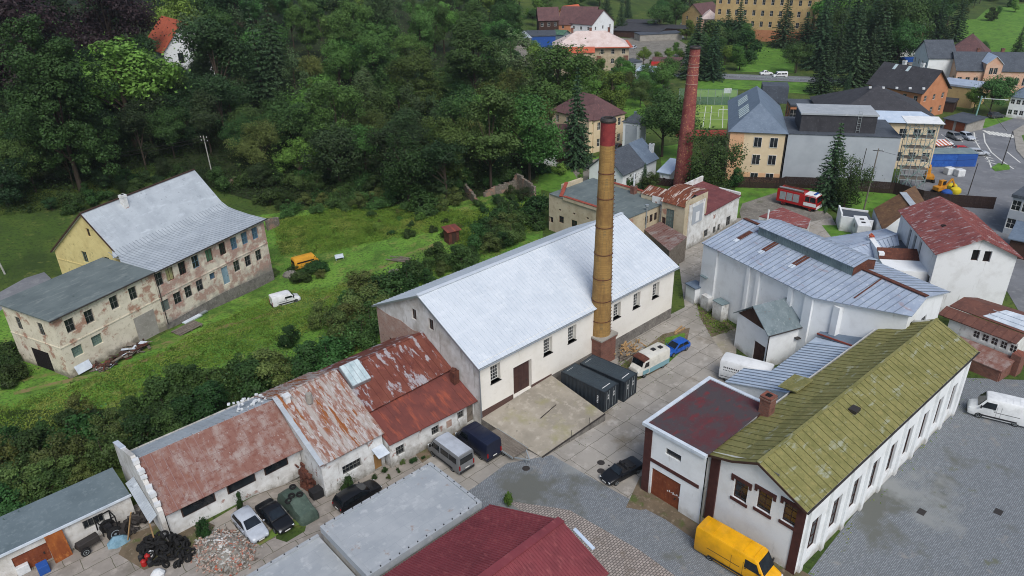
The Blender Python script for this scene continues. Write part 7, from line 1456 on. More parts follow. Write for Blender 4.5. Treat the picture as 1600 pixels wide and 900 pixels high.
def car(name, label, loc, rot, paint, kind='hatch', L=4.2, W=1.72, Hh=1.45, group=None, cat='car', detail=True):
    t = thing(name, label, cat, tuple(loc), rot, group); w = W / 2; m = 'paint_' + paint; h = L / 2
    belt = Hh * .62; hood = Hh * .58
    tail = {'hatch': belt, 'wagon': belt, 'sedan': belt * .98, 'cabrio': belt, 'coupe': belt * .98}[kind]
    st = [(-h, w * .84, .38, tail * .72), (-h + .06, w * .93, .25, tail * .93), (-h + .35, w * .98, .2, tail), (-h * .3, w, .18, belt), (h * .28, w, .18, belt * .98), (h * .5, w * .98, .19, hood), (h * .86, w * .93, .2, hood * .86), (h - .1, w * .84, .24, hood * .74), (h, w * .7, .34, hood * .58)]
    MB().loft([ring(*s) for s in st]).build('body', m, t, smooth=True)
    wr = .30 if L < 4.6 else .33; rw = w * .8
    if kind != 'cabrio':
        rx0, rx1, fx0, fx1 = {'hatch': (-h + .08, -h + .55, h * .02, h * .46), 'wagon': (-h + .08, -h + .42, h * .02, h * .46), 'sedan': (-h * .66, -h * .38, h * .02, h * .44), 'coupe': (-h * .7, -h * .3, h * .04, h * .44)}[kind]
        zb = belt - .02; cab = []
        for x, ww, zt in ((rx0, w * .90, zb + .06), (rx1, rw, Hh - .05), ((rx1 + fx0) / 2, rw * 1.02, Hh), (fx0, rw * .98, Hh - .06), (fx1, w * .88, zb + .06)):
            cab.append([(x, -w * .93, zb - .1), (x, -ww, zt - .05), (x, -ww * .86, zt), (x, 0, zt + .035), (x, ww * .86, zt), (x, ww, zt - .05), (x, w * .93, zb - .1)])
        MB().loft(cab).build('roof', m, t, smooth=True)
        yb, yt = w * .93, rw * .965
        glass(t, [(fx1 - .07, -w * .76, zb + .09), (fx1 - .07, w * .76, zb + .09), (fx0 + .06, rw * .78, Hh - .1), (fx0 + .06, -rw * .78, Hh - .1)], .05, 'windscreen')
        glass(t, [(rx0 + .1, w * .7, zb + .12), (rx0 + .1, -w * .7, zb + .12), (rx1 - .05, -rw * .74, Hh - .12), (rx1 - .05, rw * .74, Hh - .12)], .05, 'rear_window')
        for s in (-1, 1):
            xm = (rx1 + fx0) / 2 + .1
            lo = lambda x: (x, s * w * .945, zb + .06); hi = lambda x: (x, s * rw * 1.03, Hh - .13)
            glass(t, [lo(xm + .04), lo(fx1 - .32), hi(fx0 + .02), hi(xm + .04)], .025, 'side_window'); glass(t, [lo(rx1 - .12), lo(xm - .04), hi(xm - .04), hi(rx1 + .12)], .025, 'side_window')
    else:
        zb = belt
        MB().box(-h * .55, -w * .78, belt - .02, h * .22, w * .78, belt + .045).build('interior', 'plastic_dark', t)
        for y in (-.36, .36):
            MB().obox((-.25, y, belt + .14), (.22, .46, .55)).build('seat', 'plastic_dark', t, bevel=.05); 
        MB().obox((-h * .42, 0, belt + .08), (.7, 1.2, .16)).build('folded_hood', 'plastic_dark', t, bevel=.05)
        glass(t, [(h * .42, -w * .76, belt + .02), (h * .42, w * .76, belt + .02), (h * .2, w * .62, belt + .42), (h * .2, -w * .62, belt + .42)], .02, 'windscreen')
        MB().tube([(h * .2, -w * .64, belt + .43), (h * .2, w * .64, belt + .43)], .025, 6).build('windscreen_frame', m, t)
    if detail:
        for s in (-1, 1):
            g_ = MB()
            for x in (h * .34, -h * .12, -h * .48): g_.obox((x, s * (w + .001), belt * .62), (.018, .012, belt * .55))
            g_.obox((-h * .05, s * (w + .001), .3), (L * .5, .014, .05)); g_.build('door_seam', 'plastic_dark', t)
            for x in (h * .0, -h * .36): MB().obox((x, s * (w + .012), belt * .86), (.16, .03, .035)).build('door_handle', 'plastic_dark', t)
    for x in (-h * .6, h * .62):
        for s in (-1, 1): wheel(t, x, s * (w * .985), wr)
    if detail:
        for s in (-1, 1):
            MB().obox((h - .13, s * w * .6, hood * .64), (.14, .34, .14), s * -.35).build('headlight', 'lamp_clear', t, bevel=.02)
            MB().obox((-h + .05, s * w * .7, tail * .78), (.1, .22, .16), s * .3).build('tail_light', 'lamp_red', t, bevel=.02)
            MB().obox((h * .36, s * (w + .07), belt + .06), (.1, .16, .11)).build('mirror', m, t, bevel=.02)
        MB().obox((h - .02, 0, .38), (.06, W * .5, .14)).build('grille', 'plastic_dark', t); MB().obox((h + .015, 0, .38), (.02, .5, .1)).build('number_plate', 'plate', t); MB().obox((-h - .01, 0, tail * .62), (.02, .5, .1)).build('number_plate', 'plate', t)
    return t
def van(name, label, loc, rot, paint, L=5.2, W=1.95, Hh=2.5, hoodl=.9, windows='panel', roofm=None, stripe=None, group=None, cat='van', worn=False, noseh=None):
    t = thing(name, label, cat, tuple(loc), rot, group); w = W / 2; h = L / 2; m = 'paint_' + paint; nz = noseh or Hh * .52
    def rg(x, w_, zb, zt, k=1.0):
        r_ = .12; half = [(w_ * .94, zb), (w_, zb + .15), (w_, zb + (zt - zb) * .55), (w_ * (1 - .05 * k), zt - r_ * 1.3), (w_ * (1 - .12 * k), zt - .03), (w_ * .55, zt + .02)]
        return [(x, -y, z) for y, z in half] + [(x, 0, zt + .03)] + [(x, y, z) for y, z in reversed(half)]
    xs0, xs1 = h - hoodl - Hh * .20, h - hoodl + .12
    st = [rg(-h, w * .97, .32, Hh - .06), rg(-h + .08, w, .26, Hh - .01), rg(-h * .2, w, .24, Hh), rg(xs0 - .25, w, .24, Hh - .02), rg(xs0, w * .985, .24, Hh - .1)]
    nose = [rg(xs1, w * .98, .24, nz + .04, 1.6), rg(h - .25, w * .94, .25, nz * .86, 1.6), rg(h - .04, w * .84, .28, nz * .68, 1.6), rg(h, w * .76, .34, nz * .55, 1.6)]
    MB().loft(st + nose).build('body', m, t, smooth=True)
    if roofm: MB().loft([[(x, y, z + (.03 if abs(y) < w * .7 else .0)) for x, y, z in ((xx, -w * .86, Hh - .02), (xx, -w * .55, Hh + .04), (xx, 0, Hh + .06), (xx, w * .55, Hh + .04), (xx, w * .86, Hh - .02), (xx, 0, Hh - .06))] for xx in (-h + .1, -h * .2, xs0 - .2)]).build('roof', roofm, t, smooth=True)
    if not roofm:
        g_ = MB()
        for k in range(6): g_.obox((-h + .5 + k * (xs0 + h - .9) / 5, 0, Hh + .024), (.05, W * .72, .02))
        g_.build('roof_rib', m, t)
    for s in (-1, 1): MB().obox((xs0 - .85, s * (w + .015), nz + .02), (.18, .04, .05)).build('door_handle', 'plastic_dark', t)
    A, B_ = Vector((xs0 + .03, 0, Hh - .2)), Vector((xs1 - .04, 0, nz + .12))
    glass(t, [(B_.x, -w * .80, B_.z), (B_.x, w * .80, B_.z), (A.x, w * .80, A.z), (A.x, -w * .80, A.z)], .07, 'windscreen')
    for s in (-1, 1):
        y0, y1 = s * w * 1.0, s * w * .955; zl, zh = nz + .12, Hh - .38
        glass(t, [(xs0 - .95, y0, zl), (xs1 - .3, y0, zl), (xs0 - .02, y1, zh), (xs0 - .95, y1, zh)], .025, 'side_window')
        if windows == 'glazed':
            k = 2; x0 = -h + .3; x1 = xs0 - 1.15
            for i in range(k): a = x0 + (x1 - x0) * i / k + .04; b = x0 + (x1 - x0) * (i + 1) / k - .04; glass(t, [(a, y0, zl), (b, y0, zl), (b, y1, zh), (a, y1, zh)], .025, 'side_window')
        else:
            tr = MB(); tr.obox((-h * .25, s * (w + .004), Hh * .45), (L * .42, .012, .05)); tr.obox((xs0 - 1.05, s * (w + .003), Hh * .45), (.02, .01, Hh * .55)); tr.obox((-h * .05, s * (w + .003), Hh * .45), (.02, .01, Hh * .55)); tr.build('door_rail', 'plastic_dark', t)
        MB().obox((0, s * (w + .01), .5), (L * .62, .05, .16)).build('side_moulding', stripe or 'plastic_dark', t)
        MB().obox((xs1 - .25, s * (w + .14), nz + .2), (.12, .24, .3)).build('mirror', 'plastic_dark', t, bevel=.03)
        MB().obox((h - .14, s * w * .68, nz * .66), (.16, .3, .22), s * -.3).build('headlight', 'lamp_clear', t, bevel=.03); MB().obox((-h, s * w * .88, Hh * .42), (.08, .14, .5)).build('tail_light', 'lamp_red', t)
        for x in (-h * .58, h * .62): wheel(t, x, s * w * .985, .34, .22)
    if windows == 'glazed': glass(t, [(-h, w * .8, nz + .1), (-h, -w * .8, nz + .1), (-h, -w * .76, Hh - .35), (-h, w * .76, Hh - .35)], .03, 'rear_window')
    MB().obox((h - .02, 0, .42), (.1, W * .8, .22)).build('bumper', 'plastic_dark', t, bevel=.03); MB().obox((-h - .03, 0, .42), (.12, W * .92, .2)).build('bumper', 'plastic_dark', t, bevel=.03); MB().obox((-h - .1, 0, .75), (.02, .5, .11)).build('number_plate', 'plate', t)
    return t
def P2(px, py): p = at(px, py); return Vector((p.x, p.y, terr(p.x, p.y)))
def sitev(x, y): p = site(x, y); return Vector((p.x, p.y, terr(p.x, p.y) + .01))
U = SA; V_ = SA - pi / 2
# big yellow van by the mossy hall: rear near (1090,850), nose off to the lower right
yv = P2(1152, 880); van('panel_van', 'long bright yellow high roofed panel van parked along the white wall', at(1145, 886, .3) + Vector((.45, .3, -.3)), V_ + R(3), 'yellow', 6.9, 2.0, 2.7, 1.0)
van('minibus', 'silver grey minibus with pale roof and dark windows beside the navy van', sitev(*to_site(*at(708, 722)[:2])) + Vector((-.3, .35, 0)), V_ + pi, 'grey', 5.2, 1.95, 2.35, .8, 'glazed', 'paint_silver')
van('panel_van', 'dark navy blue panel van between the silver minibus and the flat trailer', sitev(*to_site(*at(749, 705)[:2])) + Vector((-.2, .5, 0)), V_ + pi, 'navy', 5.2, 1.95, 2.35, .9)
car('convertible_car', 'black open topped convertible parked at the edge of the cobbles', P2(971, 742), U + pi - R(8), 'black', 'cabrio', 4.4, 1.74, 1.35)
car('estate_car', 'black estate car half hidden behind the pale felt roof', P2(560, 781), U + R(2), 'black', 'wagon', 4.5, 1.75, 1.48)
def lift(v): return v
def PT(px, py, z0=1.0):
    p = at(px, py, z0); return Vector((p.x, p.y, terr(p.x, p.y) + .03))
car('hatchback_car', 'silver hatchback with dark windows beside the rubble heap', PT(393, 828), V_ + R(1), 'silver', 'hatch', 4.1, 1.72, 1.44)
car('saloon_car', 'black saloon between the silver hatchback and the tarpaulin covered car', PT(431, 813), V_ + R(2), 'black', 'sedan', 4.3, 1.72, 1.4)
# tarpaulin covered car with tyres on top
tc = PT(466, 793, .8); cc = thing('covered_car', 'vehicle under a green tarpaulin weighed down with tyres', 'car', tuple(tc), V_ + R(1))
rs = []
for x, w_, z in ((-2.3, .75, .5), (-2.1, .9, 1.0), (-1.3, .92, 1.55), (.3, .92, 1.6), (.9, .93, 1.1), (1.9, .9, .95), (2.25, .7, .5)):
    rs.append([(x, -w_ * 1.08, .03), (x, -w_, z * .55), (x, -w_ * .8, z - .05), (x, 0, z + .04), (x, w_ * .8, z - .05), (x, w_, z * .55), (x, w_ * 1.08, .03)])
MB().loft(rs).build('tarpaulin', 'tarp_green', cc, smooth=True)
for x, y, z in ((-1.2, .35, 1.66), (-.2, -.3, 1.7), (.15, .3, 1.68), (.0, -.75, 1.5)): q = Vector((x, y, 0)); q.rotate(Matrix.Rotation(V_ + R(1), 3, 'Z')); tag(MB().torus((0, 0, 0), .24, .09, random.random()).build('tyre', 'rubber', loc=tuple(tc + q + Vector((0, 0, z + .02)))), 'black tyre lying on the green tarpaulin', 'tyre', 'tyres on the tarpaulin')
# flat trailer
ft = sitev(*to_site(*at(789, 692, .7)[:2])); tr = thing('flatbed_trailer', 'grey flat trailer beside the navy van', 'trailer', tuple(ft), V_ + pi + R(1))
d = MB(); d.box(-2.2, -1.0, .62, 2.3, 1.0, .72); d.build('deck', 'grey_wood', tr); d = MB(); d.box(-2.2, -1.06, .55, 2.3, -1.003, .74); d.box(-2.2, 1.003, .55, 2.3, 1.06, .74); d.bar((-2.2, -.8, .6), (-3.5, 0, .55), .1, .1); d.bar((-2.2, .8, .6), (-3.5, 0, .55), .1, .1); d.build('drawbar_frame', 'galv', tr)
for s in (-1, 1): wheel(tr, .2, s * .95, .3, .2); wheel(tr, -.6, s * .95, .3, .2)
MB().tube([(-3.1, .1, .1), (-3.1, .1, .8)], .05).build('jockey_wheel', 'galv', tr)
# old ribbed van with red brown cab roof
hv0 = P2(1013, 577); ang_h = atan2(at(1040, 560).y - at(988, 584).y, at(1040, 560).x - at(988, 584).x)
hy = thing('old_van', 'old white and teal ribbed box van with rusty brown cab roof', 'van', tuple(hv0), ang_h + pi + R(3))
w_, Lh, Hh = 1.0, 5.0, 2.45
def hr(x, w_, zb, zt): half = [(w_ * .95, zb), (w_, zb + .3), (w_, zt - .3), (w_ * .9, zt - .08), (w_ * .5, zt)]; return [(x, -y, z) for y, z in half] + [(x, 0, zt + .03)] + [(x, y, z) for y, z in reversed(half)]
MB().loft([hr(-2.5, .98, .4, 2.4), hr(-2.4, 1.0, .35, 2.45), hr(1.0, 1.0, .35, 2.45)]).build('box_body', 'paint_oldwhite', hy, smooth=True)
MB().loft([hr(1.003, .99, .35, 2.35), hr(1.75, .96, .35, 2.3), hr(2.05, .9, .4, 1.45), hr(2.55, .74, .45, 1.2), hr(2.62, .66, .5, 1.05)]).build('cab', 'paint_oldwhite', hy, smooth=True)
MB().loft([[(x, -.92, z - .12), (x, -.84, z + .02), (x, 0, z + .07), (x, .84, z + .02), (x, .92, z - .12)] for x, z in ((1.0, 2.36), (1.72, 2.32), (1.85, 2.2))]).build('cab_roof', 'rust', hy, smooth=True)
glass(hy, [(2.02, -.78, 1.5), (2.02, .78, 1.5), (1.82, .78, 2.12), (1.82, -.78, 2.12)], .04, 'windscreen')
for s in (-1, 1):
    glass(hy, [(1.1, s * .995, 1.4), (1.85, s * .97, 1.4), (1.68, s * .97, 2.0), (1.1, s * .99, 2.0)], .02, 'side_window'); MB().obox((-.75, s * 1.01, .72), (3.4, .03, .62)).build('teal_skirt', 'paint_teal', hy); MB().obox((1.55, s * .985, .8), (1.0, .03, .5)).build('teal_skirt', 'paint_teal', hy)
    rb = MB()
    for k in range(10): rb.obox((-.75, s * 1.008, 1.15 + k * .115), (3.35, .03, .035))
    rb.build('body_rib', 'paint_oldwhite', hy); MB().tube([(2.5, s * .62, .95), (2.62, s * .62, .95)], .12, 10).build('headlight', 'lamp_clear', hy)
    for x in (-1.5, 1.7): wheel(hy, x, s * .97, .33, .2)
for x, y in ((-.6, 0), (-1.6, .2)): MB().obox((x, y, 2.52), (.5, .5, .1)).build('roof_vent', 'plastic_dark', hy)
bc = car('estate_car', 'bright blue old car standing on the grass behind the old box van', P2(1055, 549), ang_h + pi + R(2), 'blue', 'hatch', 3.9, 1.6, 1.4)
# white truck with faint lettering and diagonal tread pattern
wt = P2(1163, 597); wh = thing('box_truck', 'white round roofed truck with dark diagonal tread pattern beside the gatehouse', 'truck', tuple(wt), R(-32))
MB().loft([hr(-2.7, 1.05, .5, 2.7), hr(-2.5, 1.1, .45, 2.8), hr(2.6, 1.1, .45, 2.8), hr(2.75, 1.05, .5, 2.7)]).build('box_body', 'white_paint', wh, smooth=True)
tm = MB()
for k in range(6):
    for r_ in range(3): tm.obox((.1 + k * .38 + r_ * .1, -1.105, .95 + r_ * .38), (.3, .015, .12), 0, Matrix.Rotation(R(-35), 3, 'Y'))
tm.build('tread_pattern', 'dark_metal', wh); tm = MB()
for k in range(9): tm.obox((-2.2 + k * .2, -1.105, 1.95), (.12, .015, .18))
for k in range(12): tm.obox((-2.2 + k * .17, -1.105, 1.6), (.1, .015, .09))
tm.build('lettering', 'dark_metal', wh); MB().obox((0, -1.104, .78), (5.0, .02, .05)).build('side_rail', 'dark_metal', wh)
for x in (-1.7, 1.9):
    for s in (-1, 1): wheel(wh, x, s * 1.05, .42, .25)
# fire engine
fa_, fb_ = at(1213, 318), at(1276, 333); fm = (fa_ + fb_) / 2 + Vector((.6, .9, 0)); fan_ = atan2(fb_.y - fa_.y, fb_.x - fa_.x)
fe = thing('fire_engine', 'red fire engine with white cab roof and grey roller shutters on the gravel', 'fire engine', (fm.x, fm.y, 0), fan_)
MB().box(-3.7, -1.2, .65, 1.35, 1.2, 2.95).build('body', 'paint_red', fe, bevel=.06)
for x0, x1_ in ((-3.1, -2.0), (-1.85, -.75), (-.6, .5)):
    for s in (-1, 1): MB().box(x0, min(s * 1.2, s * 1.23), 1.15, x1_, max(s * 1.2, s * 1.23), 2.6).build('roller_shutter', 'galv', fe)
rl = MB(); rl.box(-3.6, -1.12, 2.953, 1.2, -1.04, 3.15); rl.box(-3.6, 1.04, 2.953, 1.2, 1.12, 3.15); rl.box(-3.0, -.4, 2.953, .6, .5, 3.1); rl.build('roof_gear', 'rust', fe); MB().box(-3.5, -.95, 3.16, .9, -.55, 3.3).build('ladder', 'galv', fe)
MB().loft([[(x, -1.2, .6), (x, -1.2, 1.9), (x, -1.12, zt - .12), (x, -1.0, zt), (x, 1.0, zt), (x, 1.12, zt - .12), (x, 1.2, 1.9), (x, 1.2, .6)] for x, zt in ((1.38, 2.95), (3.3, 2.95), (3.6, 2.8), (3.78, 1.7))]).build('cab', 'paint_red', fe)
MB().loft([[(x, -1.14, z - .28), (x, -1.02, z), (x, 1.02, z), (x, 1.14, z - .28)] for x, z in ((1.4, 3.0), (3.3, 3.0), (3.58, 2.86))]).build('cab_roof', 'white_paint', fe)
MB().box(1.4, -1.225, .95, 3.72, -1.203, 1.55).build('white_band', 'white_paint', fe); MB().box(1.4, 1.203, .95, 3.72, 1.225, 1.55).build('white_band', 'white_paint', fe); MB().box(3.72, -1.15, .55, 3.86, 1.15, 1.05).build('bumper', 'white_paint', fe)
glass(fe, [(3.76, -1.02, 1.72), (3.76, 1.02, 1.72), (3.62, .98, 2.68), (3.62, -.98, 2.68)], .03, 'windscreen')
for s in (-1, 1):
    glass(fe, [(1.6, s * 1.2, 1.75), (2.35, s * 1.2, 1.75), (2.35, s * 1.14, 2.6), (1.6, s * 1.14, 2.6)], .02, 'side_window'); glass(fe, [(2.5, s * 1.2, 1.75), (3.55, s * 1.2, 1.75), (3.4, s * 1.14, 2.6), (2.5, s * 1.14, 2.6)], .02, 'side_window')
    for x in (-2.3, 2.7): wheel(fe, x, s * 1.17, .52, .3, 'paint_red')
    MB().obox((3.87, s * .85, .85), (.04, .28, .18)).build('headlight', 'lamp_clear', fe)
MB().obox((3.0, 0, 3.08), (.4, 1.3, .14)).build('light_bar', 'plastic_blue', fe)
# white camper body
cm = P2(1346, 372); cp = thing('camper_body', 'white boxy camper body with two dark roof hatches by the walled pen', 'camper', tuple(cm + Vector((0, .8, 0))), R(75))
MB().box(-2.3, -1.05, .45, 2.3, 1.05, 2.75).build('body', 'white_paint', cp, bevel=.1)
for x in (-.9, .6): MB().obox((x, 0, 2.78), (.5, .6, .08)).build('roof_hatch', 'plastic_dark', cp)
MB().obox((.2, 1.06, 1.8), (.8, .04, .6)).build('window', 'car_glass', cp); MB().obox((-1.2, 1.06, 1.5), (.6, .04, 1.7)).build('door', 'plastic_white', cp)
for s in (-1, 1): wheel(cp, -.4, s * 1.0, .32, .2)
# meadow: small white van, abandoned yellow van
sv = tat(447, 474); van('small_van', 'small white delivery van standing on the meadow grass', sv, R(33), 'white', 4.1, 1.68, 1.8, .95, 'panel', noseh=1.02)
yv_ = tat(478, 416); av_ = thing('abandoned_van', 'abandoned yellow van shell half sunk in meadow scrub', 'van', tuple(yv_), R(35))
MB().loft([hr(-2.0, .85, .3, 1.75), hr(-1.85, .9, .25, 1.9), hr(1.4, .9, .25, 1.9), hr(1.9, .85, .25, 1.15), hr(2.1, .75, .3, .9)]).build('body', 'paint_oldyellow', av_, smooth=True)
for s in (-1, 1): glass(av_, [(-1.6, s * .9, 1.1), (1.2, s * .9, 1.1), (1.2, s * .86, 1.6), (-1.6, s * .86, 1.6)], .02, 'side_window', 'black')
glass(av_, [(-2.0, .7, 1.1), (-2.0, -.7, 1.1), (-1.95, -.66, 1.6), (-1.95, .66, 1.6)], .04, 'rear_window', 'black')
# town cars
for px, py, pn, kd, an, lb in ((1491, 217, 'grey', 'wagon', -85, 'grey estate car in the parking lot, left of the two side by side'), (1510, 217, 'silver', 'hatch', -85, 'silver car in the parking lot nearest the hatched markings'), (1527, 242, 'silver', 'wagon', -8, 'silver car parked across by the striped markings'), (1505, 238, 'red', 'hatch', -8, 'red car behind the blue site hut'), (1473, 228, 'white', 'hatch', 10, 'white car beside the orange striped board in the parking lot'), (1482, 234, 'white', 'sedan', 10, 'second white car beside the blue site hut'),
    (1556, 184, 'darkgrey', 'wagon', 10, 'dark car parked in front of the white house at the right'), (1030, 136, 'white', 'wagon', 20, 'white car by the pitch fence behind the red chimney'), (1197, 117, 'white', 'sedan', 0, 'white saloon on the main road'), (1070, 41, 'white', 'wagon', 10, 'white van like car near the far conifers'), (828, 72, 'white', 'hatch', 0, 'white car in the yard by the blue shed'), (990, 76, 'silver', 'wagon', 60, 'pale car beside the sandstone house'), (1425, 43, 'white', 'hatch', 30, 'white car under the trees at the top right'), (965, 233, 'darkgrey', 'hatch', 60, 'dark car by the pale yellow villa')):
    car('parked_car', lb, P2(px, py), R(an), pn, kd, 4.3, 1.75, 1.5, detail=py > 150)
van('delivery_van', 'white van following the saloon on the main road', P2(1218, 121), pi, 'white', 4.6, 1.8, 1.9, .9, 'glazed')
# ---------------------------------------------------------------- clutter
def put(mb, name, m, p, rot, label, cat, group=None, **k): return tag(mb.build(name, m, loc=tuple(p), rot=rot, **k), label, cat, group)
# rubble heap and tyre pile by the shed
rp = PT(350, 862); rub = MB(); rub2 = MB(); 
base = MB()
n = 26; prev = None
rings = []
for q, z in ((1.0, .0), (.8, .28), (.55, .6), (.28, .85), (.05, .95)): rings.append([(2.9 * q * cos(2 * pi * i / n) * (1 + .12 * sin(3 * i)), 2.0 * q * sin(2 * pi * i / n) * (1 + .1 * cos(2 * i)), z + .06 * sin(5 * i * q)) for i in range(n)])
mt = thing('rubble_heap', 'heap of broken pale bricks and plaster beside the silver hatchback', 'rubble', tuple(rp), V_ + R(15))
MB().loft(rings).build('core', 'gravel', mt)
for mm, cnt, nm in (('white_wall_worn', 420, 'plaster_rubble'), ('bare_brick', 420, 'brick_rubble'), ('tile_orange', 70, 'tile_rubble'), ('grey_wood', 330, 'stone_rubble')):
    b = MB()
    for _ in range(cnt):
        a = random.uniform(0, 2 * pi); q = random.random() ** .6 * (1.3 if random.random() < .12 else 1); x, y = 2.95 * q * cos(a), 2.1 * q * sin(a); z = .95 * max(0, 1 - q) ** .9 + random.uniform(.0, .14)
        if mm == 'tile_orange' and x < .3: continue
        b.obox((x, y, z), (random.uniform(.08, .32), random.uniform(.06, .18), random.uniform(.03, .12)), random.uniform(0, 6.3), Matrix.Rotation(random.uniform(-.7, .7), 3, 'X'))
    o = b.build(nm, mm, mt); o["kind"] = "stuff"
ti = 0
for _ in range(80):
    a = random.uniform(0, 6.28); q = random.random() ** .7; px, py = 262 + 44 * q * cos(a), 862 + 25 * q * sin(a); p = PT(px, py); z = random.random() * (1 - q) * 1.9 + .12
    tag(MB().torus((0, 0, 0), .25, .10, random.uniform(0, 3), Matrix.Rotation(random.uniform(-.8, .8) if random.random() < .6 else 1.4, 3, 'X')).build('tyre', 'rubber', loc=(p.x, p.y, p.z + z)), 'old black tyre thrown on the pile by the shed corner', 'tyre', 'tyres of the black pile')
for px, py, m, lb in ((226, 884, 'plastic_red', 'red canister beside the tyre pile, nearest the bottom edge'), (232, 875, 'plastic_red', 'red canister behind the nearest one by the tyre pile'), (222, 876, 'plastic_dark', 'black canister among the red ones'), (238, 870, 'plastic_white', 'white bucket beside the red canisters'), (236, 884, 'plastic_dark', 'dark can beside the red canisters')):
    c = MB(); c.loft([[(q * cos(2 * pi * i / 12), q * sin(2 * pi * i / 12), z) for i in range(12)] for q, z in ((.2, 0), (.22, .05), (.22, .5), (.12, .58), (.07, .66))]); put(c, 'canister', m, PT(px, py), 0, lb, 'canister')
put(MB().loft([[(q * cos(2 * pi * i / 10), q * .8 * sin(2 * pi * i / 10), z) for i in range(10)] for q, z in ((.5, 0), (.55, .3), (.3, .6), (.1, .68))]), 'sack', 'plastic_white', PT(248, 900), .4, 'white sack at the bottom edge below the tyre pile', 'sack')
# old tractor frame by the garage
tp = PT(160, 846); tk = thing('old_tractor', 'derelict black tractor frame with open cab in front of the garage wall', 'tractor', tuple(tp), U + R(8))
MB().obox((-1.0, 0, .75), (1.7, .7, .6)).build('engine_block', 'dark_metal', tk, bevel=.05); c = MB()
for x in (.1, 1.3):
    for y in (-.6, .6): c.bar((x, y, .8), (x + .05, y * .9, 2.1), .08, .08)
for y in (-.55, .55): c.bar((.1, y, 2.1), (1.35, y, 2.1), .08, .08)
c.bar((.1, -.55, 2.1), (.1, .55, 2.1), .08, .08); c.bar((1.35, -.55, 2.1), (1.35, .55, 2.1), .08, .08); c.build('cab_frame', 'black', tk)
MB().obox((.75, 0, 1.0), (.5, .5, .5)).build('seat', 'plastic_dark', tk)
for s in (-1, 1): wheel(tk, .9, s * .85, .62, .3); wheel(tk, -1.5, s * .7, .38, .2)
cb_ = MB(); cb_.loft([[(x, -w, 0), (x, -w * .8, h * .8), (x, 0, h), (x, w * .7, h * .7), (x, w, 0)] for x, w, h in ((-.9, .3, .3), (-.3, .6, .8), (.4, .5, .6), (.8, .3, .25))]); put(cb_, 'crumpled_tarpaulin', 'cover_blue', PT(187, 848), .6, 'crumpled pale blue tarpaulin beside the derelict tractor', 'tarpaulin')
put(MB().bar((0, 0, 0), (1.1, .4, 3.3), .14, .08), 'leaning_plank', 'raw_wood', PT(200, 846), U - 1.2, 'long light plank leaning under the metal canopy', 'plank')
jk = MB()
for _ in range(40): jk.obox((random.gauss(0, .9), random.gauss(0, .6), random.uniform(.1, .8)), (random.uniform(.2, .9), random.uniform(.1, .5), random.uniform(.1, .4)), random.uniform(0, 3), Matrix.Rotation(random.uniform(-.6, .6), 3, 'X'))
o = put(jk, 'scrap_heap', 'dark_metal', PT(212, 818), U, 'dark heap of scrap metal under the small canopy', 'scrap'); o["kind"] = "stuff"
jk = MB()
for k in range(26): jk.obox((random.uniform(-1.0, 1.0), random.gauss(0, .3), .15 + random.random() * 1.9), (random.uniform(.3, 1.0), random.uniform(.1, .4), random.uniform(.1, .5)), random.uniform(-.4, .4), Matrix.Rotation(random.uniform(-.4, .4), 3, 'X'))
o = put(jk, 'scrap_heap', 'rust', PT(478, 752, 0.8), V_, 'tall heap of rusty sheet scrap in the corner of the rust streaked workshop', 'scrap'); o["kind"] = "stuff"
put(MB().obox((0, 0, .45), (1.3, .9, .9)), 'crate', 'plastic_dark', PT(497, 776, 0), U, 'black plastic crate at the workshop corner', 'crate', bevel=.04)
for px, py, w_, m, lb in ((38, 893, .9, 'plastic_white', 'white pallet wrapped stack at the lower left edge'), (70, 893, .8, 'plastic_blue', 'blue box near the rusty garage door')): put(MB().obox((0, 0, .4), (w_, .8, .8)), 'box', m, PT(px, py), U, lb, 'box', bevel=.04)
# firewood and boards behind the containers
fw = thing('log_heap', 'heap of sawn logs and boards between the brick chimney base and the old van', 'firewood', tuple(P2(982, 550)), U); b1_, b2_ = MB(), MB()
for _ in range(70): x, y = random.gauss(0, 1.0), random.gauss(0, .55); b1_.tube([(x, y, .1 + random.random() * .7), (x + random.uniform(-.5, .5), y + random.uniform(-.3, .3), .12 + random.random() * .7)], random.uniform(.05, .13), 6)
for _ in range(26): b2_.obox((random.gauss(-.9, .8), random.gauss(-.2, .5), .1 + random.random() * .5), (random.uniform(.6, 1.6), random.uniform(.1, .3), .05), random.uniform(-.6, .6))
o = b1_.build('log', 'raw_wood', fw); o["kind"] = "stuff"; o = b2_.build('board', 'grey_wood', fw); o["kind"] = "stuff"
put(MB().obox((0, 0, .1), (2.2, .2, .15)).obox((.3, .4, .1), (1.9, .2, .12), .15), 'beams', 'raw_wood', P2(1062, 518), U, 'two short light beams lying on the grass at the far end of the hall', 'beams')
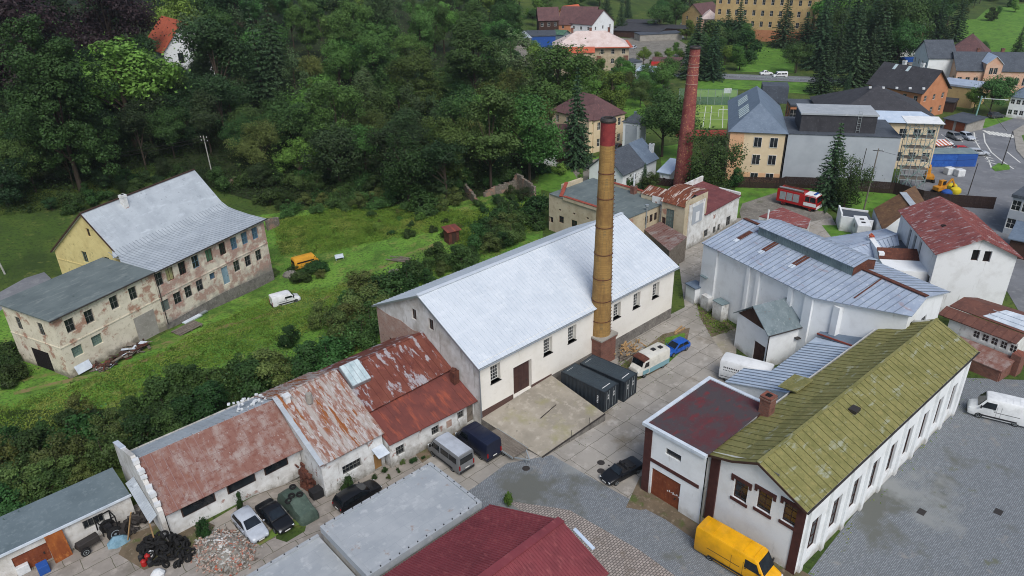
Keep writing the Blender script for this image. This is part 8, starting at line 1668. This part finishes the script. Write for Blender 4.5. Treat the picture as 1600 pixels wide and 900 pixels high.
# meadow clutter
for px, py, L_, m, lb in ((301, 500, 2.8, 'trim_white', 'pale upturned metal trough at the derelict house'), (309, 494, 3.0, 'galv', 'grey metal trough behind the pale one at the derelict house')):
    c = MB(); c.loft([[(x, -.35, .25), (x, -.3, .05), (x, .3, .05), (x, .35, .25), (x, .25, .22), (x, -.25, .22)] for x in (-L_ / 2, L_ / 2)]); put(c, 'trough', m, tat(px, py), EA - R(3), lb, 'trough')
pl_ = MB()
for k in range(7): pl_.obox((0, -.9 + k * .3, .25 + .05 * random.random()), (3.6, .22, .08), random.uniform(-.05, .05))
for k in range(3): pl_.obox((-1.5 + k * 1.5, 0, .12), (.15, 2.0, .14))
put(pl_, 'pallet_stack', 'grey_wood', tat(293, 515), EA - R(6), 'weathered wooden pallet frame on the grass below the derelict house', 'pallet')
pl_ = MB()
for k in range(5): pl_.obox((random.gauss(0, .3), -.5 + k * .25, .1 + .04 * k), (2.8, .2, .06), random.uniform(-.15, .15))
put(pl_, 'boards', 'dark_wood', tat(347, 471), EA, 'loose dark boards beside the wall of the derelict house', 'boards'); put(MB().obox((0, 0, .2), (1.0, .8, .25)), 'crate', 'raw_wood', tat(366, 457), EA + .4, 'light wooden crate on the grass by the pale blue door', 'crate')
jh = thing('junk_heap', 'long heap of junk, doors and boards along the front of the derelict house', 'junk', tuple(tat(192, 560)), EA - R(2))
for m, cnt, nm, hx in (('grey_wood', 34, 'board', 3.6), ('trim_white', 12, 'sheet', 3.2), ('rust', 20, 'scrap', 3.4), ('dark_wood', 26, 'plank', 3.6)):
    b = MB()
    for _ in range(cnt): b.obox((random.uniform(-hx, hx), random.uniform(-.8, .9), random.uniform(.08, .75)), (random.uniform(.5, 1.7), random.uniform(.15, .6), random.uniform(.04, .1)), random.uniform(-1.2, 1.2), Matrix.Rotation(random.uniform(-.5, .5), 3, 'X'))
    o = b.build(nm, m, jh); o["kind"] = "stuff"
q = tat(133, 581); put(MB().obox((0, 0, .75), (1.9, .07, 1.2), 0, Matrix.Rotation(R(-28), 3, 'X')), 'leaning_sheet', 'trim_white', q, EA, 'pale sheet leaning against the wall below the green glass block windows', 'sheet')
ou = thing('outhouse', 'small rusty red outhouse with flat roof among the bushes', 'shed', tuple(tat(706, 378)), R(30)); mb = MB(); mb.box(-.95, -.95, -.3, .95, .95, 2.3); mb.build('wall', 'rust', ou); mb = MB(); mb.slab([(-1.25, -1.25, 2.33), (1.35, -1.25, 2.33), (1.35, 1.25, 2.6), (-1.25, 1.25, 2.6)], .08); mb.build('roof', 'red_sheet', ou); MB().box(-.4, -.99, 0, .4, -.953, 1.9).build('door', 'dark_wood', ou)
pk_ = MB()
for _ in range(14): pk_.obox((random.uniform(-1.5, 1.5), random.gauss(0, .4), .12 + random.random() * .3), (random.uniform(1.2, 2.6), .18, .08), random.uniform(-.25, .25))
put(pk_, 'plank_pile', 'grey_wood', tat(624, 407), R(-12), 'pile of weathered planks lying on the meadow', 'planks')
fp = MB(); 
for k in range(12): a = k * pi / 6; fp.obox((1.0 * cos(a), .8 * sin(a), .1), (.35, .3, .25), a)
o = put(fp, 'fire_pit', 'plinth_stone', tat(619, 426), 0, 'round stone fire pit on the meadow', 'fire pit'); MB().loft([[(q * cos(2 * pi * i / 14), q * .8 * sin(2 * pi * i / 14), z) for i in range(14)] for q, z in ((.85, .03), (.5, .08), (.1, .1))]).build('ash', 'container_grey', o)
bn = thing('bench', 'small pale garden bench on the meadow', 'bench', tuple(tat(531, 406)), R(25)); MB().box(-.7, -.22, .4, .7, .22, .45).build('seat', 'trim_white', bn); MB().obox((0, .24, .7), (1.4, .05, .45)).build('backrest', 'trim_white', bn)
for x in (-.6, .6): MB().box(x - .04, -.2, 0, x + .04, .2, .4).build('leg', 'galv', bn)
rk = tat(454, 432); put(MB().loft([[(q * cos(2 * pi * i / 11) * (1 + .15 * sin(2.3 * i)), q * .8 * sin(2 * pi * i / 11), z) for i in range(11)] for q, z in ((1.0, -.2), (1.1, .3), (.8, .8), (.25, 1.0))]), 'boulder', 'plinth_stone', rk, 0, 'big pale boulder in the scrub near the abandoned yellow van', 'boulder')
# ruin walls above the meadow
def ruin(label, pts, hs, t=.5):
    P = [tat(*p) for p in pts]; c = P[0]; o = MB()
    for i in range(len(P) - 1):
        a, b = P[i], P[i + 1]; n = 6; d = (b - a); d.z = 0; d.normalize(); nn = Vector((-d.y, d.x, 0)) * t / 2
        for k in range(n):
            p, q_ = a.lerp(b, k / n), a.lerp(b, (k + 1) / n); h1 = hs[i] + (hs[i + 1] - hs[i]) * k / n + random.uniform(-.2, .2)
            o.prism([((p + nn).x - c.x, (p + nn).y - c.y), ((q_ + nn).x - c.x, (q_ + nn).y - c.y), ((q_ - nn).x - c.x, (q_ - nn).y - c.y), ((p - nn).x - c.x, (p - nn).y - c.y)], -.6, h1)
    tag(o.build('ruined_wall', 'stone_ruin', loc=tuple(c)), label, 'wall')
ruin('ruined stone wall with brick corner at the edge of the wood', [(756, 308), (775, 303), (800, 300), (808, 298), (836, 312)], [1.0, 1.6, 2.2, 3.6, 2.6]); ruin('short leaning ruined wall left of the longer ruin', [(726, 304), (746, 320)], [2.4, 1.0]); ruin('low stone retaining wall at the right end of the derelict house', [(418, 360), (436, 352)], [2.0, 1.6])
lo2 = tat(385, 285); ruin('pale retaining wall beside the hill path', [(358, 290), (385, 280), (420, 266)], [1.0, 1.4, 2.0], .4)
# ---------------------------------------------------------------- poles, wires, street furniture
def pole(name, label, p, h, m, lean=(0, 0), arms=1, r=.14, cat='pole'):
    t = thing(name, label, cat, tuple(p)); MB().tube([(0, 0, -.3), (lean[0], lean[1], h)], [r, r * .65], 8).build('mast', m, t, smooth=True)
    for k in range(arms):
        z = h - .4 - k * .7; c = MB(); c.bar((lean[0] - .8, lean[1] + .3, z), (lean[0] + .8, lean[1] - .3, z), .1, .1); a = c.build('crossarm', 'dark_metal', t); i_ = MB()
        for s in (-.7, 0, .7): i_.tube([(lean[0] + s, lean[1] - s * .37, z + .05), (lean[0] + s, lean[1] - s * .37, z + .28)], .06, 6)
        i_.build('insulator', 'plastic_white', a)
    return t
pA = tat(333, 278); hA = zat(pA.x, pA.y, 212) - pA.z; pole('power_pole', 'grey concrete power pole with insulators behind the derelict house', pA, hA, 'pole_concrete', (-.15, 0), 2)
pB = tat(8, 428); hB = zat(pB.x, pB.y, 345) - pB.z; pole('power_pole', 'leaning grey concrete pole at the left edge beside the lane', pB, hB, 'pole_concrete', (-1.2, .2), 0)
pC = P2(1349, 330); hC = zat(pC.x, pC.y, 232); pole('power_pole', 'wooden double pole in front of the grey school extension', pC, hC, 'pole_wood', (.4, 0), 1)
pD = P2(1337, 300); pole('power_pole', 'slim dark pole left of the wooden double pole', pD, zat(pD.x, pD.y, 232), 'dark_metal', (.4, 0), 0, .1)
pE = P2(1512, 305); pole('street_lamp', 'slim dark lamp post beside the yellow sacks', pE, max(6, zat(pE.x, pE.y, 255)), 'dark_metal', (.3, 0), 0, .09, 'lamp post')
pF = P2(1565, 258); lt_ = pole('street_lamp', 'tall dark lamp post on the small grass island of the road', pF, zat(pF.x, pF.y, 205), 'dark_metal', (.3, 0), 0, .1, 'lamp post')
pG = P2(1519, 199); hG = zat(pG.x, pG.y, 150); lg = pole('lattice_lamp_mast', 'green grey lattice mast with a long lamp arm by the parking lot', pG, hG, 'scaffold_green', (.4, 0), 1, .22, 'lamp post'); MB().tube([(.35, 0, hG - .6), (6.0, -.6, hG - .9)], .07, 6).build('lamp_arm', 'galv', lg); MB().obox((6.2, -.6, hG - .95), (.9, .3, .15)).build('lamp_head', 'plastic_white', lg); MB().tube([(.5, 0, hG - 1), (6.0, -4.5, -.2)], .05, 5).build('stay', 'dark_metal', lg)
pH = at(1094, 310); pole('mast', 'slim pale mast behind the rusty barrel roof', pH, zat(pH.x, pH.y, 270), 'galv', (0, 0), 0, .14, 'mast')
def wire(a, b, sag, r=.02):
    P = [a.lerp(b, t / 14) - Vector((0, 0, sag * 4 * (t / 14) * (1 - t / 14))) for t in range(15)]; return MB().tube(P, r, 4)
tA = pA + Vector((-.15, 0, hA - .4)); tB = pB + Vector((-1.2, .2, hB - .2))
for k, (dx, dz) in enumerate(((0, 0), (.5, -.6))): tag(wire(tA + Vector((dx, 0, dz)), tB + Vector((dx - 40, 20, dz + 1)), 1.6, .05).build('power_line', 'black'), ('upper' if not k else 'lower') + ' power line sagging from the concrete pole to the left edge', 'wire')
tC = pC + Vector((.4, 0, hC - .3)); tag(wire(tC, pE + Vector((.3, 0, 7)), 1.0).build('power_line', 'black'), 'thin wire from the wooden double pole towards the right', 'wire')
# construction yard
sh = P2(1490, 262); hut = thing('site_hut', 'blue site container under a blue tarpaulin beside the parking lot', 'container', tuple(sh + Vector((0, 2.5, 0))), R(-4)); MB().box(-4.8, -1.9, 0, 4.8, 1.9, 2.8).build('body', 'tarp_blue', hut, bevel=.08); MB().slab([(-4.9, -2.0, 2.83), (4.9, -2.0, 2.83), (4.9, 2.0, 2.95), (-4.9, 2.0, 2.95)], .06).build('roof', 'sheet_teal', hut); mb = MB(); mb.obox((2.6, -1.92, 1.4), (3.6, .06, 2.0)); mb.build('tarpaulin', 'plastic_blue', hut)
for px, py, lb in ((1482, 272, 'white wrapped pallet block in front of the blue site container, left one'), (1498, 275, 'white wrapped pallet block in front of the blue site container, right one'), (1480, 257, 'taller grey white crate against the blue site container')): put(MB().obox((0, 0, .7), (1.6, 1.4, 1.4)), 'wrapped_pallet', 'plastic_white', P2(px, py), R(8), lb, 'pallet', bevel=.12)
def digger(label, p, rot, m='machine_yellow'):
    t = thing('excavator', label, 'digger', tuple(p), rot)
    for s in (-1, 1): MB().loft([[(x, s * .75 - .2, z0), (x, s * .75 + .2, z0), (x, s * .75 + .2, z1), (x, s * .75 - .2, z1)] for x, z0, z1 in ((-1.3, .2, .4), (-1.05, 0, .6), (1.05, 0, .6), (1.3, .2, .4))]).build('track', 'rubber', t)
    MB().obox((-.3, 0, 1.05), (1.9, 1.5, .75)).build('engine_cover', m, t, bevel=.1); c = MB().obox((.35, .3, 1.85), (1.0, .8, 1.2)).build('cab', m, t, bevel=.06); MB().obox((.5, .3, 1.95), (.75, .84, .8)).build('cab_window', 'car_glass', c)
    MB().bar((.6, -.2, 1.2), (2.0, -.2, 2.7), .25, .3).build('boom', m, t); MB().bar((2.0, -.2, 2.7), (2.9, -.2, 1.2), .2, .24).build('dipper_arm', m, t); MB().loft([[(2.7, -.55, 1.2), (3.2, -.55, 1.1), (3.1, -.55, .5), (2.7, -.55, .7)], [(2.7, .15, 1.2), (3.2, .15, 1.1), (3.1, .15, .5), (2.7, .15, .7)]]).build('bucket', 'dark_metal', t); return t
digger('yellow tracked excavator beside the scaffold tower', P2(1450, 283), R(70)); l_ = digger('orange yellow loader with raised arm next to the dark plank fence', P2(1468, 302), R(15))
for px, py, m, lb in ((1492, 302, 'bright_yellow', 'bright yellow big bag by the dark plank fence'), (1486, 296, 'bright_yellow', 'second bright yellow bag behind the first'), (1478, 306, 'plastic_blue', 'blue tarpaulin bundle beside the yellow bag')): put(MB().loft([[(q * cos(2 * pi * i / 10), q * sin(2 * pi * i / 10), z) for i in range(10)] for q, z in ((.8, 0), (1.0, .4), (.9, .9), (.5, 1.2), (.1, 1.25))]), 'big_bag', m, P2(px, py), 0, lb, 'bag', smooth=True)
ob = thing('barrier_board', 'orange and white striped sloping board by the parked white cars', 'barrier', tuple(P2(1468, 236)), R(10)); MB().slab([(-1.8, -1.2, 1.6), (1.8, -1.2, 1.6), (1.8, 1.2, 2.2), (-1.8, 1.2, 2.2)], .1).build('board', 'tile_bright', ob); mb = MB()
for k in range(4): mb.slab([(-1.6 + k * .9, -1.2, 1.604), (-1.2 + k * .9, -1.2, 1.604), (-1.2 + k * .9, 1.2, 2.204), (-1.6 + k * .9, 1.2, 2.204)], -.03)
mb.build('white_stripe', 'white_paint', ob); mb = MB(); mb.box(-1.7, -1.1, 0, -1.6, -1.0, 1.55); mb.box(1.6, -1.1, 0, 1.7, -1.0, 1.55); mb.build('leg', 'galv', ob)
# pitch fence
pf = [at(1060, 163), at(1150, 165)]; c0 = pf[0]; t = thing('pitch_fence', 'tall wire mesh fence on posts at the back of the sports pitch', 'fence', (c0.x, c0.y, 0)); po, me_ = MB(), MB(); d = pf[1] - pf[0]
for k in range(9): q = d * k / 8; po.tube([(q.x, q.y, 0), (q.x, q.y, 4.5)], .06, 6)
po.build('post', 'galv', t)
for k in range(16): me_.bar((0, 0, .2 + k * .28), (d.x, d.y, .2 + k * .28), .025, .025)
for k in range(120): q = d * k / 119; me_.bar((q.x, q.y, .1), (q.x, q.y, 4.5), .02, .02)
o = me_.build('wire_mesh', 'scaffold_green', t); gl_ = thing('football_goal', 'white football goal on the sports pitch', 'goal', tuple(at(1131, 183)), R(-5)); mb = MB(); mb.bar((-1.5, 0, 0), (-1.5, 0, 2), .1, .1); mb.bar((1.5, 0, 0), (1.5, 0, 2), .1, .1); mb.bar((-1.5, 0, 2), (1.5, 0, 2), .1, .1); mb.build('frame', 'plastic_white', gl_)
bd = thing('notice_board', 'small white board on posts behind the sports pitch', 'sign', tuple(at(1136, 152)), 0); MB().box(-1.1, -.03, 1.2, 1.1, .03, 2.6).build('panel', 'plastic_white', bd); mb = MB(); mb.box(-.9, .035, 0, -.8, .1, 2.4); mb.box(.8, .035, 0, .9, .1, 2.4); mb.build('post', 'galv', bd)
# guard rail along the main road
ga_, gb_ = at(1090, 118), at(1285, 128); d = gb_ - ga_; gr_ = thing('guard_rail', 'grey steel guard rail along the main road', 'guard rail', (ga_.x, ga_.y, 0)); mb = MB(); mb.bar((0, 0, .7), (d.x, d.y, .7), .1, .3); mb.build('rail', 'galv', gr_); mb = MB()
for k in range(24): q = d * k / 23; mb.box(q.x - .06, q.y + .08, 0, q.x + .06, q.y + .2, .75)
mb.build('post', 'galv', gr_)
# manhole covers in the yard
for px, py, lb in ((939, 723, 'round iron manhole cover nearer the concrete slabs'), (939, 736, 'round iron manhole cover beside the black convertible'), (822, 732, 'round iron manhole cover in the bluish cobbles')): put(MB().loft([[(q * cos(2 * pi * i / 16), q * sin(2 * pi * i / 16), z) for i in range(16)] for q, z in ((.38, .012), (.36, .03), (.05, .032))]), 'manhole_cover', 'dark_metal', at(px, py, 0), 0, lb, 'manhole cover')

# courtyard at the lower right
van('box_van', 'plain white van parked in the cobbled court at the right edge', at(1556, 652) , R(150), 'white', 5.4, 2.0, 2.5, .9)
for px, py, lb in ((1440, 800, 'iron drain cover in the middle of the cobbled court'), (1560, 800, 'iron drain cover near the right edge of the cobbled court')): put(MB().box(-.4, -.3, .012, .4, .3, .03), 'drain_cover', 'dark_metal', at(px, py, 0), SA, lb, 'drain cover')
tag(cover('joint_weeds', [(862, 706), (1010, 660), (1130, 480), (1090, 380), (1060, 480), (860, 640)], 260, .02, .12, .12, 'tall_grass', up=.1), 'weeds in the joints of the yard slabs'); tag(cover('wall_weeds', [(1250, 910), (1290, 860), (1540, 560), (1552, 566), (1304, 868), (1268, 915)], 900, .03, .35, .18, 'tall_grass', up=.1), 'weeds at the foot of the mossy hall wall')
# thin summer haze over the valley
hz_ = MB().box(-620, -80, -4, 900, 1050, 60).mesh('haze', ()); hm_ = bpy.data.materials.new('haze_air'); hm_.use_nodes = True; hn = hm_.node_tree; hn.nodes.clear(); ho = hn.nodes.new('ShaderNodeOutputMaterial'); pv = hn.nodes.new('ShaderNodeVolumePrincipled'); pv.inputs['Color'].default_value = (.82, .88, .95, 1); pv.inputs['Density'].default_value = .00010; pv.inputs['Anisotropy'].default_value = .2; hn.links.new(pv.outputs[0], ho.inputs['Volume']); hz_.materials.append(hm_); tag(link('haze', hz_), kind='stuff')
